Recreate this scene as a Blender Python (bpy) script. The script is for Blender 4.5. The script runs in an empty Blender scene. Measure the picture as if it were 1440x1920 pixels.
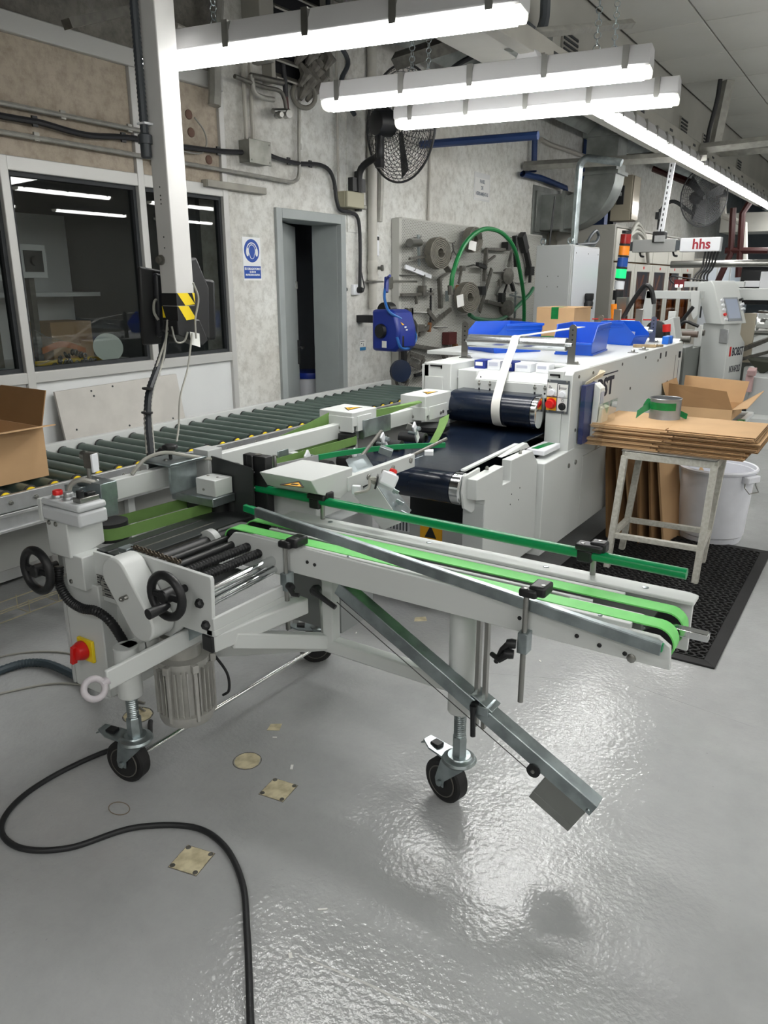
import bpy, bmesh, math, random
from mathutils import Vector, Matrix, Euler
random.seed(7)
C = bpy.context.scene.collection
R = math.radians
# ---------------------------------------------------------------- camera, world, exposure
cam_d = bpy.data.cameras.new('camera'); cam = bpy.data.objects.new('camera', cam_d); C.objects.link(cam)
cam.location = (0, 0, 1.6)
cam.rotation_euler = (R(90 - 16.85), 0, R(33.25))
cam_d.sensor_fit = 'HORIZONTAL'; cam_d.sensor_width = 36.0; cam_d.lens = 36.0 * 1420 / 1440
cam_d.clip_start = 0.05; cam_d.clip_end = 100
S = bpy.context.scene
S.camera = cam
S.view_settings.view_transform = 'Standard'; S.view_settings.look = 'None'
S.view_settings.gamma = 1.0; S.view_settings.use_curve_mapping = False
S.view_settings.exposure = 0.27
w = bpy.data.worlds.new('world'); S.world = w; w.use_nodes = True
w.node_tree.nodes['Background'].inputs[0].default_value = (0.9, 0.95, 1.0, 1)
w.node_tree.nodes['Background'].inputs[1].default_value = 0.15
LAMP = 27.0          # emission of the tube fixtures
# ---------------------------------------------------------------- materials
def lin(c):
    if isinstance(c, str):
        c = tuple(int(c[i:i + 2], 16) / 255 for i in (0, 2, 4))
        return tuple(x / 12.92 if x <= .04045 else ((x + .055) / 1.055) ** 2.4 for x in c)
    return c
MATS = {}
def mat(name, col, rough=.5, metal=0., var=0., scale=6., bump=0., bscale=60., spec=.5, col2=None, emit=0., alpha=1.):
    if name in MATS: return MATS[name]
    m = bpy.data.materials.new(name); m.use_nodes = True; N = m.node_tree.nodes; L = m.node_tree.links
    b = N['Principled BSDF']; c = lin(col)
    b.inputs['Base Color'].default_value = (*c, 1); b.inputs['Roughness'].default_value = rough
    b.inputs['Metallic'].default_value = metal; b.inputs['Specular IOR Level'].default_value = spec
    if emit: b.inputs['Emission Color'].default_value = (*c, 1); b.inputs['Emission Strength'].default_value = emit
    if alpha < 1: b.inputs['Alpha'].default_value = alpha
    if var or col2 or bump:
        tc = N.new('ShaderNodeTexCoord')
    if var or col2:
        n = N.new('ShaderNodeTexNoise'); n.inputs['Scale'].default_value = scale; n.inputs['Detail'].default_value = 6
        L.new(tc.outputs['Object'], n.inputs['Vector'])
        r = N.new('ShaderNodeValToRGB'); r.color_ramp.elements[0].position = .38; r.color_ramp.elements[1].position = .62
        d = lin(col2) if col2 else tuple(x * (1 - var) for x in c)
        r.color_ramp.elements[0].color = (*d, 1); r.color_ramp.elements[1].color = (*c, 1)
        L.new(n.outputs['Fac'], r.inputs['Fac']); L.new(r.outputs['Color'], b.inputs['Base Color'])
    if bump:
        n2 = N.new('ShaderNodeTexNoise'); n2.inputs['Scale'].default_value = bscale; n2.inputs['Detail'].default_value = 4
        L.new(tc.outputs['Object'], n2.inputs['Vector'])
        bp = N.new('ShaderNodeBump'); bp.inputs['Strength'].default_value = bump; bp.inputs['Distance'].default_value = .01
        L.new(n2.outputs['Fac'], bp.inputs['Height']); L.new(bp.outputs['Normal'], b.inputs['Normal'])
    MATS[name] = m
    return m
white = mat('machine_white', 'cbcecc', .42, bump=.02, bscale=300)
grey = mat('machine_grey', 'b9bcbb', .4, bump=.02, bscale=300)
alu = mat('aluminium', 'c3c5c6', .38, .75, var=.12, scale=20)
zinc = mat('zinc', 'aab4b6', .32, .9, var=.3, scale=14)
chrome = mat('chrome', 'd8dadb', .12, 1.)
steel = mat('steel', '9c9c98', .28, .95)
cast = mat('cast_aluminium', 'b4b3ae', .42, .35, var=.10, scale=30)
darksteel = mat('dark_steel', '6b6963', .45, .4, var=.3, scale=25)
black = mat('black_plastic', '17181a', .45)
rubber = mat('black_rubber', '1b1b1c', .65, var=.2, scale=20)
darkplate = mat('dark_plate', '3a3d3d', .4, .3)
beltg = mat('green_belt', '7cdc76', .5, var=.06, scale=30)
olive = mat('olive_belt', '6c8f4c', .55, var=.08, scale=20)
rodg = mat('green_rod', '00894f', .3)
navy = mat('navy_belt', '151e2e', .22, var=.30, scale=6, bump=.05, bscale=25)
rollgreen = mat('grey_green_roller', '5c6c65', .28, .25, var=.15, scale=10)
yellow = mat('yellow_plastic', 'f0d21c', .45)
red = mat('red_plastic', 'd41f1c', .35)
card = mat('cardboard', 'c6a278', .8, var=.08, scale=5, bump=.03, bscale=200)
card2 = mat('cardboard_inside', '8f6d48', .85, var=.08, scale=5)
cardedge = mat('cardboard_edge', '7a5c3c', .9, var=.55, scale=160)
bluep = mat('blue_plastic', '1b57c9', .32, var=.06, scale=8)
bluen = mat('blue_enamel', '1a2f86', .35)
bluepipe = mat('blue_pipe', '2b4272', .4, .2)
cream = mat('cream_paint', 'd9cfae', .6, col2='b4a988', scale=22)
conduit = mat('grey_conduit', 'a09f98', .45, .2, var=.2, scale=15)
cablek = mat('black_cable', '232427', .5)
cableg = mat('grey_cable', '9b9a92', .5)
ceilm = mat('ceiling_tile', 'c9c9c3', .8, var=.12, scale=.8)
plaster_s = mat('plain_plaster', 'c9c6bd', .8)
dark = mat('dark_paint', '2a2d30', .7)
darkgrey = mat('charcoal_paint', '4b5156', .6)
greypaint = mat('grey_door_paint', '9ba1a0', .5, var=.08, scale=5)
framep = mat('window_frame_paint', 'bdbdba', .45, .2)
plastw = mat('white_plastic', 'e4e6ea', .4)
paper = mat('paper', 'e6e6e2', .8)
greentape = mat('green_tape', '0d7a3c', .3, var=.25, scale=30)
tin = mat('tin', 'a9abad', .35, .85, var=.1, scale=20)
duct = mat('galvanised_duct', '8b8f8c', .45, .55, var=.3, scale=5)
redpipe = mat('red_pipe', '3a1110', .45, .1)
orange = mat('orange_lens', 'ef8a1a', .25)
webbing = mat('webbing', 'c9c8c2', .75, bump=.08, bscale=400)
brownwood = mat('brown_wood', '7b5230', .6)
lampon = mat('lamp_diffuser', 'ffffff', .4, emit=LAMP)
for nm in ('lamp_diffuser',):
    MATS[nm].node_tree.nodes['Principled BSDF'].inputs['Emission Color'].default_value = (1, .995, .97, 1)
lamppc = mat('lamp_housing', 'b4b4b5', .5)

def floor_mat():
    m = bpy.data.materials.new('grey_floor_paint'); m.use_nodes = True; N = m.node_tree.nodes; L = m.node_tree.links
    b = N['Principled BSDF']; tc = N.new('ShaderNodeTexCoord')
    def noise(s, d=5, r=.6):
        n = N.new('ShaderNodeTexNoise'); n.inputs['Scale'].default_value = s; n.inputs['Detail'].default_value = d; n.inputs['Roughness'].default_value = r
        L.new(tc.outputs['Object'], n.inputs['Vector']); return n
    def ramp(n, p0, c0, p1, c1):
        r = N.new('ShaderNodeValToRGB'); e = r.color_ramp.elements
        e[0].position = p0; e[0].color = (*c0, 1); e[1].position = p1; e[1].color = (*c1, 1); L.new(n.outputs['Fac'], r.inputs['Fac']); return r
    base = ramp(noise(1.3), .2, lin('a6a8a8'), .8, lin('b0b1b1'))
    sc = ramp(noise(5, 10, .7), .2, (.70, .70, .70), .65, (1, 1, 1))
    sp = ramp(noise(55, 3, .8), .26, (.40, .40, .40), .31, (1, 1, 1))
    mx = N.new('ShaderNodeMixRGB'); mx.blend_type = 'MULTIPLY'; mx.inputs[0].default_value = .5
    L.new(base.outputs[0], mx.inputs[1]); L.new(sc.outputs[0], mx.inputs[2])
    mx2 = N.new('ShaderNodeMixRGB'); mx2.blend_type = 'MULTIPLY'; mx2.inputs[0].default_value = .45
    L.new(mx.outputs[0], mx2.inputs[1]); L.new(sp.outputs[0], mx2.inputs[2])
    L.new(mx2.outputs[0], b.inputs['Base Color'])
    rr = ramp(noise(3, 3), .1, (.13,) * 3, .9, (.20,) * 3); L.new(rr.outputs[0], b.inputs['Roughness'])
    v = noise(60, 2, .5); v2 = noise(9, 2, .4)
    ad = N.new('ShaderNodeMath'); ad.operation = 'ADD'; mu = N.new('ShaderNodeMath'); mu.operation = 'MULTIPLY'; mu.inputs[1].default_value = 1.6
    L.new(v2.outputs['Fac'], mu.inputs[0]); L.new(v.outputs['Fac'], ad.inputs[0]); L.new(mu.outputs[0], ad.inputs[1])
    bp = N.new('ShaderNodeBump'); bp.inputs['Strength'].default_value = .17; bp.inputs['Distance'].default_value = .012
    L.new(ad.outputs[0], bp.inputs['Height']); L.new(bp.outputs['Normal'], b.inputs['Normal'])
    return m
def plaster_mat(name, c1, c2, stain, lo=.42, hi=.6):
    m = bpy.data.materials.new(name); m.use_nodes = True; N = m.node_tree.nodes; L = m.node_tree.links
    b = N['Principled BSDF']; tc = N.new('ShaderNodeTexCoord'); b.inputs['Roughness'].default_value = .85
    def noise(s, d, r=.6):
        n = N.new('ShaderNodeTexNoise'); n.inputs['Scale'].default_value = s; n.inputs['Detail'].default_value = d; n.inputs['Roughness'].default_value = r
        L.new(tc.outputs['Object'], n.inputs['Vector']); return n
    n1 = noise(1.1, 8, .65); r1 = N.new('ShaderNodeValToRGB'); e = r1.color_ramp.elements
    e[0].position = lo; e[0].color = (*lin(c2), 1); e[1].position = hi; e[1].color = (*lin(c1), 1); L.new(n1.outputs['Fac'], r1.inputs['Fac'])
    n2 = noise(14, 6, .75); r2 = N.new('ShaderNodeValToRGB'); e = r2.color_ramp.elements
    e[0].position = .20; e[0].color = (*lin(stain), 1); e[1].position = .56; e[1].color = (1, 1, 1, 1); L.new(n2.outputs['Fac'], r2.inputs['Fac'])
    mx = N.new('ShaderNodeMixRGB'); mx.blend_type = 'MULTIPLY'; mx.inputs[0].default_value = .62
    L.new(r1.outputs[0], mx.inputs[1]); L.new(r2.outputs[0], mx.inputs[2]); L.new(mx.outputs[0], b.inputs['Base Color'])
    n3 = noise(25, 6, .7); bp = N.new('ShaderNodeBump'); bp.inputs['Strength'].default_value = .35; bp.inputs['Distance'].default_value = .02
    L.new(n3.outputs['Fac'], bp.inputs['Height']); L.new(bp.outputs['Normal'], b.inputs['Normal'])
    return m
floorm = floor_mat()
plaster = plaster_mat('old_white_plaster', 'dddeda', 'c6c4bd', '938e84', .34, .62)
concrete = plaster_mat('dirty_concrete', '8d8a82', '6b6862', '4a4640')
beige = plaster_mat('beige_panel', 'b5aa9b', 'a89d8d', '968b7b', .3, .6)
panelw = mat('white_panel', 'd6d8d8', .5, var=.03, scale=3)
def glass_mat(name, tint, fac, k=.9):
    m = bpy.data.materials.new(name); m.use_nodes = True; N = m.node_tree.nodes; L = m.node_tree.links
    for n in list(N):
        if n.type == 'BSDF_PRINCIPLED': N.remove(n)
    t = N.new('ShaderNodeBsdfTransparent'); t.inputs[0].default_value = (*tint, 1); g = N.new('ShaderNodeBsdfGlossy'); g.inputs['Roughness'].default_value = .01
    lw = N.new('ShaderNodeLayerWeight'); lw.inputs['Blend'].default_value = .5; pw = N.new('ShaderNodeMath'); pw.operation = 'POWER'; pw.inputs[1].default_value = 4.
    f = N.new('ShaderNodeMath'); f.operation = 'MULTIPLY_ADD'; f.inputs[1].default_value = k; f.inputs[2].default_value = fac; x = N.new('ShaderNodeMixShader')
    L.new(lw.outputs['Facing'], pw.inputs[0]); L.new(pw.outputs[0], f.inputs[0]); L.new(f.outputs[0], x.inputs[0]); L.new(t.outputs[0], x.inputs[1]); L.new(g.outputs[0], x.inputs[2])
    L.new(x.outputs[0], N['Material Output'].inputs['Surface']); return m
glass = glass_mat('window_glass', (.78, .8, .79), .035)
film = glass_mat('clear_film', (.95, .96, .96), .04)
amber = glass_mat('amber_panel', (.62, .45, .3), .015, .3)
def dots_mat(name, base, hole, pitch, rad):
    m = bpy.data.materials.new(name); m.use_nodes = True; N = m.node_tree.nodes; L = m.node_tree.links
    b = N['Principled BSDF']; b.inputs['Roughness'].default_value = .5
    tc = N.new('ShaderNodeTexCoord'); mp = N.new('ShaderNodeMapping'); mp.inputs['Rotation'].default_value = (R(45), 0, 0); mp.inputs['Scale'].default_value = (0, 1 / pitch, 1 / pitch)
    L.new(tc.outputs['Object'], mp.inputs[0])
    fr = N.new('ShaderNodeVectorMath'); fr.operation = 'FRACTION'; L.new(mp.outputs[0], fr.inputs[0])
    sb = N.new('ShaderNodeVectorMath'); sb.operation = 'SUBTRACT'; sb.inputs[1].default_value = (0, .5, .5); L.new(fr.outputs[0], sb.inputs[0])
    ln = N.new('ShaderNodeVectorMath'); ln.operation = 'LENGTH'; L.new(sb.outputs[0], ln.inputs[0])
    lt = N.new('ShaderNodeMath'); lt.operation = 'LESS_THAN'; lt.inputs[1].default_value = rad; L.new(ln.outputs['Value'], lt.inputs[0])
    mx = N.new('ShaderNodeMixRGB'); mx.inputs[1].default_value = (*lin(base), 1); mx.inputs[2].default_value = (*lin(hole), 1)
    L.new(lt.outputs[0], mx.inputs[0]); L.new(mx.outputs[0], b.inputs['Base Color']); return m
pegm = dots_mat('perforated_sheet', 'b0b0aa', '62625d', .02, .3)
# ---------------------------------------------------------------- mesh builder
def V(*a): return Vector(a)
def frame(d, up=(0, 0, 1)):
    d = Vector(d).normalized(); up = Vector(up)
    if abs(d.dot(up)) > .99: up = Vector((0, 1, 0)) if abs(d.y) < .9 else Vector((1, 0, 0))
    u = up.cross(d).normalized(); v = d.cross(u); return u, v, d
class MB:
    def __init__(s): s.v = []; s.f = []
    def add(s, vs, fs):
        n = len(s.v); s.v += [Vector(a) for a in vs]; s.f += [[i + n for i in f] for f in fs]; return s
    def box(s, x0, x1, y0, y1, z0, z1):
        return s.add([(x, y, z) for z in (z0, z1) for y in (y0, y1) for x in (x0, x1)], [(0, 2, 3, 1), (4, 5, 7, 6), (0, 1, 5, 4), (2, 6, 7, 3), (0, 4, 6, 2), (1, 3, 7, 5)])
    def obox(s, c, sz, rot=(0, 0, 0)):
        M = Euler([R(a) for a in rot]).to_matrix(); c = Vector(c)
        vs = [c + M @ Vector((x * sz[0] / 2, y * sz[1] / 2, z * sz[2] / 2)) for z in (-1, 1) for y in (-1, 1) for x in (-1, 1)]
        return s.add(vs, [(0, 2, 3, 1), (4, 5, 7, 6), (0, 1, 5, 4), (2, 6, 7, 3), (0, 4, 6, 2), (1, 3, 7, 5)])
    def bar(s, p, q, w, h, up=(0, 0, 1)):
        p = Vector(p); q = Vector(q); u, v, d = frame(q - p, up)
        vs = [a + u * w / 2 * i + v * h / 2 * j for a in (p, q) for j in (-1, 1) for i in (-1, 1)]
        return s.add(vs, [(0, 2, 3, 1), (4, 5, 7, 6), (0, 1, 5, 4), (2, 6, 7, 3), (0, 4, 6, 2), (1, 3, 7, 5)])
    def tube(s, pts, r, n=8, closed=False, cap=True):
        pts = [Vector(p) for p in pts]; k = len(pts); rs = r if isinstance(r, (list, tuple)) else [r] * k
        vs = []; prev = None
        for i, p in enumerate(pts):
            if closed: d = pts[(i + 1) % k] - pts[i - 1]
            else: d = pts[min(i + 1, k - 1)] - pts[max(i - 1, 0)]
            d = d.normalized() if d.length > 1e-9 else Vector((0, 0, 1))
            if prev is None: u, v, _ = frame(d)
            else:
                u = prev - d * prev.dot(d); u = u.normalized() if u.length > 1e-6 else frame(d)[0]; v = d.cross(u)
            prev = u
            vs += [p + (u * math.cos(2 * math.pi * j / n) + v * math.sin(2 * math.pi * j / n)) * rs[i] for j in range(n)]
        fs = []
        for i in range(k if closed else k - 1):
            a = i * n; b = ((i + 1) % k) * n
            fs += [(a + j, a + (j + 1) % n, b + (j + 1) % n, b + j) for j in range(n)]
        if cap and not closed: fs += [tuple(range(n))[::-1], tuple(range((k - 1) * n, k * n))]
        return s.add(vs, fs)
    def cyl(s, p, q, r, n=16, r2=None):
        return s.tube([p, q], [r, r if r2 is None else r2], n)
    def lathe(s, c, ax, prof, n=24):
        c = Vector(c); u, v, d = frame(ax); vs = []; k = len(prof)
        for r, h in prof:
            vs += [c + d * h + (u * math.cos(2 * math.pi * j / n) + v * math.sin(2 * math.pi * j / n)) * max(r, 1e-5) for j in range(n)]
        fs = [(i * n + j, i * n + (j + 1) % n, (i + 1) * n + (j + 1) % n, (i + 1) * n + j) for i in range(k - 1) for j in range(n)]
        if prof[0][0] > 1e-4 and prof[0] != prof[-1]: fs.append(tuple(range(n))[::-1])
        if prof[-1][0] > 1e-4 and prof[0] != prof[-1]: fs.append(tuple(range((k - 1) * n, k * n)))
        return s.add(vs, fs)
    def prism(s, pts, d):
        n = len(pts); d = Vector(d); pts = [Vector(p) for p in pts]
        return s.add(pts + [p + d for p in pts], [tuple(range(n))[::-1], tuple(range(n, 2 * n))] + [(i, (i + 1) % n, n + (i + 1) % n, n + i) for i in range(n)])
    def torus(s, c, ax, Rr, r, n=28, m=8, sx=1.):
        c = Vector(c); u, v, d = frame(ax)
        return s.tube([c + (u * math.cos(2 * math.pi * i / n) * sx + v * math.sin(2 * math.pi * i / n)) * Rr for i in range(n)], r, m, True)
    def sphere(s, c, r, n=10, m=6):
        return s.lathe(Vector(c) - Vector((0, 0, r)), (0, 0, 1), [(r * math.sin(math.pi * i / m), r - r * math.cos(math.pi * i / m)) for i in range(m + 1)], n)
    def strip(s, pts, wv, t, nv=None):
        """a flat belt along pts; wv = its width vector, t = thickness"""
        pts = [Vector(p) for p in pts]; wv = Vector(wv); k = len(pts); vs = []
        for i, p in enumerate(pts):
            d = (pts[min(i + 1, k - 1)] - pts[max(i - 1, 0)]).normalized(); nn = d.cross(wv).normalized() * t / 2
            vs += [p - wv / 2 - nn, p + wv / 2 - nn, p + wv / 2 + nn, p - wv / 2 + nn]
        fs = [(i * 4 + j, i * 4 + (j + 1) % 4, i * 4 + 4 + (j + 1) % 4, i * 4 + 4 + j) for i in range(k - 1) for j in range(4)] + [(3, 2, 1, 0), tuple(range(4 * k - 4, 4 * k))]
        return s.add(vs, fs)
    def loop(s, pts, wv, t):
        pts = [Vector(p) for p in pts]; wv = Vector(wv); k = len(pts); vs = []
        for i, p in enumerate(pts):
            d = (pts[(i + 1) % k] - pts[i - 1]).normalized(); nn = d.cross(wv).normalized() * t / 2
            vs += [p - wv / 2 - nn, p + wv / 2 - nn, p + wv / 2 + nn, p - wv / 2 + nn]
        return s.add(vs, [(i * 4 + j, i * 4 + (j + 1) % 4, ((i + 1) % k) * 4 + (j + 1) % 4, ((i + 1) % k) * 4 + j) for i in range(k) for j in range(4)])
def crv(pts, k=6, closed=False):
    """smooth curve through pts"""
    P = [Vector(p) for p in pts]; n = len(P); out = []
    for i in range(n if closed else n - 1):
        p1 = P[i]; p2 = P[(i + 1) % n]
        p0 = P[i - 1] if (closed or i > 0) else p1 * 2 - p2
        p3 = P[(i + 2) % n] if (closed or i + 2 < n) else p2 * 2 - p1
        for j in range(k):
            t = j / k
            out.append(.5 * ((2 * p1) + (p2 - p0) * t + (2 * p0 - 5 * p1 + 4 * p2 - p3) * t * t + (3 * p1 - p0 - 3 * p2 + p3) * t ** 3))
    if not closed: out.append(P[-1])
    return out
def arc(c, u, v, r, a0, a1, n=12):
    c = Vector(c); u = Vector(u); v = Vector(v)
    return [c + (u * math.cos(R(a0 + (a1 - a0) * i / n)) + v * math.sin(R(a0 + (a1 - a0) * i / n))) * r for i in range(n + 1)]
ORI = {}
def mesh(name, b, off):
    me = bpy.data.meshes.new(name); me.from_pydata([v - off for v in b.v], [], b.f)
    bm = bmesh.new(); bm.from_mesh(me); bmesh.ops.recalc_face_normals(bm, faces=bm.faces)
    for f in bm.faces: f.smooth = True
    bm.to_mesh(me); bm.free(); me.set_sharp_from_angle(angle=R(38)); return me
def tag(o, label=None, cat=None, group=None, kind=None):
    for k, v in (('label', label), ('category', cat), ('group', group), ('kind', kind)):
        if v: o[k] = v
    return o
def thing(name, label, cat, loc=(0, 0, 0), group=None):
    o = bpy.data.objects.new(name, None); C.objects.link(o); o.location = loc; o.empty_display_size = .1
    ORI[o.name] = Vector(loc); return tag(o, label, cat, group)
def part(name, b, m, parent, bev=0, label=None, kind=None):
    off = ORI[parent.name] if parent else Vector((0, 0, 0))
    o = bpy.data.objects.new(name, mesh(name, b, off)); C.objects.link(o); o.data.materials.append(m)
    if parent: o.parent = parent
    ORI[o.name] = off
    if bev:
        x = o.modifiers.new('bevel', 'BEVEL'); x.width = bev; x.segments = 2; x.limit_method = 'ANGLE'; x.angle_limit = R(50)
    return tag(o, label, None, None, kind)
def solo(name, b, m, label, cat, group=None, bev=0, kind=None):
    z = min(v.z for v in b.v); n = len(b.v); loc = Vector((sum(v.x for v in b.v) / n, sum(v.y for v in b.v) / n, z))
    o = bpy.data.objects.new(name, mesh(name, b, loc)); C.objects.link(o); o.location = loc; o.data.materials.append(m); ORI[o.name] = loc
    if bev:
        x = o.modifiers.new('bevel', 'BEVEL'); x.width = bev; x.segments = 2; x.limit_method = 'ANGLE'; x.angle_limit = R(50)
    return tag(o, label, cat, group, kind)
def struct(name, b, m, parent=None, bev=0):
    o = part(name, b, m, parent, bev)
    if not parent: o['kind'] = 'structure'
    return o
def dup(o, loc=None, rz=None, label=None, parent=None):
    c = o.copy(); C.objects.link(c); ORI[c.name] = Vector(loc) if loc is not None else ORI[o.name]
    if parent: c.parent = parent
    if loc is not None: c.location = loc
    if rz is not None: c.rotation_euler = (0, 0, rz)
    if label: c['label'] = label
    for k in list(o.children): dup(k, parent=c)
    return c
def text(name, body, size, M, m, parent, depth=.0008, bold=0., sx=1.):
    """flat lettering: M places x = reading direction, y = up, z = out of the surface"""
    cu = bpy.data.curves.new(name, 'FONT'); cu.body = body; cu.size = size; cu.extrude = depth; cu.offset = bold
    cu.align_x = 'CENTER'; cu.align_y = 'CENTER'; cu.resolution_u = 3
    t = bpy.data.objects.new(name, cu); me = bpy.data.meshes.new_from_object(t); bpy.data.objects.remove(t)
    off = ORI[parent.name]
    me.transform(Matrix.Translation(-off) @ M @ Matrix.Diagonal((sx, 1, 1, 1)))
    o = bpy.data.objects.new(name, me); C.objects.link(o); me.materials.clear(); me.materials.append(m); o.parent = parent; ORI[o.name] = off
    return o
def MX(o, x, y):
    x = Vector(x).normalized(); y = Vector(y).normalized(); z = x.cross(y)
    return Matrix((( x.x, y.x, z.x, o[0]), (x.y, y.y, z.y, o[1]), (x.z, y.z, z.z, o[2]), (0, 0, 0, 1)))
def bolts(pts, ax, r, h, m, parent, name='bolt', n=8, each=True):
    if each:
        first = None
        for p in pts:
            part(name, MB().lathe(p, ax, [(r, 0), (r, h * .6), (r * .6, h)], n), m, parent)
    else:
        b = MB()
        for p in pts: b.lathe(p, ax, [(r, 0), (r, h * .6), (r * .6, h)], n)
        part(name, b, m, parent)
# ================================================================= STRUCTURE
WX = -3.88
struct('floor', MB().box(-7, 6.5, -4, 24, -.1, 0), floorm)
# left wall: old plaster beyond the office, concrete band above the office
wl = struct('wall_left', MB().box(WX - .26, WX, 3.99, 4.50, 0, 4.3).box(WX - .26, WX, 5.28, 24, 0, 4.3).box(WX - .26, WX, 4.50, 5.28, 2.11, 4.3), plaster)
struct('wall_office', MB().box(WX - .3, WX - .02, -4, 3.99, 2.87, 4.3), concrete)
struct('trim_1', MB().box(WX - .04, WX + .03, -4, 3.99, 2.775, 2.87), framep, bev=.006)
ofc = thing('office_partition', 'beige and white office partition with dark windows along left wall', 'partition', (WX, 2.5, 0))
ofc['kind'] = 'structure'
ys = [(.3, 1.42), (1.46, 2.385), (2.435, 3.245), (3.295, 3.945)]
for i, (a, b) in enumerate(ys):
    part('lower_panel', MB().box(WX - .03, WX, a, b, .02, 1.075), panelw, ofc, .002)
for a, b in ((.3, 2.3), (2.36, 3.245), (3.295, 3.965)):
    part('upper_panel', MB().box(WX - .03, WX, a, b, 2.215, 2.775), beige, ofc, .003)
for y, t in ((.27, 2.775), (1.44, 2.2), (2.41, 2.215), (3.27, 2.775), (3.967, 2.775)):
    part('mullion', MB().box(WX - .05, WX + .022, y - .024, y + .024, 0, t), framep, ofc, .004)
part('top_rail', MB().box(WX - .05, WX + .018, .3, 3.97, 2.145, 2.215), framep, ofc, .004)
part('sill_rail', MB().box(WX - .05, WX + .02, .3, 3.945, 1.075, 1.135), framep, ofc, .004)
for i, (a, b) in enumerate(ys):
    z0, z1 = 1.135, 2.145; f = .022
    wn = struct('window_%d' % (i + 1), MB().box(WX - .05, WX - .005, a, a + f, z0, z1).box(WX - .05, WX - .005, b - f, b, z0, z1).box(WX - .05, WX - .005, a + f, b - f, z0, z0 + f).box(WX - .05, WX - .005, a + f, b - f, z1 - f, z1), dark)
    part('pane', MB().box(WX - .032, WX - .028, a + f, b - f, z0 + f, z1 - f), glass, wn)
# dim office behind the glass
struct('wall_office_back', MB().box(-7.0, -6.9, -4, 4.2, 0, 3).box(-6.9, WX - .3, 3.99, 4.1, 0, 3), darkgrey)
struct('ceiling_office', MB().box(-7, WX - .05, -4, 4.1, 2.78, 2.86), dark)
# store room behind the open door
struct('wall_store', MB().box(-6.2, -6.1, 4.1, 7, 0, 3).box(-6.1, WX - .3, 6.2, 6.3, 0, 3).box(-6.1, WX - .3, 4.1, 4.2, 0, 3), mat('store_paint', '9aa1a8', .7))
struct('ceiling_store', MB().box(-6.2, WX - .3, 4.1, 6.3, 2.6, 2.7), dark)
dr = struct('door_1', MB().box(WX - .02, WX + .025, 4.465, 4.53, 0, 2.12).box(WX - .02, WX + .025, 5.25, 5.315, 0, 2.12).box(WX - .02, WX + .025, 4.53, 5.25, 2.05, 2.12)
            .box(WX - .28, WX - .02, 5.25, 5.28, 0, 2.1).box(WX - .28, WX - .02, 4.5, 4.53, 0, 2.1).box(WX - .28, WX - .02, 4.53, 5.25, 2.05, 2.1), greypaint, bev=.004)
lf = Vector((-math.cos(R(61)), math.sin(R(61)), 0))
p0 = Vector((WX - .06, 4.535, 0)); p1 = p0 + lf * .72
leaf = part('door_leaf', MB().bar(p0 + V(0, 0, 1.03), p1 + V(0, 0, 1.03), .04, 2.02), greypaint, dr, .003)
nn = Vector((lf.y, -lf.x, 0)) * -1; nn = Vector((math.sin(R(61)), math.cos(R(61)), 0)) * 1
hp = p0 + lf * .665 + nn * .022
part('door_handle', MB().bar(hp + V(0, 0, .93), hp + V(0, 0, 1.13), .012, .035, up=nn).tube([hp + V(0, 0, 1.07), hp + nn * .05 + V(0, 0, 1.07), hp + nn * .055 - lf * .11 + V(0, 0, 1.07)], .009, 8), black, leaf)
part('lock_plate', MB().bar(hp + V(0, 0, 1.55), hp + V(0, 0, 1.61), .014, .03, up=nn), steel, leaf)
# bulkhead, ceiling, far and unseen walls
cl = struct('ceiling', MB().box(-2.62, 6.5, -4, 24, 3.62, 3.7), mat('ceiling_grid', '6f6e69', .8))
y = -3.6; tl = None
for i in range(9):
    for j in range(22):
        x0 = -2.28 + i * .62 - .0; y0 = 1.2 + j * 1.0
        if i * j > 90 and i > 6: continue
        if tl is None:
            tl = part('ceiling_tile', MB().box(.006, .614, .006, .994, 3.600, 3.622), ceilm, cl, .003); tl.location = (x0, y0, 0)
        else:
            t = tl.copy(); C.objects.link(t); t.location = (x0, y0, 0)
struct('ceiling_left', MB().box(-5.5, -2.62, -4, 24, 4.25, 4.35).box(-2.64, -2.62, -4, 24, 3.7, 4.25), mat('dark_ceiling', '4b4a46', .9))
bh = struct('trim_2', MB().box(-2.62, -2.3, 2.45, 24, 3.02, 3.62), mat('bulkhead_paint', 'a9a8a1', .7, var=.1, scale=2), bev=.01)
for y in (5.95, 9.5, 10.65, 13):
    g = part('vent_grille', MB().box(-2.3, -2.285, y - .16, y + .16, 3.1, 3.32), mat('grille_frame', '8d8c86', .6), bh)
    for k in range(6): part('slat', MB().bar((-2.283, y - .14, 3.125 + k * .035), (-2.283, y + .14, 3.125 + k * .035), .012, .016), dark, g)
struct('wall_far', MB().box(-7, 6.5, 23.4, 23.5, 0, 4.3), mat('far_wall_paint', '8f9296', .8))
struct('wall_right', MB().box(6.4, 6.5, -4, 24, 0, 4.3), plaster_s)
struct('wall_back', MB().box(-7, 6.5, -4.1, -4, 0, 4.3), plaster_s)
# pilaster strip right of the door
struct('trim_3', MB().box(WX, WX + .012, 5.36, 5.62, 2.0, 4.25), plaster)
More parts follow.
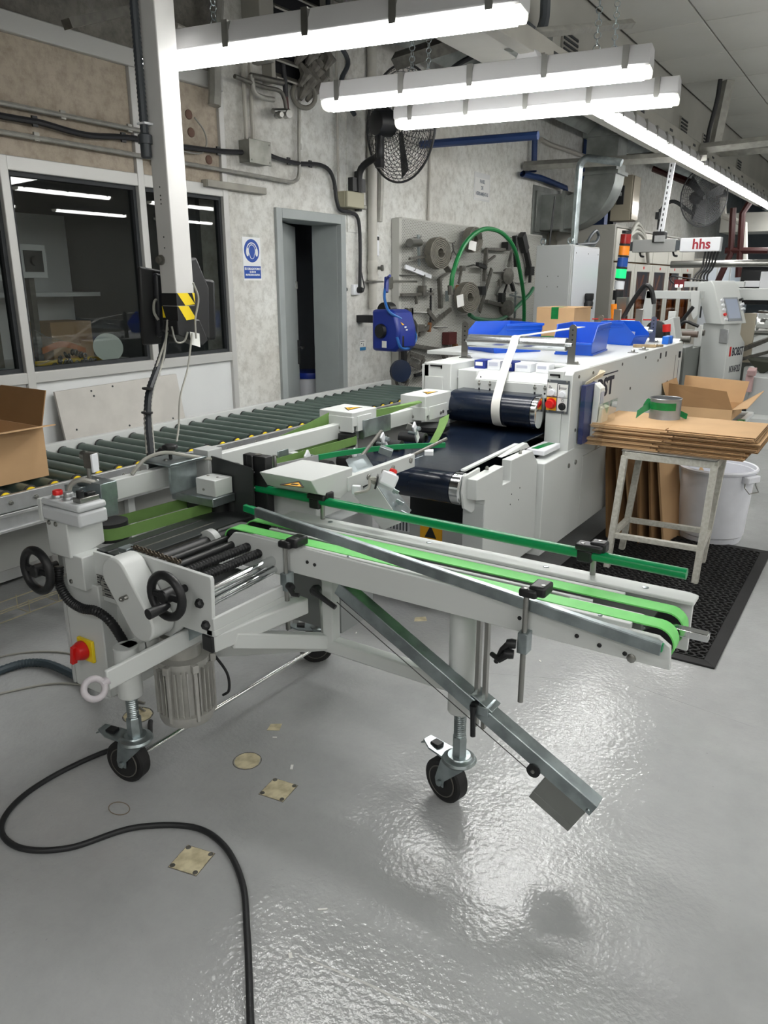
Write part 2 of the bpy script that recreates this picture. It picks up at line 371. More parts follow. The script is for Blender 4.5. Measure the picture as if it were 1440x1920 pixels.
# ================================================================= LIGHT FIXTURES
def fixture(label, p, q, zb, group=None, chain=True, ztop=3.62, chains=(.12, .88), clips=5):
    p = V(*p, zb); q = V(*q, zb); c = (p + q) / 2; L = (q - p).length; ang = math.atan2(q.y - p.y, q.x - p.x)
    t = thing('tube_light', label, 'light', (0, 0, 0), group)
    h = L / 2; e = .03
    prof = [(-.060, .043), (-.070, .050), (-.070, .085), (-.050, .125), (.050, .125), (.070, .085), (.070, .050), (.060, .043)]
    part('housing', MB().prism([(-h, a, b) for a, b in prof], (2 * h, 0, 0)), lamppc, t, .004)
    dprof = [(-.058, .044), (-.056, .022), (-.04, .006), (-.015, 0), (.015, 0), (.04, .006), (.056, .022), (.058, .044)]
    part('diffuser', MB().prism([(-h + e, a, b) for a, b in dprof], (2 * h - 2 * e, 0, 0)), lampon, t, .003)
    for s in (-1, 1):
        x = s * (h - e / 2)
        part('end_cap', MB().prism([(x - e / 2 * 1.0, a * .97, b + .003) for a, b in dprof], (e, 0, 0)), mat('lamp_end', 'e9e8da', .4, emit=1.2), t, .006)
    for i in range(clips):
        x = -h + .1 + (2 * h - .2) * i / (clips - 1)
        for s in (-1, 1):
            part('clip', MB().box(x - .013, x + .013, s * .073 - .003, s * .073 + .003, .032, .092).box(x - .013, x + .013, min(s * .052, s * .076), max(s * .052, s * .076), .09, .122), steel, t)
    if chain:
        for k in chains:
            x = -h + 2 * h * k; b = MB(); zz = .125; i = 0
            xw = p.x + (q.x - p.x) * k
            zt_ = 4.2 if xw < -2.64 else 3.0 if (-2.98 < xw < -2.3 and p.y > 2.45) else 3.565
            while zz < min(ztop, zt_) - zb:
                b.torus((x, 0, zz + .016), (1, 0, 0) if i % 2 else (0, 1, 0), .014, .0022, 8, 4); zz += .024; i += 1
            part('chain', b, zinc, t)
    t.location = c; t.rotation_euler = (0, 0, ang); return t
fixture('longest-looking tube light nearest the camera, behind the hanging pillar', (-2.70, 2.36), (-1.17, 2.62), 2.41, chains=(.22, .72), ztop=4.2)
fixture('middle tube light of the three hung crosswise, in front of the fan', (-2.58, 3.40), (-1.03, 3.63), 2.425, ztop=4.0, chains=(.3, .85))
fixture('farthest of the three crosswise tube lights, over the white machine', (-2.54, 4.02), (-1.06, 4.25), 2.43, ztop=4.0, chains=(.12, .78))
ty = 5.1
for i in range(9):
    fixture(('strip light under the beam, %s from the near end' % ('first', 'second', 'third', 'fourth', 'fifth', 'sixth', 'seventh', 'eighth', 'ninth')[i]), (-2.03, 4.6 + i * 1.56), (-2.03, 6.12 + i * 1.56), 2.76, 'strip lights under the long beam', chain=False)
bm_ = thing('lighting_beam', 'grey perforated beam carrying the long row of strip lights', 'beam', (-2.03, 4, 2.87))
part('channel', MB().box(-2.075, -1.985, 2.4, 19, 2.87, 2.985), mat('beam_paint', 'a3a199', .6, var=.12, scale=4), bm_, .004)
for k in range(14): part('slot', MB().box(-1.985, -1.982, 4.9 + k * .95, 5.0 + k * .95, 2.92, 2.94), dark, bm_)
for x, n in ((2.1, 'nearer'), (4.5, 'farther')):
    for i in range(7):
        fixture('tube light of the rows over the aisle, reflected in the office windows', (x, -2.5 + i * 2.2), (x, -1.0 + i * 2.2), 2.76, 'tube lights over the aisle', chain=False)
for i, (a_, b_) in enumerate((((-1.3, -.9), (.2, -.7)), ((.5, .3), (2.0, .5)), ((-1.0, -2.3), (.5, -2.1)))):  # added fill lamps, out of view around and behind the camera
    fixture('unseen tube light added for fill, crosswise on the camera side', a_, b_, 2.6, 'unseen tube lights added for fill on the camera side', ztop=3.6)
# ================================================================= FOREGROUND DISCHARGE CONVEYOR
M = thing('discharge_conveyor', 'white wheeled discharge conveyor with two bright green belts and black handwheels', 'conveyor', (-1.2, 1.8, 0))
# --- arm, along X
FY, BY, ZT = 1.765, 2.03, .775
arm = part('arm_side_plate', MB().prism([(-1.80, FY, .755), (-1.77, FY, .785), (-1.72, FY, .79), (-.36, FY, ZT), (-.33, FY, ZT - .02), (-.325, FY, .695), (-1.52, FY, .695), (-1.56, FY, .675), (-1.74, FY, .675), (-1.80, FY, .705)], (0, .016, 0)), white, M, .002, 'near side plate of the belt arm')
part('belt_guide', MB().box(-1.70, -.43, 1.775, 1.792, .772, .788), white, M, .002)
part('arm_side_plate', MB().prism([(-1.75, BY, .66), (-1.75, BY, .79), (-.345, BY, .785), (-.335, BY, .77), (-.335, BY, .63)], (0, .014, 0)), white, M, .002, 'far side plate of the belt arm')
part('top_rail_plate', MB().prism([(-1.75, 1.985, .782), (-1.75, 2.055, .782), (-.35, 2.055, .782), (-.325, 2.045, .782), (-.325, 1.985, .782)], (0, 0, .012)), white, M, .003)
part('inner_plate', MB().box(-1.75, -.36, 1.968, 1.98, .68, .775), grey, M, .004)
part('wear_strip', MB().box(-1.70, -.50, 1.955, 1.972, .775, .788), white, M, .002)
part('wear_strip', MB().box(-1.70, -.56, 1.866, 1.880, .768, .786), grey, M, .002)
part('inner_plate', MB().box(-.62, -.42, 1.845, 1.866, .735, .783), white, M, .002)
part('bed_plate', MB().box(-1.75, -.44, 1.785, 1.965, .712, .732), dark, M)
for yc in (1.822, 1.925):
    zc, rr = .742, .044
    pts = arc((-.372, yc, zc), (1, 0, 0), (0, 0, 1), rr, 90, -90, 14) + arc((-1.80, yc, zc), (1, 0, 0), (0, 0, 1), rr, 270, 90, 14)
    part('green_belt', MB().loop(pts, (0, .052, 0), .004), beltg, M)
    for x in (-.372, -1.80): part('pulley', MB().cyl((x, yc - .024, zc), (x, yc + .024, zc), rr - .004, 20), black, M)
part('shaft', MB().cyl((-.372, 1.78, .742), (-.372, 2.03, .742), .012, 12).cyl((-1.8, 1.78, .742), (-1.8, 2.04, .742), .012, 12), steel, M)
part('guide_rod_end', MB().bar((-.56, 1.872, .757), (-.262, 1.872, .757), .026, .022), chrome, M, .003, 'bright steel bar end poking out between the belts')
bolts([(-1.62, FY, .72), (-1.45, FY, .745), (-1.42, FY, .742), (-.50, FY, .715), (-.435, FY, .71), (-.72, FY, .735), (-.56, FY, .725)], (0, -1, 0), .006, .004, black, M)
bolts([(-.418, FY, .702)], (0, -1, 0), .012, .006, steel, M)
for x in (-1.55, -1.15, -.75, -.46): bolts([(x, 2.02, .794)], (0, 0, 1), .009, .003, zinc, M)
for x in (-1.3, -.9, -.51): bolts([(x, 1.783, .788)], (0, 0, 1), .006, .003, zinc, M)
# --- far green rail on posts
part('round_rail', MB().cyl((-1.90, 2.03, .865), (-.36, 2.03, .852), .0155, 14), rodg, M, 0, 'thick green plastic rail along the far side')
for x in (-1.595, -.615):
    part('rail_post', MB().cyl((x, 2.035, .79), (x, 2.035, .872), .0085, 10), steel, M)
    k = part('rail_clamp', MB().box(x - .05, x + .028, 2.006, 2.05, .868, .888).box(x - .045, x - .0, 2.012, 2.03, .832, .87).box(x - .012, x + .034, 2.022, 2.062, .864, .896), black, M, .006)
    bolts([(x + .012, 2.045, .896), (x - .03, 2.02, .888)], (0, 0, 1), .006, .002, steel, k)
# --- near channel rail
a, b_ = V(-1.70, 1.80, .86), V(-.345, 1.735, .757)
d = (b_ - a).normalized()
part('channel_rail', MB().bar(a, b_, .004, .030).bar(a + V(0, .009, .015), b_ + V(0, .009, .015), .018, .003), zinc, M, .001, 'flat metal guide rail along the near side')
part('rail_insert', MB().bar(a - d * .03 + V(0, .008, .004), b_ + V(0, .008, .004) + d * .003, .012, .02), rodg, M, 0, 'green plastic insert in the near guide rail')
part('rail_insert_end', MB().bar(a - d * .055 + V(0, .006, .002), a - d * .0 + V(0, .006, .002), .016, .024), rodg, M, .003)
for x, zt, zb in ((-1.522, .80, .50), (-.695, .825, .50)):
    part('rail_post', MB().cyl((x, 1.742, zb), (x, 1.742, zt), .0078, 12), steel, M, 0)
    k = part('rail_clamp', MB().box(x - .018, x + .032, 1.725, 1.752, zt - .012, zt + .012).box(x + .006, x + .052, 1.735, 1.80, zt - .008, zt + .022), black, M, .007)
    bolts([(x + .04, 1.755, zt + .022), (x + .0, 1.735, zt + .012)], (0, 0, 1), .006, .002, steel, k)
    zh = zt - .13 if x < -1 else .68
    part('clamp_block', MB().box(x - .014, x + .014, 1.728, 1.765, zh - .03, zh + .03), zinc, M, .002)
    dx = .055 if x < -1 else -.055
    for s in ((1,) if x < -1 else (1, 2)):
        zz = zh - .005 * s - (.02 if s == 2 else 0)
        h = part('clamp_lever', MB().lathe((x + (.02 if x < -1 else -.016), 1.74 - .012 * s, zz), (1 if x < -1 else -1, -.3, 0), [(.012, 0), (.014, .012), (.01, .026)], 12)
             .tube([(x + dx * .55, 1.735 - .012 * s, zz), (x + dx * .9, 1.73 - .014 * s, zz - .02), (x + dx * (1.25 if s == 1 else 1.5), 1.722, zz - (.065 if s == 1 and x > -1 else .02))], [.012, .008, .007], 8), black, M, 0)
# --- slanted lower channel with block
a, b_ = V(-1.33, 1.795, .695), V(-.468, 1.795, .235)
d = (b_ - a).normalized(); n_ = V(d.z, 0, -d.x) * -1; n_ = V(-d.z, 0, d.x)
part('slanted_channel', MB().bar(a, b_, .046, .004, up=n_).bar(a + V(0, -.023, 0) - n_ * .02, b_ + V(0, -.023, 0) - n_ * .02, .003, .042, up=n_).bar(a + V(0, .023, 0) - n_ * .02, b_ + V(0, .023, 0) - n_ * .02, .003, .042, up=n_), zinc, M, .0015, 'galvanised channel sloping down to the right')
part('end_block', MB().bar(b_ - d * .15 - n_ * .078 , b_ - d * .012 - n_ * .078, .04, .068, up=n_), mat('block_steel', '8d8f8c', .42, .6, var=.1), M, .002, 'grey block under the low end of the sloping channel')
part('end_block', MB().bar(b_ - d * .15 - n_ * .127, b_ - d * .012 - n_ * .127, .036, .028, up=n_), mat('block_steel', '8d8f8c', .42, .6), M, .002)
pc = b_ - d * .185 - n_ * .05
pw = part('rope_pulley', MB().lathe(pc + V(0, -.03, 0), (0, 1, 0), [(.008, 0), (.02, .001), (.02, .006), (.013, .010), (.013, .014), (.02, .018), (.02, .022)], 18), black, M)
bolts([pc + V(0, -.03, 0)], (0, -1, 0), .006, .004, steel, pw)
part('cord', MB().tube([pc + V(0, -.02, .016), a + d * .02 - n_ * .045 + V(0, -.02, .0)], .0016, 5).tube([pc + V(0, -.02, -.016), a + d * .02 - n_ * .065 + V(0, -.02, .0)], .0016, 5), black, M)
bolts([b_ + V(0, -.0235, 0) - n_ * .03 - d * .01], (0, -1, 0), .008, .006, zinc, M)
part('holder_bracket', MB().box(-.86, -.80, 1.765, 1.825, .40, .43).bar(V(-.86, 1.80, .455), V(-.79, 1.80, .418), .06, .004), zinc, M, .002)
for x in (-.853, -.828): part('holder_bar', MB().box(x - .006, x + .006, 1.80 - .009, 1.80 + .009, .34, .695), steel, M, .001)
part('clamp_lever', MB().lathe((-.845, 1.785, .425), (0, -1, 0), [(.011, 0), (.014, .012), (.011, .026)], 12).tube([(-.845, 1.762, .425), (-.843, 1.755, .40), (-.838, 1.75, .335)], [.012, .008, .008], 8), black, M)
part('clamp_lever', MB().lathe((-1.42, 1.78, .655), (0, -1, 0), [(.014, 0), (.018, .014), (.013, .03)], 12).tube([(-1.42, 1.755, .655), (-1.395, 1.75, .648), (-1.33, 1.75, .622)], [.013, .009, .008], 8), black, M)
# --- welded frame
fr = MB().bar((-1.44, 1.87, .70), (-1.44, 1.87, .395), .045, .045, up=(0, 1, 0)).bar((-1.46, 1.87, .415), (-.92, 1.865, .415), .045, .05)
part('arm_frame', fr, white, M, .006)
part('leg_post', MB().cyl((-.934, 1.855, .335), (-.934, 1.855, .69), .04, 20), white, M, .003, 'round post over the front caster')
part('frame_tube', MB().bar((-1.555, 1.425, .575), (-1.50, 1.80, .575), .05, .055), white, M, .005)
part('tube_cap', MB().bar((-1.5565, 1.415, .575), (-1.555, 1.428, .575), .047, .052), black, M, .004)
part('frame_tube', MB().bar((-1.54, 1.50, .56), (-1.46, 1.86, .425), .045, .05), white, M, .005)
part('frame_tube', MB().bar((-1.86, 1.52, .42), (-1.46, 1.87, .415), .045, .045), white, M, .005)
part('frame_tube', MB().bar((-1.46, 1.88, .42), (-1.86, 2.36, .42), .045, .05), white, M, .005)
part('frame_tube', MB().bar((-1.60, 2.10, .44), (-1.68, 2.10, .64), .03, .03, up=(0, 1, 0)), white, M, .004)
part('leg_post', MB().cyl((-1.88, 2.38, .30), (-1.88, 2.38, .60), .036, 16), white, M, .003)
part('tow_bar', MB().bar((-1.685, 1.155, .535), (-1.685, 1.56, .545), .014, .062), white, M, .004)
part('eye_bolt', MB().torus((-1.69, 1.118, .525), (.75, -.3, .5), .028, .0095, 24, 10).cyl((-1.687, 1.14, .53), (-1.685, 1.16, .535), .013, 12), mat('eye_paint', 'b9b4b8', .45), M)
part('leg_post', MB().cyl((-1.875, 1.368, .325), (-1.875, 1.368, .50), .040, 18).box(-1.90, -1.85, 1.42, 1.5, .46, .56).box(-1.90, -1.85, 1.36, 1.43, .46, .50).cyl((-1.90, 1.46, .44), (-1.90, 1.46, .64), .038, 16), white, M, .003)
# --- casters
def caster(sx, sy, wx, wy, ztop, ang, pedal=True):
    st = part('caster', MB().lathe((sx, sy, .163), (0, 0, 1), [(.02, -.012), (.05, -.010), (.056, -.002), (.052, .006), (.040, .010), (.036, .016), (.0, .016)], 26), zinc, M, 0, 'swivel caster with brake')
    part('threaded_stem', MB().lathe((sx, sy, .225), (0, 0, 1), [(.0185 + (.0012 if i % 2 else -.0006), i * .0035) for i in range(int((ztop - .225) / .0035))], 16), zinc, st)
    part('hex_socket', MB().lathe((sx, sy, .172), (0, 0, 1), [(.024, 0), (.024, .07), (.021, .074)], 6), zinc, st)
    part('lock_nut', MB().lathe((sx, sy, ztop - .004), (0, 0, 1), [(.034, 0), (.036, .004), (.036, .018), (.034, .022)], 6), grey, st)
    ca, sa = math.cos(ang), math.sin(ang)       # travel direction (trail)
    u = V(ca, sa, 0); n = V(-sa, ca, 0); wc = V(wx, wy, .075)
    for s in (-1, 1):
        o = wc + n * .031 * s; t = V(sx, sy, .155) + n * .033 * s
        part('fork', MB().prism([o - u * .016 + V(0, 0, -.012), o + u * .016 + V(0, 0, -.012), o + u * .02 + V(0, 0, .01), t + u * .045, t - u * .045, o - u * .018 + V(0, 0, .012)], n * .003 * s), zinc, st)
        part('axle_nut', MB().lathe(o + n * .003 * s, n * s, [(.011, 0), (.011, .007), (.007, .009)], 6), zinc, st)
    part('wheel', MB().lathe(wc - n * .020, n, [(.012, -.006), (.050, -.006), (.053, -.003), (.068, -.004), (.075, .003), (.075, .039), (.068, .044), (.053, .043), (.050, .046), (.012, .046)], 30), rubber, st)
    part('wheel_rim_ring', MB().torus(wc - n * .025, n, .0515, .0022, 30, 6).torus(wc + n * .025, n, .0515, .0022, 30, 6), darksteel, st)
    if pedal:
        e = V(sx, sy, .158) + u * .045
        part('brake_pedal', MB().prism([e - n * .034, e + u * .06 - n * .03, e + u * .095 - n * .018 + V(0, 0, .012), e + u * .095 + n * .018 + V(0, 0, .012), e + u * .06 + n * .03, e + n * .034], (0, 0, .006)).obox(e + u * .1 + V(0, 0, .0), (.022, .03, .004), (0, 25, math.degrees(ang))), zinc, st, .002)
        part('pedal_pad', MB().obox(e + u * .05 + V(0, 0, .014), (.034, .03, .012), (0, 0, math.degrees(ang))), black, st, .002)
caster(-.932, 1.853, -.974, 1.853, .335, math.atan2(.25, -1))
caster(-1.875, 1.368, -1.913, 1.360, .325, math.atan2(-.20, -1))
caster(-1.88, 2.38, -1.905, 2.36, .30, math.atan2(-.6, -.8))
part('axle_rod', MB().cyl((-1.885, 1.41, .085), (-1.88, 2.34, .085), .0095, 12), chrome, M, 0, 'bright rod joining two casters')
# --- infeed section: front plate, rollers, chain cover
PY = 1.42
part('front_plate', MB().prism([(-1.93, PY, .79), (-1.86, PY, .80), (-1.53, PY, .79), (-1.525, PY, .78), (-1.535, PY, .60), (-1.66, PY, .60), (-1.72, PY, .55), (-1.93, PY, .55)], (0, .014, 0)), white, M, .002)
part('side_rail', MB().box(-1.538, -1.526, PY, 1.77, .62, .66).box(-1.56, -1.526, PY, 1.77, .60, .622), white, M, .003)
part('rail_lip', MB().box(-1.60, -1.535, PY + .014, 1.77, .60, .612), white, M, .002)
part('chain_cover', MB().prism(arc((-1.842, 1.33, .755), (1, 0, 0), (0, 0, 1), .058, 40, 220, 14) + arc((-1.745, 1.33, .622), (1, 0, 0), (0, 0, 1), .058, 220, 400, 14), (0, .084, 0)), white, M, .006, 'rounded white chain cover')
bolts([(-1.812, 1.33, .69), (-1.792, 1.33, .70)], (0, -1, 0), .008, .012, steel, M)
def handwheel(c, r, label, crank):
    h = part('handwheel', MB().torus(c, (0, 1, 0), r, r * .21, 30, 10), black, M, 0, label)
    c = V(*c)
    part('spoke', MB().bar(c + V(-r, .0, 0), c + V(r, .0, 0), .014, r * .30, up=(0, 0, 1)), black, h, .004)
    part('hub', MB().lathe(c + V(0, -.018, 0), (0, 1, 0), [(.018, 0), (.022, .004), (.022, .04), (.012, .042), (.012, .09)], 18), black, h)
    if crank: part('crank_grip', MB().tube([c + V(r * .35, -.01, -r * .3), c + V(r * .35, -.03, -r * .3), c + V(r * .3, -.085, -r * .32)], [.006, .013, .016], 12), black, h)
handwheel((-1.632, 1.345, .735), .064, 'front handwheel with crank grip', True)
handwheel((-2.235, 1.325, .692), .070, 'handwheel at the left end', False)
bolts([(-1.575, PY, .70), (-1.555, PY, .635)], (0, -1, 0), .015, .016, black, M, 'knob_bolt', 6)
part('front_shaft', MB().cyl((-1.78, 1.43, .74), (-1.78, 1.77, .74), .013, 16), black, M)
part('roller', MB().cyl((-1.575, PY + .014, .718), (-1.60, 1.765, .718), .017, 18), chrome, M, 0, 'shiny chrome roller')
part('roller', MB().cyl((-1.565, PY + .014, .690), (-1.59, 1.765, .690), .012, 14), chrome, M)
def screw(x, z, r, lab):
    n = 52; y0, y1 = PY + .014, 1.765
    part('screw_rod', MB().lathe((x, y0, z), (0, 1, 0), [(r + (.0018 if i % 2 else -.001), (y1 - y0) * i / n) for i in range(n + 1)], 14), black, M, 0, lab)
screw(-1.655, .735, .014, 'black threaded rod'); screw(-1.705, .748, .014, 'black threaded rod')
for i, (x, z, r) in enumerate(((-1.83, .745, .012), (-1.875, .735, .024), (-1.96, .745, .02), (-2.02, .75, .016))):
    part('cross_roller', MB().cyl((x, PY + .02, z), (x - .0, 1.80 + .06 * (i > 0), z), r, 16), black if i != 2 else darksteel, M)
part('roller_collar', MB().lathe((-1.875, 1.74, .735), (0, 1, 0), [(.024, 0), (.045, .004), (.045, .03)], 20), grey, M)
part('slide_plate', MB().box(-2.07, -1.90, 1.44, 2.0, .758, .764), darkplate, M, .001, 'dark sliding plate under the side belt')
part('slide_plate', MB().box(-1.88, -1.70, 1.47, 1.76, .655, .66), darkplate, M)
b = MB()
for i in range(22):
    y = 1.428 ; x = -1.885 + .0095 * i
    b.torus((x, 1.44, .806 - .0004 * i), (0, 1, 0) if i % 2 else (0, .8, .6), .0058, .0022, 8, 5)
    b.torus((x, 1.45, .806 - .0004 * i), (0, 1, 0) if i % 2 else (0, .8, .6), .0058, .0022, 8, 5)
part('roller_chain', b, mat('chain_steel', '5a5145', .4, .8), M)
part('chain_guard', MB().box(-1.925, -1.885, 1.415, 1.46, .79, .806), zinc, M, .002)
# --- geared motor
mt = part('motor', MB().lathe((-1.765, 1.50, .215), (0, 0, 1), [(.06, .0), (.084, .006), (.090, .02), (.090, .04), (.08, .045), (.08, .21), (.086, .212), (.086, .23), (.06, .235), (.055, .275), (.07, .28), (.07, .31)], 28), cast, M, .0, 'ribbed cast aluminium motor')
for k in range(30):
    a = 2 * math.pi * k / 30; d = V(math.cos(a), math.sin(a), 0)
    if k % 8 == 4: continue
    part('fin', MB().bar(V(-1.765, 1.50, .262) + d * .086, V(-1.765, 1.50, .42) + d * .086, .0035, .016, up=d), cast, mt)
for a in (-75, -20, 40, 130, 220):
    d = V(math.cos(R(a)), math.sin(R(a)), 0)
    part('tie_lug', MB().bar(V(-1.765, 1.50, .24) + d * .092, V(-1.765, 1.50, .435) + d * .092, .012, .010, up=d).bar(V(-1.765, 1.50, .418) + d * .095, V(-1.765, 1.50, .445) + d * .095, .022, .018, up=d), cast, mt, .002)
part('terminal_box', MB().box(-1.90, -1.835, 1.50, 1.58, .33, .43), mat('box_paint', '54544f', .5), mt, .005)
part('gearbox', MB().box(-1.80, -1.70, 1.46, 1.56, .52, .66), grey, M, .008)
part('mount_plate', MB().prism([(-1.70, 1.455, .64), (-1.60, 1.455, .64), (-1.60, 1.455, .585), (-1.70, 1.455, .52)], (0, .012, 0)), zinc, M)
part('motor_cable', MB().tube(crv([(-1.70, 1.56, .45), (-1.675, 1.6, .36), (-1.69, 1.62, .28), (-1.72, 1.62, .25)]), .005, 6), black, M)
# --- control cabinet with red switch
cb = part('control_cabinet', MB().box(-2.215, -2.03, 1.40, 1.66, .245, .655), white, M, .004)
part('cabinet_door', MB().box(-2.228, -2.215, 1.395, 1.66, .25, .65), grey, M, .002)
part('rear_panel', MB().box(-2.03, -1.96, 1.46, 1.60, .33, .64), white, M, .003)
sw = part('main_switch', MB().box(-2.165, -2.085, 1.388, 1.40, .365, .445), yellow, M, .003, 'yellow plate of the main switch')
part('switch_knob', MB().lathe((-2.133, 1.388, .405), (0, -1, 0), [(.034, 0), (.034, .012), (.027, .03), (.02, .034)], 20).obox((-2.14, 1.355, .397), (.016, .02, .066), (0, 12, 0)), red, sw, .002, 'red rotary switch')
part('nameplate', MB().box(-2.05, -1.955, 1.415, 1.418, .62, .69), mat('plate_metal', 'a9a9a4', .4, .5), M)
b = MB()
for i in range(5): b.box(-2.05, -1.955, 1.4135, 1.4152, .62 + .0172 * i, .6208 + .0172 * i)
b.box(-2.033, -2.032, 1.4135, 1.4152, .62, .69).box(-2.027, -2.022, 1.4135, 1.4152, .676, .686)
part('nameplate_lines', b, dark, M)
for i in range(4): part('nameplate_text', MB().box(-2.047, -2.037, 1.4135, 1.415, .626 + .0172 * i, .631 + .0172 * i).box(-2.016, -1.985, 1.4135, 1.415, .626 + .0172 * i, .630 + .0172 * i), dark, M)
part('back_plate', MB().box(-2.06, -1.93, 1.418, 1.43, .60, .765), white, M, .002)
part('corrugated_hose', MB().tube([p for p in crv([(-2.19, 1.375, .70), (-2.185, 1.365, .645), (-2.14, 1.36, .60), (-2.08, 1.365, .58), (-2.01, 1.37, .585), (-1.97, 1.39, .55), (-1.955, 1.42, .47), (-1.96, 1.45, .39)], 14)], [.0165 if i % 2 else .0145 for i in range(99)], 10), black, M, 0, 'black corrugated hose')
# --- support housing and button box on top
part('support_arm', MB().box(-2.155, -2.06, 1.375, 1.47, .64, .755), white, M, .003)
part('support_housing', MB().prism([(-2.105, 1.365, .745), (-2.105, 1.365, .868), (-2.105, 1.50, .868), (-2.105, 1.50, .765), (-2.105, 1.44, .752)], (-.11, 0, 0)), white, M, .004)
bolts([(-2.195, 1.365, .855), (-2.16, 1.365, .855), (-2.13, 1.375, .66)], (0, -1, 0), .008, .006, steel, M)
bx = part('button_box', MB().box(-2.205, -2.01, 1.35, 1.455, .868, .915), mat('button_box_grey', 'c6c9cb', .42), M, .008, 'grey push button box on top')
part('box_lid', MB().box(-2.205, -2.01, 1.35, 1.455, .917, .94), mat('button_box_grey', 'c6c9cb', .42), bx, .008)
part('side_bracket', MB().box(-2.225, -2.205, 1.35, 1.42, .86, .935), white, M, .003)
def button(c, ax, r, m, lab=None):
    q = part('button_collar', MB().lathe(c, ax, [(r, 0), (r, .006), (r * .9, .01)], 20), alu, bx)
    part('button', MB().lathe(V(*c) + V(*ax) * .008, ax, [(r * .78, 0), (r * .8, .012), (r * .7, .016)], 20), m, bx, 0, lab)
button((-2.16, 1.385, .94), (0, 0, 1), .02, red, 'red push button'); button((-2.11, 1.39, .94), (0, 0, 1), .02, alu, 'grey push button')
part('selector_plate', MB().box(-2.07, -2.03, 1.375, 1.445, .94, .956), steel, bx, .002)
part('selector_knob', MB().box(-2.062, -2.04, 1.41, 1.44, .956, .966).cyl((-2.05, 1.39, .95), (-2.05, 1.39, .978), .012, 14), black, bx, .002)
# ================================================================= SIDE BELT GUIDE (beam, covers, olive belts)
G = thing('side_belt_guide', 'long white beam unit with upright olive belts and two white covers with yellow triangles', 'belt guide', (-2.2, 2.6, 0))
part('guide_beam', MB().box(-2.225, -2.185, 1.50, 2.96, .868, .942), white, G, .004)
part('guide_beam', MB().box(-2.225, -2.185, 2.96, 4.0, .845, .925), white, G, .004)
part('end_plate', MB().box(-2.25, -2.17, 1.47, 1.505, .862, .95), zinc, G, .002)
part('slider_block', MB().box(-2.215, -2.09, 1.495, 1.56, .905, .968).box(-2.10, -2.095, 1.497, 1.56, .85, .91), zinc, G, .002)
part('slider_block', MB().box(-2.25, -2.10, 1.80, 1.98, .962, .972).box(-2.115, -2.105, 1.80, 1.93, .862, .962).box(-2.25, -2.24, 1.80, 1.98, .862, .962), zinc, G, .002)
part('slider_block', MB().box(-2.26, -2.215, 1.79, 1.80, .86, .96).box(-2.18, -2.10, 1.985, 2.06, .85, .99), grey, G, .002)
bolts([(-2.17, 1.84, .972), (-2.13, 1.93, .972), (-2.2, 1.95, .972), (-2.19, 1.52, .968), (-2.14, 1.52, .968)], (0, 0, 1), .007, .006, steel, G)
part('star_knob', MB().cyl((-2.17, 1.865, .972), (-2.17, 1.865, 1.01), .007, 10).lathe((-2.17, 1.865, 1.005), (0, 0, 1), [(.012, 0), (.03, .006), (.03, .02), (.012, .026)], 6), black, G, .003)
kn = part('sensor_post', MB().cyl((-2.15, 1.50, .965), (-2.15, 1.50, 1.06), .007, 10), steel, G)
part('sensor_head', MB().obox((-2.125, 1.497, 1.045), (.042, .03, .052), (0, 0, 15)), darksteel, G, .003)
part('sensor_face', MB().obox((-2.10, 1.491, 1.04), (.008, .03, .06), (0, 0, 15)), plastw, G, .002)
part('sensor_clamp', MB().lathe((-2.175, 1.505, 1.055), (1, -.2, 0), [(.016, 0), (.016, .03)], 14), steel, G)
part('corrugated_hose', MB().tube(crv([(-2.19, 1.44, .915), (-2.185, 1.45, .96), (-2.155, 1.47, .98), (-2.14, 1.52, .96), (-2.15, 1.58, .945)], 6), .0085, 8), cableg, G)
part('corrugated_hose', MB().tube(crv([(-2.19, 1.70, .945), (-2.185, 1.76, .99), (-2.16, 1.83, 1.005), (-2.13, 1.90, .985), (-2.10, 2.00, .955)], 6), .007, 8), cableg, G)
part('motor_housing', MB().box(-2.09, -1.99, 1.905, 1.995, .842, .905), white, G, .003)
part('housing_base', MB().box(-2.20, -1.98, 1.88, 1.995, .81, .842), zinc, G, .003)
bolts([(-2.07, 1.95, .905), (-2.02, 1.95, .905)], (0, 0, 1), .005, .004, steel, G)
bolts([(-2.05, 1.905, .865)], (0, -1, 0), .005, .004, steel, G)
def vbelt(c0, c1, r, z0, z1, nm='side_belt', m=olive):
    c0 = V(*c0, (z0 + z1) / 2); c1 = V(*c1, (z0 + z1) / 2); d = (c1 - c0).normalized(); n = V(d.y, -d.x, 0)
    pts = arc(c1, n, d, r, 0, 180, 10) + arc(c0, n, d, r, 180, 360, 10)
    part(nm, MB().loop(pts, (0, 0, z1 - z0), .003), m, G)
    for c in (c0, c1): part('belt_roller', MB().cyl((c.x, c.y, z0 - .012), (c.x, c.y, z1 + .012), r - .003, 18), black, G)
vbelt((-2.155, 1.565), (-2.125, 1.965), .062, .762, .803)
vbelt((-2.155, 2.15), (-2.15, 2.95), .046, .845, .885)
for y in (1.93, 1.97): part('roller_block', MB().cyl((-2.06 + (y - 1.93), y + .06, .72), (-2.06 + (y - 1.93), y + .06, .80), .04, 16), black, G)
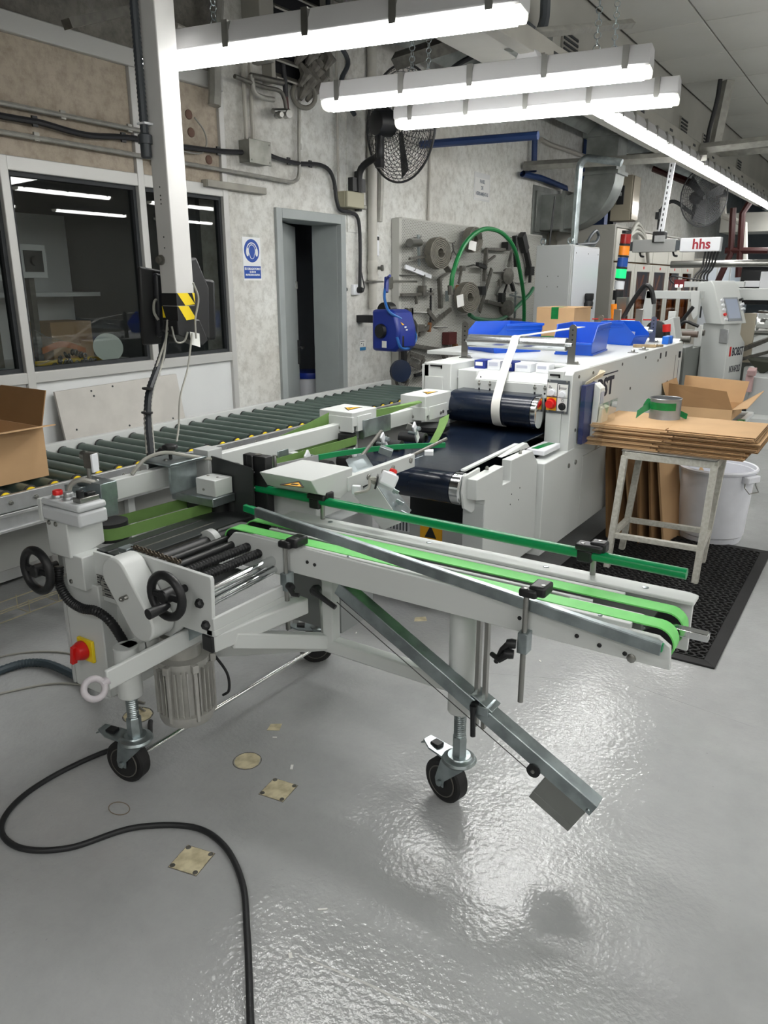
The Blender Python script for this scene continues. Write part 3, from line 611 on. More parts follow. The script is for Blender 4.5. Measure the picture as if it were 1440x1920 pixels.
def cover(x0, x1, y0, y1, z0, z1, zl):
    cv = part('belt_cover', MB().box(x0, x1, y0, y1, z0, z1), white, G, .004, 'white box cover with yellow warning triangle')
    part('cover_skirt', MB().box(x1 - .01, x1 + .004, y0 + .04, y1 - .05, zl, z0 + .05).box(x0 + .05, x1 + .004, y0 - .004, y0 + .01, zl, z0 + .05), white, cv, .002)
    cx, cy = (x0 + x1) / 2 + .01, (y0 + y1) / 2
    def tri(s, h0, h1, m, nm):
        part(nm, MB().prism([V(cx, cy, z1) + V(s * .9 * -.6, 0, h0) , V(cx, cy, z1) + V(s * .55, s, h0), V(cx, cy, z1) + V(s * .55, -s, h0)], (0, 0, h1)), m, cv)
    tri(.062, .0004, .0012, black, 'warning_border'); tri(.048, .0012, .0016, mat('warning_yellow', 'f2b21c', .5), 'warning_triangle')
    part('warning_symbol', MB().box(cx - .004, cx + .012, cy - .018, cy + .016, z1 + .0028, z1 + .0034), black, cv)
    bolts([(x1 + .004, (y0 + y1) / 2 + .02, zl + .025), (x1 + .004, y1 - .1, zl + .03)], (1, 0, 0), .010, .006, steel, cv)
    bolts([(x0 + .06, y0 - .004, z1 - .03), (x0 + .06, y0 - .004, zl + .08)] if zl < .86 else [(x1 - .08, y0 - .004, zl + .02)], (0, -1, 0), .010, .006, steel, cv)
    return cv
cover(-2.31, -2.11, 2.94, 3.15, .93, 1.002, .905)
cover(-2.27, -2.105, 3.63, 3.925, .885, .997, .86)
part('twisted_belt', MB().strip(crv([(-2.27, 2.55, .895), (-2.265, 2.75, .925), (-2.25, 2.94, .965)]), (0, .01, .055), .003), olive, G)
part('twisted_belt', MB().add([(-2.13, 3.15, .985), (-2.13, 3.15, .94), (-2.15, 3.64, .972), (-2.13, 3.64, .966), (-2.127, 3.15, .985), (-2.127, 3.15, .94), (-2.147, 3.64, .969), (-2.127, 3.64, .963)], [(0, 1, 3, 2), (4, 6, 7, 5), (0, 2, 6, 4), (1, 5, 7, 3), (0, 4, 5, 1), (2, 3, 7, 6)]), olive, G)
part('twisted_belt', MB().strip(crv([(-2.045, 3.74, .875), (-2.0, 3.64, .85), (-1.93, 3.42, .80), (-1.90, 3.29, .785)]), (.05, .02, .03), .003), olive, G, 0, 'olive belt dropping onto the dark belt')
for y, z in ((2.97, .90), (2.55, .87)): part('cover_post', MB().box(-2.20, -2.16, y, y + .04, .0, z), grey, G, .003)
part('drive_disc', MB().lathe((-2.10, 3.70, .80), (0, 0, 1), [(.09, 0), (.10, .01), (.10, .03), (.06, .035)], 24), black, G)
part('bracket_plate', MB().box(-2.10, -2.095, 3.02, 3.26, .87, .955).box(-2.13, -2.1, 3.02, 3.025, .86, .955), zinc, G, .001)
part('bracket_plate', MB().box(-2.12, -2.115, 2.40, 2.47, .83, .91), zinc, G, .001)
for x, y, z, tl in ((-2.03, 2.86, .80, 0), (-1.99, 3.04, .85, 1), (-1.98, 3.32, .86, 1), (-2.07, 2.56, .84, 0)):
    lk = part('linkage_plate', MB().obox((x, y, z), (.010, .04, .12), (38, 0, 12)), plastw, G, .002)
    part('linkage_bolt', MB().lathe((x - .02, y + .012, z + .02), (1, -.2, 0), [(.013, 0), (.013, .035), (.009, .045)], 6).lathe((x - .03, y - .02, z - .0), (1, -.2, 0), [(.009, 0), (.009, .05)], 10), zinc, lk)
    part('linkage_joint', MB().cyl((x - .06, y + .03, z + .03), (x, y + .01, z + .01), .011, 10).obox((x - .05, y + .02, z + .02), (.03, .03, .03), (0, 20, 30)), steel, lk)
    if tl: part('linkage_hole', MB().obox((x + .005, y + .022, z + .033), (.002, .008, .014), (38, 0, 12)), black, lk)
for y, z in ((2.62, .80), (2.90, .77), (3.22, .79), (3.46, .79)):
    part('press_roller', MB().lathe((-2.16, y, z), (1, .08, 0), [(.022, 0), (.038, .002), (.038, .15), (.026, .152), (.024, .14), (.01, .14)], 18), black, G)
# ================================================================= TRANSFER STATION
T = thing('transfer_station', 'white cover unit with sloping galvanised channel, grey bar and curved green guide', 'machine', (-1.7, 2.3, 0))
cv = part('housing', MB().prism([(-1.957, 2.100, 0.743), (-1.677, 2.100, 0.755), (-1.670, 2.100, 0.882), (-1.947, 2.100, 0.894)], (0, .30, 0)), white, T, .003)
part('sloped_cover', MB().prism([(-1.570, 1.943, 0.957), (-1.570, 2.186, 0.956), (-1.570, 2.184, 0.884), (-1.570, 2.107, 0.854), (-1.570, 1.982, 0.901)], (-.235, 0, 0)), white, T, .003, 'white cover with slanted end')
wz = .8955
wt = part('warning_label', MB().prism([(-1.619, 1.843, 0.957), (-1.533, 1.858, 0.957), (-1.594, 1.910, 0.957)], (0, 0, .0016)), mat('warning_yellow', 'f2b21c', .5), T)
q0, q1, q2 = [V(*q) + V(0, 0, .002) for q in ((-1.617, 1.841, 0.958), (-1.532, 1.856, 0.958), (-1.592, 1.908, 0.958))]
part('label_border', MB().bar(q0, q1, .006, .0012).bar(q1, q2, .006, .0012).bar(q2, q0, .006, .0012).bar((q0 + q1 + q2) / 3 + V(-.012, 0, 0), (q0 + q1 + q2) / 3 + V(.012, .004, 0), .012, .0012), black, wt)
part('stop_plate', MB().prism([(-2.10, 2.0, .73), (-2.10, 2.0, .968), (-1.90, 2.0, .948), (-1.888, 2.0, .94), (-1.898, 2.0, .73)], (0, .006, 0)), darkplate, T, .0, 'dark upright stop plate')
part('upright_profile', MB().box(-1.955, -1.842, 2.02, 2.06, .77, .99).box(-1.93, -1.90, 2.012, 2.02, .77, .99), black, T, .004, 'black upright profile')
bolts([(-1.894, 2.012, z) for z in (.79, .87, .93)], (0, -1, 0), .004, .003, alu, T)
part('profile_hole', MB().lathe((-1.895, 2.04, .9905), (0, 0, 1), [(.008, 0), (.014, .001), (.014, .002)], 16), darksteel, T)
part('flat_bar', MB().box(-1.59, -1.565, 2.15, 2.62, .872, .925), white, T, .002)
bolts([(-1.565, y, .90) for y in (2.28, 2.38, 2.45)] + [(-1.565, 2.585, .905)], (1, 0, 0), .012, .006, steel, T)
part('channel_side', MB().prism([(-1.589, 2.220, 0.838), (-1.502, 2.220, 0.906), (-1.382, 2.220, 0.768), (-1.460, 2.220, 0.725)], (0, .004, 0)), white, T, .001)
part('sloping_channel', MB().prism([(-1.505, 2.225, 0.905), (-1.385, 2.225, 0.766), (-1.414, 2.340, 0.777), (-1.498, 2.340, 0.860)], (.004, .0, .003)), zinc, T, .001, 'galvanised tray sloping down to the right')
part('channel_back', MB().prism([(-1.498, 2.340, 0.860), (-1.414, 2.340, 0.777), (-1.485, 2.340, 0.707), (-1.554, 2.340, 0.749)], (0, .004, 0)), zinc, T, .001)
part('sloping_channel', MB().prism([(-1.729, 2.360, 0.929), (-1.664, 2.400, 0.951), (-1.614, 2.400, 0.895), (-1.688, 2.360, 0.863)], (.0, .003, .004)), zinc, T, .001, 'galvanised plate behind the grey bar')
for c in ((-1.446, 2.270, 0.859), (-1.425, 2.270, 0.819), (-1.406, 2.270, 0.779)):
    part('wing_bolt', MB().obox(V(*c) + V(.006, 0, .008), (.03, .008, .012), (0, 25, 20)).cyl(V(*c), V(*c) + V(.008, 0, .012), .006, 8), zinc, T)
n_ = V(.35, -.25, .9).normalized()
ec = V(*(-1.407, 2.170, 0.931)); em = Euler((R(-28), R(24), R(28))).to_matrix()
def el(a, b, c): return ec + em @ V(a, b, c)
es = part('stop_button_box', MB().obox(ec, (.062, .068, .05), (-28, 24, 28)), plastw, T, .007, 'white box with red stop button')
n_ = em @ V(0, 0, 1)
part('button_ring', MB().lathe(el(.004, 0, .025), n_, [(.019, 0), (.020, .005), (.016, .008)], 18), plastw, es); part('button', MB().lathe(el(.004, 0, .025), n_, [(.014, .006), (.0145, .018), (.012, .022)], 18), red, es)
bolts([el(a, b, .025) for a in (-.024, .024) for b in (-.027, .027)], n_, .004, .002, steel, es)
part('gland_plate', MB().lathe(el(-.032, -.01, -.02), em @ V(-1, 0, -.2), [(.028, 0), (.028, .006)], 20), black, T)
part('cable_gland', MB().lathe(el(-.038, -.01, -.02), em @ V(-1, -.3, -.2), [(.014, 0), (.014, .010), (.011, .016), (.007, .026)], 6), cableg, T)
part('stop_cable', MB().tube(crv([el(-.06, -.016, -.024), (-1.437, 2.090, 0.913), (-1.474, 2.060, 0.901)]), .0055, 8), cableg, T)
part('cable_clip', MB().obox((-1.486, 2.090, 0.906), (.03, .02, .03), (0, 0, 20)), plastw, T, .003)
rp = [(-2.06, 2.27, .872), (-2.0, 2.53, .875), (-1.955, 2.66, .876), (-1.88, 2.82, .876), (-1.79, 2.94, .876), (-1.665, 3.06, .875)]
part('curved_guide', MB().strip(crv(rp[1:], 8), (0, 0, .022), .012), rodg, T, 0, 'curved green guide rail over the dark belt')
part('guide_channel', MB().strip(crv([(-2.075, 2.2, .86), (-2.06, 2.27, .864), (-2.0, 2.53, .869)], 4), (0, 0, .034), .006), alu, T)
part('guide_tip', MB().obox((-2.07, 2.17, .862), (.02, .05, .026)), rodg, T, .003)
part('guide_post', MB().cyl((-2.02, 2.27, .79), (-2.02, 2.27, .93), .0085, 10), steel, T)
part('guide_clamp', MB().obox((-2.035, 2.27, .862), (.05, .04, .03), (0, 0, 10)), zinc, T, .002)
part('guide_arm', MB().cyl((-1.72, 2.40, .895), (-1.93, 2.92, .935), .008, 8), darksteel, T); part('guide_arm', MB().cyl((-1.72, 2.62, .84), (-1.66, 3.06, .905), .008, 8), darksteel, T)
part('guide_clamp', MB().obox((-1.80, 2.76, .885), (.06, .05, .03), (0, 20, 30)), zinc, T, .002)
part('guide_clamp', MB().obox((-1.66, 2.90, .87), (.04, .05, .02), (0, 0, 30)), plastw, T, .002)
part('station_frame', MB().box(-1.84, -1.60, 2.14, 2.36, .30, .76), mat('station_grey', '8a8d8d', .5), T, .003)  # one even mid grey over the whole station frame
# ================================================================= ROLLER CONVEYOR
Q = thing('roller_conveyor', 'long roller conveyor of grey green rollers running along the left wall', 'conveyor', (-3.3, 3.4, 0))
xn, xf, zc, yA, yB = -2.965, -3.62, .735, -.1, 5.62
part('side_profile', MB().box(xn - .018, xn + .004, yA, yB, .685, .755), alu, Q, .002, 'near aluminium side rail')
part('lower_profile', MB().box(xn - .06, xn - .01, yA, yB, .60, .685).box(xn - .012, xn + .006, yA, yB, .665, .68).box(xn - .012, xn + .006, yA, yB, .60, .613), alu, Q, .002)
part('side_profile', MB().box(xf - .03, xf + .012, yA, yB, .66, .785), white, Q, .003, 'far white side rail')
part('side_skirt', MB().box(xn - .07, xn - .05, yA, yB, .42, .60), mat('skirt_grey', '8e8f8c', .5), Q, .002)
n = 49; dy = (yB - yA - .1) / n
for i in range(n):
    y = yA + .06 + dy * i
    r = part('roller', MB().cyl((xf + .03, y, zc), (xn - .03, y, zc), .031, 18), rollgreen, Q) if i == 0 else None
    if i == 0:
        R0 = r
        part('roller_ring', MB().lathe((xf + .022, y, zc), (1, 0, 0), [(.03, 0), (.034, .002), (.034, .008), (.03, .01)], 18), black, r)
        part('roller_ring', MB().lathe((xn - .036, y, zc), (1, 0, 0), [(.03, 0), (.034, .002), (.034, .008), (.03, .01)], 18), black, r)
        part('bushing', MB().lathe((xn - .026, y, zc), (1, 0, 0), [(.027, 0), (.025, .006), (.016, .008)], 16), yellow, r)
        part('roller_bolt', MB().lathe((xn + .004, y, zc - .012), (1, 0, 0), [(.011, 0), (.011, .006), (.007, .007), (.007, .014)], 6), steel, r)
    else:
        c = R0.copy(); C.objects.link(c); c.location = (0, dy * i, 0)
        for k in R0.children: g = k.copy(); C.objects.link(g); g.parent = c
b = MB()
for y in (.4, 2.3, 4.2, 5.5):
    part('leg', MB().box(xn - .06, xn - .02, y - .02, y + .02, 0, .6).box(xf - .01, xf + .03, y - .02, y + .02, 0, .66).box(xf, xn - .04, y - .02, y + .02, .25, .29), grey, Q, .003)
# open carton on the rollers
K = thing('open_carton', 'open brown carton standing on the roller conveyor at left edge', 'box', (-3.33, 1.7, .768))
x0, x1, y0, y1, z0, z1 = -3.52, -3.08, 1.42, 1.945, .7685, .99
t = .005
part('carton_body', MB().box(x0, x1, y0, y1, z0, z0 + t).box(x0, x0 + t, y0, y1, z0 + t, z1).box(x1 - t, x1, y0, y1, z0 + t, z1).box(x0 + t, x1 - t, y0, y0 + t, z0 + t, z1).box(x0 + t, x1 - t, y1 - t, y1, z0 + t, z1), card, K)
part('flap', MB().prism([(x1, y0, z1), (x1, y1, z1), (x1 + .115, y1 - .01, z1 + .02), (x1 + .115, y0 + .01, z1 + .02)], (-.002, 0, .005)), card, K, 0, 'near flap folded outward')
part('flap', MB().prism([(x0 + .01, y1, z1), (x1 - .01, y1, z1), (x1 - .04, y1 + .06, z1 + .15), (x0 + .05, y1 + .06, z1 + .15)], (0, .005, 0)), card2, K)
part('flap', MB().prism([(x0, y0, z1), (x0, y1, z1), (x0 - .09, y1 - .01, z1 + .10), (x0 - .09, y0 + .01, z1 + .10)], (-.005, 0, .002)), card2, K)
# board leaning behind the conveyor
L = solo('leaning_board', MB().prism([(-3.70, 2.52, .30), (-3.70, 3.40, .30), (-3.835, 3.40, 1.035), (-3.835, 2.52, 1.02)], (-.016, 0, 0)), mat('board_paint', 'bdbab4', .7, var=.1, scale=8), 'pale worn board leaning on white wall behind the rollers', 'board')
for y, z in ((2.60, .80), (2.96, .77), (3.30, .765), (2.75, 1.0), (2.9, 1.01), (2.76, .97)):
    x = -3.70 - .135 * (z - .30) / .735
    part('nail_hole', MB().lathe((x - .001, y, z), (1, 0, .18), [(.006, 0), (.006, .002)], 8), dark, L)
# ================================================================= FOLDER GLUER DELIVERY (big white machine)
B = thing('delivery_machine', 'large white carton machine with two wide dark blue belts', 'machine', (-1.9, 5, 0))
SX = -1.42
part('side_wall', MB().prism([(SX, 4.04, .19), (SX, 4.04, 1.115), (SX, 4.06, 1.135), (SX, 6.60, 1.14), (SX, 6.62, 1.12), (SX, 6.62, .19)], (-.05, 0, 0)), white, B, .004)
part('left_wall', MB().box(-2.36, -2.31, 4.02, 6.6, .15, 1.13), white, B, .004)
part('top_plate', MB().box(-2.36, SX - .003, 4.32, 6.62, 1.125, 1.1395), white, B, .003)
part('rear_body', MB().box(-2.31, SX - .05, 4.9, 6.6, .2, 1.12), grey, B)
part('right_post', MB().box(-1.562, SX - .05, 4.035, 4.34, .62, 1.135), white, B, .004, 'post with the control panel')
part('post_slot', MB().box(-1.548, -1.49, 4.031, 4.037, 1.108, 1.118).box(-1.497, -1.49, 4.031, 4.037, 1.098, 1.118), black, B)
part('left_post', MB().box(-2.345, -2.16, 4.02, 4.42, .60, 1.14), white, B, .004)
part('left_post_door', MB().box(-2.335, -2.21, 4.012, 4.02, .70, 1.06), white, B, .002)
part('post_slot', MB().box(-2.30, -2.22, 4.015, 4.022, 1.118, 1.128).box(-2.228, -2.22, 4.015, 4.022, 1.108, 1.128).box(-2.162, -2.156, 4.12, 4.26, 1.055, 1.085), black, B)
for k in range(5): part('slot_pin', MB().cyl((-2.165, 4.11 + k * .038, 1.055), (-2.145, 4.11 + k * .038, 1.052), .008, 8), plastw, B)
part('cross_cover', MB().prism([(-2.03, 4.10, .965), (-2.03, 4.085, .985), (-2.03, 4.085, 1.055), (-2.03, 4.13, 1.095), (-2.03, 4.34, 1.095), (-2.03, 4.34, .965)], (.468, 0, 0)), white, B, .003, 'long cover with keyhole latches')
part('cover_step', MB().box(-2.155, -2.03, 4.10, 4.3, .975, 1.10), white, B, .003)
part('cover_front', MB().box(-2.03, -1.565, 4.078, 4.086, .975, 1.05), white, B, .002)
for x in (-2.0, -1.93, -1.65, -1.59):
    part('latch', MB().lathe((x, 4.078, 1.03), (0, -1, 0), [(.009, 0), (.009, .004), (.005, .01)], 10).box(x - .003, x + .003, 4.072, 4.078, 1.02, 1.048), steel, B)
    part('latch_hole', MB().lathe((x, 4.0785, 1.0), (0, -1, 0), [(.006, 0), (.006, .001)], 10), black, B)
bolts([(-2.0, 4.095, 1.066), (-1.86, 4.095, 1.066)], (0, -1, 0), .005, .002, black, B)
part('top_step', MB().box(-2.10, -1.57, 4.335, 4.36, 1.095, 1.145), white, B, .004)
def belt_loop(nm, x0, x1, ya, za, yb, zb, r, m):
    xc = (x0 + x1) / 2
    pts = arc((xc, ya, za), (0, -1, 0), (0, 0, 1), r, -90, 90, 16) + arc((xc, yb, zb), (0, -1, 0), (0, 0, 1), r, 90, 270, 12)
    return part(nm, MB().loop(pts, (x1 - x0, 0, 0), .006), m, B)
belt_loop('upper_belt', -2.115, -1.605, 3.99, .905, 4.7, .905, .088, navy)
belt_loop('lower_belt', -2.16, -1.565, 2.985, .70, 5.0, .72, .072, navy)
part('belt_seam', MB().box(-1.862, -1.854, 3.08, 4.3, .7755, .777), mat('seam_grey', '7d848a', .6), B)
def hub(nm, x0, x1, y, z, r):
    part(nm, MB().lathe((x0, y, z), (1, 0, 0), [(r * .9, 0), (r, .004), (r, x1 - x0 - .004), (r * .93, x1 - x0), (r * .5, x1 - x0)], 28), chrome, B)
hub('roller_hub', -1.605, -1.57, 3.99, .905, .088); hub('roller_hub', -2.15, -2.115, 3.99, .905, .088)
hub('roller_hub', -1.565, -1.515, 2.985, .70, .075); hub('roller_hub', -2.20, -2.16, 2.985, .70, .075)
part('roller_core', MB().cyl((-2.12, 3.99, .905), (-1.60, 3.99, .905), .08, 20).cyl((-2.17, 2.985, .70), (-1.56, 2.985, .70), .066, 20), darksteel, B)
part('support_roller', MB().cyl((-2.1, 4.35, .70), (-1.5, 4.35, .70), .035, 16).cyl((-1.60, 4.20, .68), (-1.5, 4.20, .68), .045, 16), zinc, B)
part('belt_edge_rail', MB().prism([(-1.56, 3.02, .772), (-1.56, 3.62, .79), (-1.535, 3.62, .79), (-1.535, 3.02, .772)], (0, 0, .010)), white, B, .002)
part('hub_plate', MB().prism([(-1.512, 2.93, .70), (-1.512, 2.95, .77), (-1.512, 3.1, .78), (-1.512, 3.1, .60), (-1.512, 3.03, .58), (-1.512, 2.95, .62)], (.012, 0, 0)), white, B, .002)
# low guards at the front
part('front_guard', MB().prism([(-1.50, 2.97, .755), (-1.50, 3.25, .765), (-1.50, 3.25, .67), (-1.50, 3.34, .67), (-1.50, 3.34, .775), (-1.50, 3.60, .775), (-1.50, 3.68, .70), (-1.50, 3.70, .22), (-1.50, 3.06, .22), (-1.50, 3.06, .64), (-1.50, 2.97, .66)], (.05, 0, 0)), white, B, .003, 'stepped guard beside the lower belt')
part('guard_return', MB().box(-1.56, -1.452, 3.055, 3.075, .22, .62), grey, B, .002)
part('front_guard', MB().prism([(-1.51, 3.69, .18), (-1.51, 3.69, .692), (-1.51, 4.30, .70), (-1.51, 4.30, .18)], (.095, 0, 0)), white, B, .004)
part('side_skirt', MB().box(-1.47, -1.415, 4.301, 6.6, .18, .62), white, B, .003)
part('guard_rail', MB().prism([(-1.535, 3.35, .78), (-1.535, 3.62, .80), (-1.535, 3.66, .80), (-1.535, 3.70, .77)], (.03, 0, 0)), white, B, .003)
bolts([(-1.475, 3.12, .768), (-1.475, 3.50, .776)], (0, 0, 1), .009, .018, steel, B)
bolts([(-1.415, 4.06, .61), (-1.415, 4.17, .61)], (1, 0, 0), .014, .008, steel, B)
bolts([(-1.45, 3.35, .55), (-1.45, 3.45, .55), (-1.45, 3.36, .60), (-1.45, 3.46, .61)], (1, 0, 0), .004, .002, black, B)
bolts([(SX, y, z) for y, z in ((4.14, 1.10), (4.14, .80), (4.38, 1.10), (4.95, 1.10), (5.5, 1.10), (4.78, .86), (5.18, .92), (5.85, 1.05), (5.9, .70), (6.2, .86))], (1, 0, 0), .010, .005, darksteel, B)
part('rubber_pad', MB().box(-1.56, -1.455, 3.78, 4.02, .712, .742), plastw, B, .006, 'white padded tray with green tape')
part('pad_tape', MB().prism([(-1.54, 3.80, .7425), (-1.50, 3.80, .7425), (-1.48, 4.0, .7425), (-1.52, 4.0, .7425)], (0, 0, .001)), greentape, B)
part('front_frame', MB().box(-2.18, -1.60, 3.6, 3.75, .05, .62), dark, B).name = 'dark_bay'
part('bay_panel', MB().box(-2.2, -1.56, 3.30, 3.315, .18, .42), grey, B, .002)
part('warning_plate', MB().box(-1.93, -1.80, 3.292, 3.30, .30, .40), mat('warning_yellow', 'f2b21c', .5), B, 0, 'yellow triangle plate below the belt')
part('warning_frame', MB().prism([(-1.90, 3.29, .315), (-1.83, 3.29, .315), (-1.865, 3.29, .385)], (0, -.001, 0)), black, B)
part('bay_vent', MB().box(-2.18, -2.0, 3.29, 3.30, .32, .40), plastw, B)
for i in range(9): part('vent_slit', MB().box(-2.175 + i * .02, -2.168 + i * .02, 3.286, 3.291, .325, .395), darkgrey, B)
for x in (-1.9, -1.55): part('machine_foot', MB().lathe((x, 3.5, 0), (0, 0, 1), [(.05, 0), (.05, .02), (.02, .03), (.02, .22)], 16), grey, B)
part('machine_foot', MB().lathe((-1.5, 6.4, 0), (0, 0, 1), [(.05, 0), (.05, .02), (.02, .03), (.02, .2)], 16), grey, B)
part('machine_foot', MB().lathe((-2.3, 6.4, 0), (0, 0, 1), [(.05, 0), (.05, .02), (.02, .03), (.02, .2)], 16), grey, B)
# control panel on the post
cp = part('control_panel', MB().box(-1.560, -1.432, 4.028, 4.036, .905, 1.088), mat('panel_slate', '54595f', .5), B, .002, 'slate grey push button panel')
for x, z, m in ((-1.528, 1.035, paper), (-1.466, 1.03, paper), (-1.528, .955, mat('warning_yellow', 'f2b21c', .5)), (-1.466, .955, paper)):
    part('button_plate', MB().box(x - .028, x + .028, 4.025, 4.029, z - .036, z + .036), m, cp)
for x, z, r, h, m in ((-1.526, 1.018, .017, .012, plastw), (-1.466, 1.012, .017, .012, plastw), (-1.528, .957, .024, .035, red), (-1.464, .945, .017, .018, black)):
    part('push_button', MB().lathe((x, 4.025, z), (0, -1, 0), [(r * 1.25, 0), (r * 1.25, .004), (r * (1 if h < .03 else .6), .005), (r, h * .6), (r * .9, h)], 18), m, cp)
part('button_marks', MB().box(-1.548, -1.535, 4.0245, 4.0255, 1.05, 1.054).box(-1.548, -1.528, 4.0245, 4.0255, 1.042, 1.0455).box(-1.488, -1.444, 4.0245, 4.0255, 1.045, 1.048).box(-1.488, -1.446, 4.0245, 4.0255, 1.039, 1.041).box(-1.488, -1.484, 4.0245, 4.0255, 1.036, 1.062), dark, cp)
part('button_ring', MB().torus((-1.464, 4.0248, .978), (0, 1, 0), .006, .001, 12, 4), dark, cp)
bolts([(-1.547, 4.028, 1.08), (-1.447, 4.028, 1.08), (-1.547, 4.028, .913), (-1.447, 4.028, .913)], (0, -1, 0), .006, .003, steel, cp)
# side lettering (first letters hidden behind the pouch)
text('lettering', 'BOBST', .148, MX((SX + .0012, 4.50, .985), (0, 1, 0), (0, 0, 1)), mat('letter_navy', '1d2233', .5), B, .0006, .006, 1.32)
part('underline', MB().box(SX, SX + .001, 4.50, 4.87, 1.062, 1.070), mat('letter_navy', '1d2233', .5), B)
for y in (5.90, 6.06): part('side_slot', MB().box(SX - .001, SX + .002, y, y + .035, 1.06, 1.10), black, B)
part('panel_seam', MB().box(SX - .001, SX + .001, 6.40, 6.408, .75, 1.05).box(SX - .001, SX + .001, 6.52, 6.53, .8, 1.0), darkgrey, B)
part('panel_handle', MB().box(SX, SX + .012, 6.50, 6.53, 1.02, 1.07), black, B, .003)
# ---- tension roller stand with webbing strap on the machine top
def stand(label, xa, xb, y, r, zr, hpost):
    t = thing('roller_stand', label, 'roller', (xa, y, 1.14))
    for x in (xa, xb):
        part('upright', MB().prism([V(x, y - .003, 1.14) + V(a, 0, b) for a, b in [(-.022, .004), (.022, .004), (.022, hpost - .02)] + [(.022 * math.cos(R(k)), hpost - .02 + .022 * math.sin(R(k))) for k in range(20, 180, 20)] + [(-.022, hpost - .02)]], (0, .006, 0)), steel, t)
        part('base_lug', MB().box(x - .022, x + .055, y - .03, y + .003, 1.14, 1.145).lathe((x + .040, y - .014, 1.145), (0, 0, 1), [(.012, 0), (.012, .01), (.007, .014)], 6), steel, t)
        for k in range(4): part('hole', MB().lathe((x, y - .003, 1.14 + hpost - .03 - k * .028), (0, -1, 0), [(.005, .0), (.005, .001)], 8), black, t)
    part('roller', MB().lathe((xa + .03, y, zr), (1, 0, 0), [(.012, -.02), (.012, 0), (r * .8, 0), (r, .004), (r, xb - xa - .064), (r * .9, xb - xa - .06), (.012, xb - xa - .06), (.012, xb - xa - .03)], 26), mat('roller_steel', 'cfd3d4', .22, .9, var=.06, scale=30), t)
    return t
stand('bright steel roller between two uprights carrying the white strap', -2.27, -1.565, 4.40, .040, 1.25, .225)
stand('farther steel roller between uprights at the far end of the machine top', -2.05, -1.62, 6.42, .035, 1.225, .20)
solo('webbing_strap', MB().strip(crv([(-1.80, 3.99, .808), (-1.80, 3.92, .83), (-1.80, 3.889, .885), (-1.805, 3.896, .94), (-1.82, 3.95, .995), (-1.865, 4.14, 1.128), (-1.895, 4.30, 1.233), (-1.91, 4.358, 1.275), (-1.905, 4.39, 1.292), (-1.87, 4.43, 1.294), (-1.70, 4.93, 1.325)], 5), (.052, 0, 0), .003), webbing, 'white webbing strap running over the steel roller down to the dark belt', 'strap')
# ---- blue bins
def bin_(label, x, y, z, rz, W=.21, D=.30, H=.175, s=1.):
    t = thing('storage_bin', label, 'bin', (0, 0, 0), 'blue storage bins on the machine')
    w_, d_, h_ = W / 2 * s, D * s, H * s; f = .012; tk = .004
    b = MB().box(-w_ * .86, w_ * .86, .03, d_ - f, 0, tk)                                       # floor
    def wall(p0, p1, q1, q0, n): b.prism([p0, p1, q1, q0], n)
    for sgn in (-1, 1):
        xo, xi = sgn * w_, sgn * w_ * .88
        wall(V(xi, .03, 0), V(xi, d_ - f, 0), V(xo, d_, h_), V(xo, .10 * s, h_), V(-sgn * tk, 0, 0))
        wall(V(xi, .03, 0), V(xo, .10 * s, h_), V(xo * .98, .0, h_ * .5), V(xi, .0, h_ * .40), V(-sgn * tk, 0, 0))
    wall(V(-w_ * .88, d_ - f, 0), V(w_ * .88, d_ - f, 0), V(w_, d_, h_), V(-w_, d_, h_), V(0, -tk, 0))
    wall(V(-w_ * .88, .03, 0), V(w_ * .88, .03, 0), V(w_ * .9, -.0, h_ * .40), V(-w_ * .9, -.0, h_ * .40), V(0, tk, 0))
    part('shell', b, bluep, t)
    part('rim', MB().box(-w_ - .006, w_ + .006, d_ - .002, d_ + .008, h_ - .014, h_ + .003).box(-w_ - .006, -w_ + .004, .10 * s, d_, h_ - .014, h_ + .003).box(w_ - .004, w_ + .006, .10 * s, d_, h_ - .014, h_ + .003), bluep, t, .002)
    part('front_lip', MB().box(-w_ * .92, w_ * .92, -.008, .004, h_ * .36, h_ * .44), bluep, t, .002)
    for sgn in (-1, 1): part('side_rib', MB().bar((sgn * w_ * .985, .11 * s, h_ * .80), (sgn * w_ * .985, d_, h_ * .80), .008, .006).box(min(sgn * w_ * .86, sgn * w_ * .94), max(sgn * w_ * .86, sgn * w_ * .94), .03, d_, 0, .012), bluep, t, .001)
    t.location = (x, y, z); t.rotation_euler = (0, 0, R(rz)); return t
bin_('large blue bin at the left, behind the steel roller', -2.41, 4.86, 1.1405, -32, .40, .40, .19)
bin_('large blue bin in front of the brown carton, right end of the steel roller', -1.747, 4.926, 1.1405, 6, .27, .50, .19)
bin_('smaller blue bin behind the large right bin, holding a white cup', -1.60, 6.02, 1.1405, 70, .20, .30, .17)
part('shelf_tray', MB().box(-2.75, -2.36, 4.75, 5.6, 1.115, 1.14).box(-2.5, -2.36, 4.8, 5.5, 1.0, 1.115), white, B, .003)
solo('cup', MB().lathe((-1.70, 6.06, 1.147), (0, 0, 1), [(.001, 0), (.028, 0), (.038, .09), (.036, .09), (.026, .004), (.001, .004)], 18), plastw, 'white plastic cup in the smaller blue bin', 'cup')
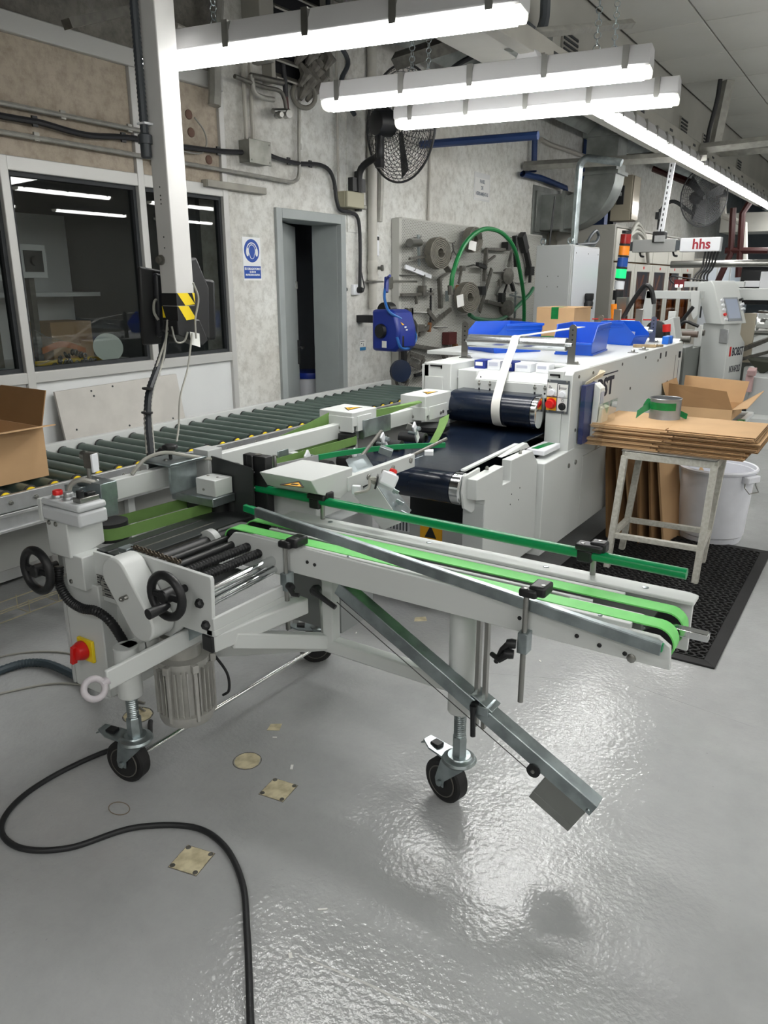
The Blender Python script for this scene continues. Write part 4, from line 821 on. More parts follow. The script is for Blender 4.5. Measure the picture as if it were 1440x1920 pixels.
# brown carton with green tape
K2 = thing('carton', 'closed brown carton with green tape on the machine top', 'box', (-2.28, 6.15, 1.1405))
part('carton_body', MB().box(-2.45, -2.135, 6.0, 6.40, 1.1405, 1.405), card, K2, .003)
part('top_flap', MB().box(-2.45, -2.13, 6.0, 6.205, 1.405, 1.410).box(-2.45, -2.13, 6.21, 6.42, 1.405, 1.409), card, K2)
part('tape', MB().box(-2.325, -2.265, 5.998, 6.0, 1.32, 1.41).box(-2.325, -2.265, 5.998, 6.2, 1.41, 1.4115), greentape, K2)
part('tape', MB().box(-2.445, -2.25, 5.998, 6.0, 1.1405, 1.185), greentape, K2)
# small fuse boxes
for i, (x, w_, m, lab) in enumerate(((-2.07, .07, bluen, 'blue and white small box, first from the left on the ledge'), (-1.985, .085, plastw, 'white small box left of the strap on the ledge'), (-1.875, .05, bluen, 'blue small box half hidden behind the strap'), (-1.79, .10, plastw, 'white small box right of the strap'), (-1.675, .08, plastw, 'white small box at the right end of the ledge'))):
    bb = solo('small_box', MB().box(x - w_ / 2, x + w_ / 2, 4.215 + .02 * (i % 3 == 1), 4.325, 1.0955, 1.15 - .005 * (i > 2)), m, lab, 'box', 'small boxes on the ledge', .002)
    part('box_label', MB().box(x - w_ * .38, x + w_ * .3, 4.213 + .02 * (i % 3 == 1), 4.2155 + .02 * (i % 3 == 1), 1.118, 1.14 - .005 * (i > 2)), paper if i in (0, 2) else mat('pale_print', 'b9bccb', .7), bb)
solo('wood_brush', MB().obox((-1.53, 5.86, 1.151), (.16, .04, .02), (0, 0, 20)).obox((-1.46, 5.95, 1.149), (.10, .025, .015), (0, 0, 60)), mat('pale_wood', 'b39c78', .7, var=.3, scale=20), 'pale wooden brush lying on the machine top', 'brush')
for i, y in enumerate((5.35, 5.62, 5.95)):
    t = thing('hinge_clip', 'small steel clip on the machine top edge, %s from the front' % ('first', 'second', 'third')[i], 'clip', (-1.47, y, 1.1395), 'steel clips on the top edge')
    part('base', MB().box(-1.50, -1.44, y - .02, y + .02, 1.1395, 1.145), steel, t); part('screw', MB().lathe((-1.47, y, 1.145), (0, 0, 1), [(.014, 0), (.014, .012), (.008, .018)], 6), steel, t)
g = thing('cable_gland_pair', 'two bright blue plugs at the far end of the machine top', 'plug', (-1.47, 6.3, 1.1395))
for y in (6.27, 6.36): part('plug', MB().box(-1.50, -1.45, y - .03, y + .03, 1.1395, 1.20), mat('bright_blue', '1f6fd6', .4), g, .006)
# document pouch hanging on the side
pz = thing('document_pouch', 'clear plastic pouch with blue folder and papers on machine side', 'pouch', (-1.4, 4.25, .70))
part('blue_folder', MB().box(-1.413, -1.385, 4.17, 4.36, .715, 1.05), mat('folder_blue', '1b2a6b', .4), pz, .003)
part('papers', MB().prism([(-1.38, 4.28, .72), (-1.35, 4.28, .74), (-1.345, 4.30, 1.02), (-1.38, 4.30, 1.05)], (0, .09, 0)), paper, pz, .002)
part('manual', MB().prism([(-1.35, 4.28, .72), (-1.325, 4.28, .73), (-1.315, 4.30, .91), (-1.34, 4.30, .92)], (0, .11, .0)), mat('manual_paper', 'd8d2bd', .7), pz, .002)
part('printed_label', MB().prism([(-1.346, 4.31, .93), (-1.346, 4.37, .93), (-1.344, 4.37, 1.0), (-1.344, 4.31, 1.0)], (.003, 0, 0)), mat('pale_print', 'b9bccb', .7), pz)
part('plastic_film', MB().prism([(-1.41, 4.12, .70), (-1.30, 4.14, .70), (-1.28, 4.16, .96), (-1.30, 4.16, 1.06), (-1.40, 4.14, 1.08)], (0, .002, 0)).prism([(-1.30, 4.14, .70), (-1.28, 4.16, .96), (-1.28, 4.43, .96), (-1.30, 4.43, .70)], (.002, 0, 0)), film, pz)
part('pouch_strap', MB().strip(crv([(-1.405, 4.20, 1.05), (-1.36, 4.28, 1.09), (-1.35, 4.36, 1.10), (-1.40, 4.42, 1.10)], 4), (.015, 0, .03), .003), mat('strap_cream', 'cfc6ae', .6), pz)
# ================================================================= STOOL WITH CARTON STACK, MAT, BINS
st = thing('work_stool', 'worn white steel stand carrying the stack of flat cartons', 'stand', (-.96, 4.37, 0))
chip = mat('chipped_white', 'c4c3ba', .55, col2='b3b1a6', scale=60)
ft = {(-1, -1): (-1.185, 4.185), (1, -1): (-.70, 4.205), (-1, 1): (-1.205, 4.545), (1, 1): (-.735, 4.575)}
tp = {(-1, -1): (-1.15, 4.23), (1, -1): (-.62 - .06, 4.245), (-1, 1): (-1.14, 4.53), (1, 1): (-.685, 4.545)}
tp = {k: (a * 1.0, b) for k, (a, b) in tp.items()}
zt = .70
def legpt(k, z):
    a, b = ft[k], tp[k]; f = z / zt; return V(a[0] + (b[0] - a[0]) * f, a[1] + (b[1] - a[1]) * f, z)
for k in ft: part('leg', MB().bar(legpt(k, .008), legpt(k, zt - .03), .034, .034, up=(0, 1, 0)), chip, st, .002)
for a, b in (((-1, -1), (1, -1)), ((-1, 1), (1, 1)), ((-1, -1), (-1, 1)), ((1, -1), (1, 1))):
    part('stretcher', MB().bar(legpt(a, .205), legpt(b, .205), .03, .03), chip, st, .002)
    part('top_rail', MB().bar(legpt(a, zt - .025), legpt(b, zt - .025), .034, .04), chip, st, .002)
part('seat_plate', MB().box(-1.17, -.665, 4.215, 4.56, zt - .005, zt + .004), mat('worn_metal', '8f8f8b', .35, .7, var=.3, scale=15), st, .002)
# flat carton stack: every sheet its own object
random.seed(3); zz = zt + .0045
NS = 17
for i in range(NS):
    th = .0064
    if i in (6, 11): zz += .002
    dx, dy = random.uniform(-.016, .012), random.uniform(-.016, .016); rz = random.uniform(-1.2, 1.2)
    if i < 6: dx -= .028; dy += -.01
    elif i < 11: dx += .022
    if i in (12, 13): rz += 1.5; dx += .02
    t = thing('flat_carton', 'flattened brown carton on the white stand, ' + ('topmost of the stack' if i == NS - 1 else 'bottom of the stack' if i == 0 else '%s from the bottom' % ('second third fourth fifth sixth seventh eighth ninth tenth eleventh twelfth thirteenth fourteenth fifteenth sixteenth'.split()[i - 1])), 'carton', (-.94 + dx, 4.52 + dy, zz), 'flat cartons stacked on the stand')
    b = MB()
    c = ORI[t.name]; W, D = .43, .26
    b.box(c.x - W, c.x - .004 - .02 * (i % 3), c.y - D, c.y + D, c.z, c.z + th).box(c.x + .004 - .02 * (i % 3), c.x + W, c.y - D + .004, c.y + D, c.z, c.z + th).box(c.x - .03 - .02 * (i % 3), c.x + .03 - .02 * (i % 3), c.y - D + .07, c.y + D, c.z + .001, c.z + th - .0005)
    part('board', b, card, t)
    part('fluted_edge', MB().box(c.x - W + .002, c.x + W - .002, c.y - D - .0006 + .0045, c.y - D + .006, c.z + .0012, c.z + th - .0012).box(c.x + W - .004, c.x + W + .0006, c.y - D + .01, c.y + D - .002, c.z + .0012, c.z + th - .0012), cardedge, t)
    t.rotation_euler = (0, 0, R(rz)); zz += th + .0007
ztop = zz
cn = thing('tin_can', 'wide open tin with green tape on top of the carton stack', 'can', (-1.06, 4.66, ztop))
part('can_body', MB().lathe((-1.06, 4.66, ztop), (0, 0, 1), [(.001, .002), (.086, .002), (.089, .0), (.0875, .006), (.0875, .115), (.091, .118), (.089, .121), (.0855, .118), (.0855, .008), (.001, .006)], 40), tin, cn)
part('tape_band', MB().lathe((-1.06, 4.66, ztop), (0, 0, 1), [(.0878, .055), (.0885, .055), (.0885, .098), (.0878, .098), (.0878, .055)], 40), greentape, cn)
tb = bpy.data.objects[cn.children[1].name]
bm = bmesh.new(); bm.from_mesh(tb.data)
bmesh.ops.delete(bm, geom=[f for f in bm.faces if not (-160 < math.degrees(math.atan2(f.calc_center_median().y, f.calc_center_median().x)) < -35)], context='FACES'); bm.to_mesh(tb.data); bm.free()
part('tape_tail', MB().strip(crv([(-1.14, 4.628, ztop + .07), (-1.17, 4.60, ztop + .05), (-1.20, 4.57, ztop + .02)], 4), (.0, .015, .045), .002).strip([(-.98, 4.69, ztop + .03), (-.94, 4.70, ztop + .012)], (0, .02, .03), .002).strip(crv([(-1.13, 4.68, ztop + .06), (-1.17, 4.68, ztop + .085), (-1.19, 4.66, ztop + .05)], 3), (.0, .015, .04), .002), greentape, cn)
# rubber mat with holes
mt_ = thing('rubber_mat', 'black perforated rubber floor mat under the white stand', 'mat', (-.92, 4.1, 0))
X0, X1, Y0, Y1 = -1.42, -.415, 3.235, 5.0; bd = .055; hz = .012
part('border', MB().prism([(X0, Y0, 0), (X1, Y0, 0), (X1 - bd, Y0 + bd, 0), (X0 + bd, Y0 + bd, 0)], (0, 0, hz * .8)).prism([(X1, Y0, 0), (X1, Y1, 0), (X1 - bd, Y1 - bd, 0), (X1 - bd, Y0 + bd, 0)], (0, 0, hz * .8)).prism([(X1, Y1, 0), (X0, Y1, 0), (X0 + bd, Y1 - bd, 0), (X1 - bd, Y1 - bd, 0)], (0, 0, hz * .8)).prism([(X0, Y1, 0), (X0, Y0, 0), (X0 + bd, Y0 + bd, 0), (X0 + bd, Y1 - bd, 0)], (0, 0, hz * .8)), rubber, mt_, .002)
part('underlay', MB().box(X0 + bd, X1 - bd, Y0 + bd, Y1 - bd, 0, .0015), mat('mat_underlay_black', '141414', .9), mt_)  # flat black sheet below the holes of the mat
nx = 24; ny = 46; b = MB(); px_ = (X1 - X0 - 2 * bd) / nx; py_ = (Y1 - Y0 - 2 * bd) / ny
for i in range(nx):
    for j in range(ny):
        cx = X0 + bd + (i + .5) * px_; cy = Y0 + bd + (j + .5) * py_
        ox = (.18 if j % 2 else -.18) * px_
        rr = min(px_, py_) * .41; o = []; inn = []; inb = []
        for k in range(8):
            a = 2 * math.pi * (k + .5) / 8; c, s = math.cos(a), math.sin(a); m_ = max(abs(c), abs(s))
            o.append((cx + c / m_ * px_ / 2, cy + s / m_ * py_ / 2, hz)); inn.append((cx + ox * .5 + c * rr, cy + s * rr, hz)); inb.append((cx + ox * .5 + c * rr, cy + s * rr, .001))
        b.add(o + inn + inb, [(k, (k + 1) % 8, 8 + (k + 1) % 8, 8 + k) for k in range(8)] + [(8 + k, 8 + (k + 1) % 8, 16 + (k + 1) % 8, 16 + k) for k in range(8)])
part('perforated_field', b, rubber, mt_, kind='stuff')
# white round bin
wb = thing('waste_bin', 'large round white plastic bin standing behind the stand', 'bin', (-.80, 5.12, 0))
part('bin_body', MB().lathe((-.80, 5.12, 0), (0, 0, 1), [(.001, .01), (.178, .01), (.182, 0), (.19, .02), (.215, .46), (.235, .465), (.24, .478), (.232, .488), (.222, .485), (.20, .05), (.18, .03), (.001, .03)], 44), mat('bin_white', 'dfe1e8', .4, var=.06, scale=9), wb)
for a in range(0, 360, 30):
    d = V(math.cos(R(a)), math.sin(R(a)), 0); part('bin_rib', MB().bar(V(-.80, 5.12, .03) + d * .19, V(-.80, 5.12, .45) + d * .2145, .012, .004, up=d), MATS['bin_white'], wb)
d = V(.90, -.43, 0).normalized(); n = V(-d.y, d.x, 0); c = V(-.80, 5.12, .44) + d * .235
part('bin_grip', MB().bar(c - n * .06, c + n * .06, .05, .045, up=(0, 0, 1)), MATS['bin_white'], wb, .008)
part('wire_handle', MB().tube([c - n * .055 + V(0, 0, -.015), c - n * .055 + d * .0 + V(0, 0, -.045), c - n * .045 + d * .03 + V(0, 0, -.08), c + n * .045 + d * .03 + V(0, 0, -.08), c + n * .055 + V(0, 0, -.045), c + n * .055 + V(0, 0, -.015)], .004, 6), steel, wb)
solo('scrap_card', MB().prism([(-.92, 5.06, .40), (-.85, 5.07, .40), (-.90, 5.10, .47)], (0, .006, .004)), card, 'torn scrap of cardboard in the white bin', 'scrap')
# flattened cartons leaning behind the stand
random.seed(5)
for i in range(6):
    x = -1.36 + i * .068; y = 4.72 + .035 * (i % 3); h = .60 + .05 * ((i * 2) % 3) * .8; le = .03 + .012 * (i % 3)
    solo('leaning_carton', MB().prism([(x, y, .001), (x + .05, y + .30, .001), (x + .05 - le * 2, y + .30, h), (x - le * 2, y + .02, h)], (.014, -.002, 0)), card if i % 3 == 2 else card2, 'flattened carton leaning under the stand, %s from the machine' % ('first', 'second', 'third', 'fourth', 'fifth', 'sixth')[i], 'carton', 'flattened cartons leaning behind the stand')
# translucent crate with open carton on it
cr = thing('plastic_crate', 'translucent white plastic crate behind the carton stack', 'crate', (-1.0, 6.3, 0))
x0, x1, y0, y1, z1 = -1.34, -.82, 6.0, 6.6, .62
cw = mat('crate_plastic', 'dfe3e3', .35)
b = MB().box(x0 + .03, x1 - .03, y0 + .03, y1 - .03, .30, .31)
for s0, s1 in (((x0 + .03, y0 + .03), (x1 - .03, y0 + .03)), ((x1 - .03, y0 + .03), (x1 - .03, y1 - .03)), ((x1 - .03, y1 - .03), (x0 + .03, y1 - .03)), ((x0 + .03, y1 - .03), (x0 + .03, y0 + .03))):
    b.bar((*s0, .45), (*s1, .45), .006, .30)
part('crate_body', b, cw, cr)
part('crate_rim', MB().box(x0, x1, y0, y0 + .04, z1 - .03, z1).box(x0, x1, y1 - .04, y1, z1 - .03, z1).box(x0, x0 + .04, y0 + .04, y1 - .04, z1 - .03, z1).box(x1 - .04, x1, y0 + .04, y1 - .04, z1 - .03, z1), cw, cr, .008)
for i in range(9): part('crate_rib', MB().box(x1 - .03, x1 - .015, y0 + .06 + i * .06, y0 + .068 + i * .06, .31, z1 - .03), cw, cr)
part('crate_tape', MB().box(x1 - .045, x1 + .003, y0 + .1, y0 + .16, z1 - .035, z1 + .003), greentape, cr)
part('lower_tub', MB().lathe((-1.05, 6.28, 0), (0, 0, 1), [(.2, 0), (.23, .28), (.25, .30), (.2, .3)], 30), cw, cr)
oc = thing('open_box', 'open empty brown box with spread flaps lying on the crate', 'box', (-1.1, 6.35, .62))
a0, a1, b0, b1, zc_ = -1.36, -.90, 6.05, 6.50, .622
part('box_body', MB().box(a0, a1, b0, b1, zc_, zc_ + .005).box(a0, a0 + .005, b0, b1, zc_ + .005, .70).box(a1 - .005, a1, b0, b1, zc_ + .005, .70).box(a0 + .005, a1 - .005, b0, b0 + .005, zc_ + .005, .70).box(a0 + .005, a1 - .005, b1 - .005, b1, zc_ + .005, .70), card, oc)
part('flap', MB().prism([(a0, b0, .70), (a1, b0, .70), (a1 - .06, b0 + .03, .83), (a0 - .02, b0 + .05, .86)], (0, .005, 0)), card2, oc)
part('flap', MB().prism([(a0, b1, .70), (a1, b1, .70), (a1 + .02, b1 + .05, .86), (a0, b1 + .05, .88)], (0, .005, 0)), card, oc)
part('flap', MB().prism([(a1, b0, .70), (a1, b1, .70), (a1 + .14, b1, .80), (a1 + .10, b0, .72)], (-.003, 0, .004)), card, oc)
part('flap', MB().prism([(a0, b0, .70), (a0, b1, .70), (a0 - .06, b1, .86), (a0 - .06, b0, .86)], (.005, 0, 0)), card, oc)
# ================================================================= HANGING PILLAR WITH MONITOR
pl = thing('hanging_pillar', 'white square steel drop post hanging from the ceiling with yellow black tape', 'post', (-2.43, 2.2, 1.42))
px0, px1, py0, py1 = -2.475, -2.39, 2.15, 2.245
part('tube', MB().box(px0, px1, py0, py1, 1.455, 3.62), mat('pillar_white', 'd0cfcd', .45, var=.06, scale=4), pl, .004)
def hazard(z0, z1, flip):
    part('hazard_tape', MB().box(px0 - .001, px1 + .001, py0 - .001, py1 + .001, z0, z1), black, pl)
    w_ = py1 - py0
    part('hazard_stripe', MB().prism([(px1 + .001, py0 + w_ * .05, z1), (px1 + .001, py0 + w_ * .62, z1), (px1 + .001, py1, z0 + .004), (px1 + .001, py0 + w_ * .45, z0)], (.001, 0, 0)), yellow, pl, 0, 'yellow hazard stripe')
    if flip: part('hazard_stripe', MB().prism([(px1 + .001, py1 - .012, z1), (px1 + .001, py1, z1), (px1 + .001, py1, z0 + .01), (px1 + .001, py1 - .004, z0 + .02)], (.001, 0, 0)), yellow, pl)
    else: part('hazard_stripe', MB().prism([(px0, py0 - .001, z0 + .01), (px0 + .015, py0 - .001, z0 + .01), (px0, py0 - .001, z1)], (0, -.001, 0)), yellow, pl)
hazard(1.512, 1.56, True); hazard(1.455, 1.51, False)
part('base_cover', MB().prism([(px1, py0 - .004, 1.40), (px1, py0 - .004, 1.455), (px1, py1 + .02, 1.455), (px1, py1 + .06, 1.37), (px1, py1 + .03, 1.35)], (px0 - px1, 0, 0)), black, pl, .004)
for z in (1.95, 1.92, 1.905, 1.89, 1.77, 1.73): part('screw_hole', MB().lathe((px0 + .04, py0, z), (0, -1, 0), [(.003, 0), (.003, .001)], 8), black, pl)
part('hose_sleeve', MB().tube([(px0 + .005, py0 - .022, 3.6)] + [(px0 + .005, py0 - .022, 3.6 - i * .0075) for i in range(1, 200)], [.017 if i % 2 else .0145 for i in range(200)], 9), mat('grey_hose', '3a3f44', .45), pl, 0, 'ribbed grey conduit down the post')
part('hose_gland', MB().lathe((px0 + .005, py0 - .022, 2.10), (0, 0, 1), [(.015, -.05), (.02, -.045), (.02, .0), (.026, .0), (.026, .03), (.018, .035)], 14), mat('grey_hose', '3a3f44', .45), pl)
part('hose_tie', MB().box(px0 - .012, px0 + .03, py0 - .04, py0 + .002, 2.165, 2.172), plastw, pl)
part('tube_light_end', MB().box(px0, px1, py0, py1, 1.45, 1.456), dark, pl)
mo = thing('monitor', 'black flat monitor seen from behind on the hanging post', 'monitor', (-2.56, 2.2, 1.36))
a, b_ = V(-2.585, 2.045, 1.52), V(-2.47, 2.33, 1.52); d = (b_ - a).normalized(); n = V(-d.y, d.x, 0); up = (n * -.10 + V(0, 0, 1)).normalized()
Q0 = V(-2.555, 2.175, 1.51)
part('screen_shell', MB().prism([Q0 - d * .055 + up * .155, Q0 + d * .27 + up * .10, Q0 + d * .27 - up * .15, Q0 - d * .055 - up * .16], n * .022), black, mo, .012)
part('back_cover', MB().prism([Q0 + d * .0 + up * .13 - n * .03, Q0 + d * .22 + up * .08 - n * .03, Q0 + d * .22 - up * .10 - n * .03, Q0 + d * .0 - up * .13 - n * .03], n * .032), mat('monitor_back', '24262a', .4), mo, .012)
part('mount_arm', MB().bar(Q0 + d * .1, V(-2.475, 2.20, 1.57), .03, .03).lathe((-2.455, 2.146, 1.685), (0, -1, 0), [(.02, 0), (.02, .006), (.012, .008), (.012, .02)], 14), darksteel, mo)
part('end_shell', MB().prism([(-2.42, 2.255, 1.43), (-2.42, 2.345, 1.36), (-2.42, 2.36, 1.58), (-2.42, 2.30, 1.70), (-2.42, 2.262, 1.69)], (-.03, 0, 0)), black, mo, .008)
part('paper_tag', MB().prism([(-2.382, 2.20, 1.36), (-2.382, 2.25, 1.345), (-2.382, 2.25, 1.40), (-2.382, 2.20, 1.41)], (.001, 0, 0)), paper, mo)
cbm = thing('cable_bundle', 'bundle of black corrugated hose and beige cables from the post down to the conveyor', 'cables', (-2.3, 2.0, .9))
hp_ = [(-2.50, 2.15, 1.60), (-2.505, 2.14, 1.45), (-2.49, 2.10, 1.30), (-2.49, 2.05, 1.20), (-2.47, 1.98, 1.10), (-2.43, 1.95, 1.02), (-2.36, 1.90, .97), (-2.335, 1.90, .88)]
hp_ = [(-2.500, 2.235, 1.703), (-2.500, 2.195, 1.537), (-2.480, 2.154, 1.371), (-2.420, 2.053, 1.276), (-2.380, 1.968, 1.193), (-2.340, 1.914, 1.090), (-2.290, 1.873, 0.962)]
HP = crv(hp_, 14)
part('corrugated_hose', MB().tube(HP, [.0155 if i % 2 else .0135 for i in range(len(HP))], 9), mat('hose_black', '22262b', .5), cbm)
for pts, r in (([(-2.500, 2.210, 1.902), (-2.460, 2.169, 1.620), (-2.450, 2.151, 1.435), (-2.420, 2.056, 1.296), (-2.360, 1.930, 1.148), (-2.300, 1.863, 0.979)], .0045), ([(-2.450, 2.148, 1.456), (-2.420, 2.087, 1.315), (-2.360, 1.958, 1.165), (-2.290, 1.890, 0.975)], .0045), ([(-2.500, 2.208, 1.961), (-2.480, 2.175, 1.661), (-2.450, 2.161, 1.476)], .0045), ([(-2.380, 2.209, 1.403), (-2.360, 2.154, 1.270), (-2.330, 2.076, 1.164), (-2.300, 2.030, 1.056), (-2.270, 1.987, 1.007)], .0042), ([(-2.420, 2.141, 1.432), (-2.400, 2.139, 1.375), (-2.390, 2.172, 1.373), (-2.380, 2.187, 1.410)], .004), ([(-2.520, 2.162, 1.454), (-2.530, 2.152, 1.486), (-2.530, 2.159, 1.527), (-2.530, 2.185, 1.537)], .006), ([(-2.370, 2.224, 1.600), (-2.370, 2.247, 1.538), (-2.370, 2.222, 1.455), (-2.370, 2.220, 1.382)], .004)):
    part('cable', MB().tube(crv(pts, 6), r, 6), cableg, cbm)
for q in ((-2.370, 1.953, 1.206), (-2.345, 1.919, 1.120), (-2.460, 2.144, 1.410)): part('cable_tie', MB().lathe(q, (.05, .05, 1), [(.022, 0), (.022, .006)], 12), black, cbm)
part('cable_foot', MB().lathe((-2.305, 1.955, .965), (0, 0, 1), [(.04, -.08), (.04, .0), (.02, .02)], 14), black, cbm)
# ================================================================= LEFT WALL FITTINGS
def wtube(name, label, cat, pts, r, m, clips=(), group=None, sm=True, n=8):
    t = thing(name, label, cat, pts[0], group)
    part('run', MB().tube(crv(pts, 6) if sm else pts, r, n), m, t)
    for c in clips: part('clip', MB().obox(c, (.012, .03, r * 3.2)), m, t)
    return t
wx = WX + .042
wtube('conduit', 'upper grey steel conduit along the beige panels', 'conduit', [(wx, 1.0, 2.445), (wx, 3.30, 2.443), (wx, 3.36, 2.443)], .013, conduit, [(wx, 2.77, 2.445), (wx, 3.2, 2.445)], sm=False)
wtube('conduit', 'lower grey steel conduit running from the beige panels to the old wall', 'conduit', [(wx, 1.0, 2.318), (wx, 4.0, 2.305), (wx, 4.55, 2.30), (wx, 4.66, 2.31), (wx, 4.715, 2.37), (wx, 4.725, 2.6), (wx, 4.75, 2.97)], .013, conduit, [(wx, 2.6, 2.317), (wx, 4.73, 2.55)])
wtube('black_cable', 'thick black cable between the two conduits', 'cable', [(wx, 1.0, 2.38), (wx, 2.45, 2.385), (wx, 2.62, 2.388), (wx, 2.9, 2.368), (wx, 3.2, 2.395), (wx, 3.6, 2.40), (wx, 3.9, 2.415), (wx, 4.12, 2.435)], .016, cablek, [(wx, 2.6, 2.388), (wx, 3.15, 2.39), (wx, 3.9, 2.415)])
tj = thing('junction_box', 'square steel junction box on old wall left of the door', 'box', (WX, 4.24, 2.40))
part('box_body', MB().box(WX, WX + .09, 4.135, 4.345, 2.375, 2.515), mat('box_steel', '8f8f88', .45, .5, var=.3, scale=10), tj, .003)
part('box_lid', MB().box(WX + .09, WX + .10, 4.13, 4.35, 2.37, 2.52), mat('box_steel', '8f8f88', .45, .5), tj, .003)
for y, z in ((4.15, 2.39), (4.33, 2.39), (4.33, 2.50)): part('screw', MB().lathe((WX + .10, y, z), (1, 0, 0), [(.006, 0), (.006, .002)], 8), darksteel, tj)
for y in (4.17, 4.235): wtube('conduit', 'thin grey conduit rising from the junction box, ' + ('left one' if y < 4.2 else 'right one'), 'conduit', [(wx, y, 2.52), (wx, y, 2.9), (wx, y + .01, 3.1)], .014, mat('painted_conduit', 'b1aea6', .6), [(wx, y, 2.68), (wx, y, 2.95)], sm=False)
wtube('black_cable', 'black cable from the junction box to the beige box over the door', 'cable', [(wx, 4.35, 2.46), (wx, 4.5, 2.44), (wx, 4.7, 2.435), (wx, 4.95, 2.455), (wx, 5.08, 2.43), (wx, 5.145, 2.35), (wx, 5.17, 2.23), (wx, 5.22, 2.155), (wx, 5.36, 2.145), (wx, 5.45, 2.12), (wx, 5.485, 2.02), (wx, 5.49, 1.8), (wx, 5.48, 1.56)], .015, cablek, [(wx, 4.6, 2.437), (wx, 4.85, 2.447), (wx, 5.15, 2.32), (wx, 5.487, 1.95), (wx, 5.487, 1.75)])
tb_ = thing('beige_box', 'beige plastic distribution box above right corner of the door', 'box', (WX, 5.33, 2.18))
part('box_body', MB().box(WX, WX + .085, 5.225, 5.46, 2.175, 2.295), mat('beige_plastic', 'a39f89', .5), tb_, .006); part('box_lid', MB().box(WX + .085, WX + .11, 5.225, 5.46, 2.175, 2.295), mat('beige_plastic', 'a39f89', .5), tb_, .008)
part('gland', MB().cyl((WX + .05, 5.46, 2.2), (WX + .05, 5.56, 2.195), .018, 10), conduit, tb_)
tc_ = thing('cable_trunking', 'short grey trunking on the wall above the right office window', 'trunking', (WX, 4.05, 2.2))
part('trunk', MB().box(WX, WX + .05, 3.77, 4.34, 2.19, 2.235), mat('trunk_grey', '9f9c93', .6, var=.2), tc_, .004); part('trunk_lid', MB().box(WX + .05, WX + .056, 3.775, 4.335, 2.193, 2.232), mat('trunk_grey', '9f9c93', .6), tc_)
wp_ = thing('wall_pipe', 'vertical grey pipe with tap right of the door', 'pipe', (WX, 5.67, 1.42))
part('pipe_run', MB().cyl((WX + .05, 5.665, 1.68), (WX + .05, 5.665, 4.2), .040, 16), mat('pipe_white', 'bdbbb3', .5, var=.1, scale=6), wp_)
part('pipe_end', MB().cyl((WX + .05, 5.665, 1.38), (WX + .05, 5.665, 1.66), .036, 16).lathe((WX + .05, 5.665, 1.62), (0, 0, 1), [(.045, 0), (.048, .03), (.04, .06), (.048, .09), (.046, .15), (.04, .16)], 16), mat('pipe_white', 'bdbbb3', .5), wp_)
part('tap', MB().lathe((WX + .09, 5.68, 1.72), (1, .3, 0), [(.014, 0), (.014, .03), (.026, .032), (.026, .05)], 12), steel, wp_)
part('pipe_clamp', MB().box(WX, WX + .1, 5.60, 5.76, 1.60, 1.615), steel, wp_)
wtube('conduit', 'dark conduit beside the vertical pipe', 'conduit', [(wx, 5.78, 2.1), (wx, 5.80, 2.4), (wx, 5.80, 2.9)], .028, conduit)
wtube('thin_conduit', 'thin conduit above the left end of perforated board', 'conduit', [(-3.860, 6.654, 2.143), (-3.860, 6.667, 2.646), (-3.860, 6.679, 3.140)], .011, mat('painted_conduit', 'b1aea6', .6), [(-3.860, 6.664, 2.172)], sm=False)
wtube('thin_conduit', 'thin conduit in the corner line above the beige box', 'conduit', [(wx, 5.20, 2.29), (wx, 5.20, 3.0), (wx, 5.2, 3.4)], .010, mat('painted_conduit', 'b1aea6', .6), [(wx, 5.2, 2.45)], sm=False)
wtube('grey_hose', 'grey hose hanging over the wall above the fan bracket', 'hose', [(-3.800, 5.058, 3.556), (-3.800, 5.071, 3.383), (-3.800, 5.293, 3.222), (-3.800, 5.207, 3.069), (-3.800, 5.238, 2.947), (-3.800, 5.377, 2.859)], .018, mat('grey_hose', '3a3f44', .45))
so = thing('wall_socket', 'white wall socket with black plug below the black cable', 'socket', (WX, 5.46, 1.53))
part('socket_plate', MB().box(WX, WX + .03, 5.41, 5.50, 1.50, 1.585), plastw, so, .004); part('plug', MB().lathe((WX + .03, 5.475, 1.54), (1, 0, 0), [(.026, 0), (.026, .03), (.016, .05)], 14).tube(crv([(WX + .06, 5.49, 1.53), (WX + .06, 5.52, 1.56), (WX + .04, 5.52, 1.65), (WX + .03, 5.50, 1.75)]), .006, 6), black, so)
part('hole', MB().lathe((WX, 5.345, 1.545), (1, 0, 0), [(.016, 0), (.016, .002)], 12), black, so)
re_ = thing('remote_holder', 'small white remote control in holder beside the pipe', 'remote', (WX, 5.77, 1.8))
part('remote', MB().box(WX, WX + .03, 5.75, 5.80, 1.82, 1.99), plastw, re_, .006); part('screen', MB().box(WX + .03, WX + .032, 5.757, 5.793, 1.95, 1.98), black, re_)
stk = thing('wall_sticker', 'small white and blue sticker low on wall left of the hose reel', 'sticker', (WX, 5.58, 1.04))
part('sheet', MB().box(WX, WX + .002, 5.53, 5.62, 1.03, 1.12), paper, stk); part('band', MB().box(WX + .002, WX + .003, 5.53, 5.62, 1.03, 1.058), mat('sticker_blue', '2f7db0', .5), stk)
part('print', MB().box(WX + .002, WX + .003, 5.54, 5.60, 1.105, 1.11).box(WX + .002, WX + .003, 5.55, 5.563, 1.085, 1.095).box(WX + .002, WX + .003, 5.585, 5.589, 1.065, 1.09), darkgrey, stk)
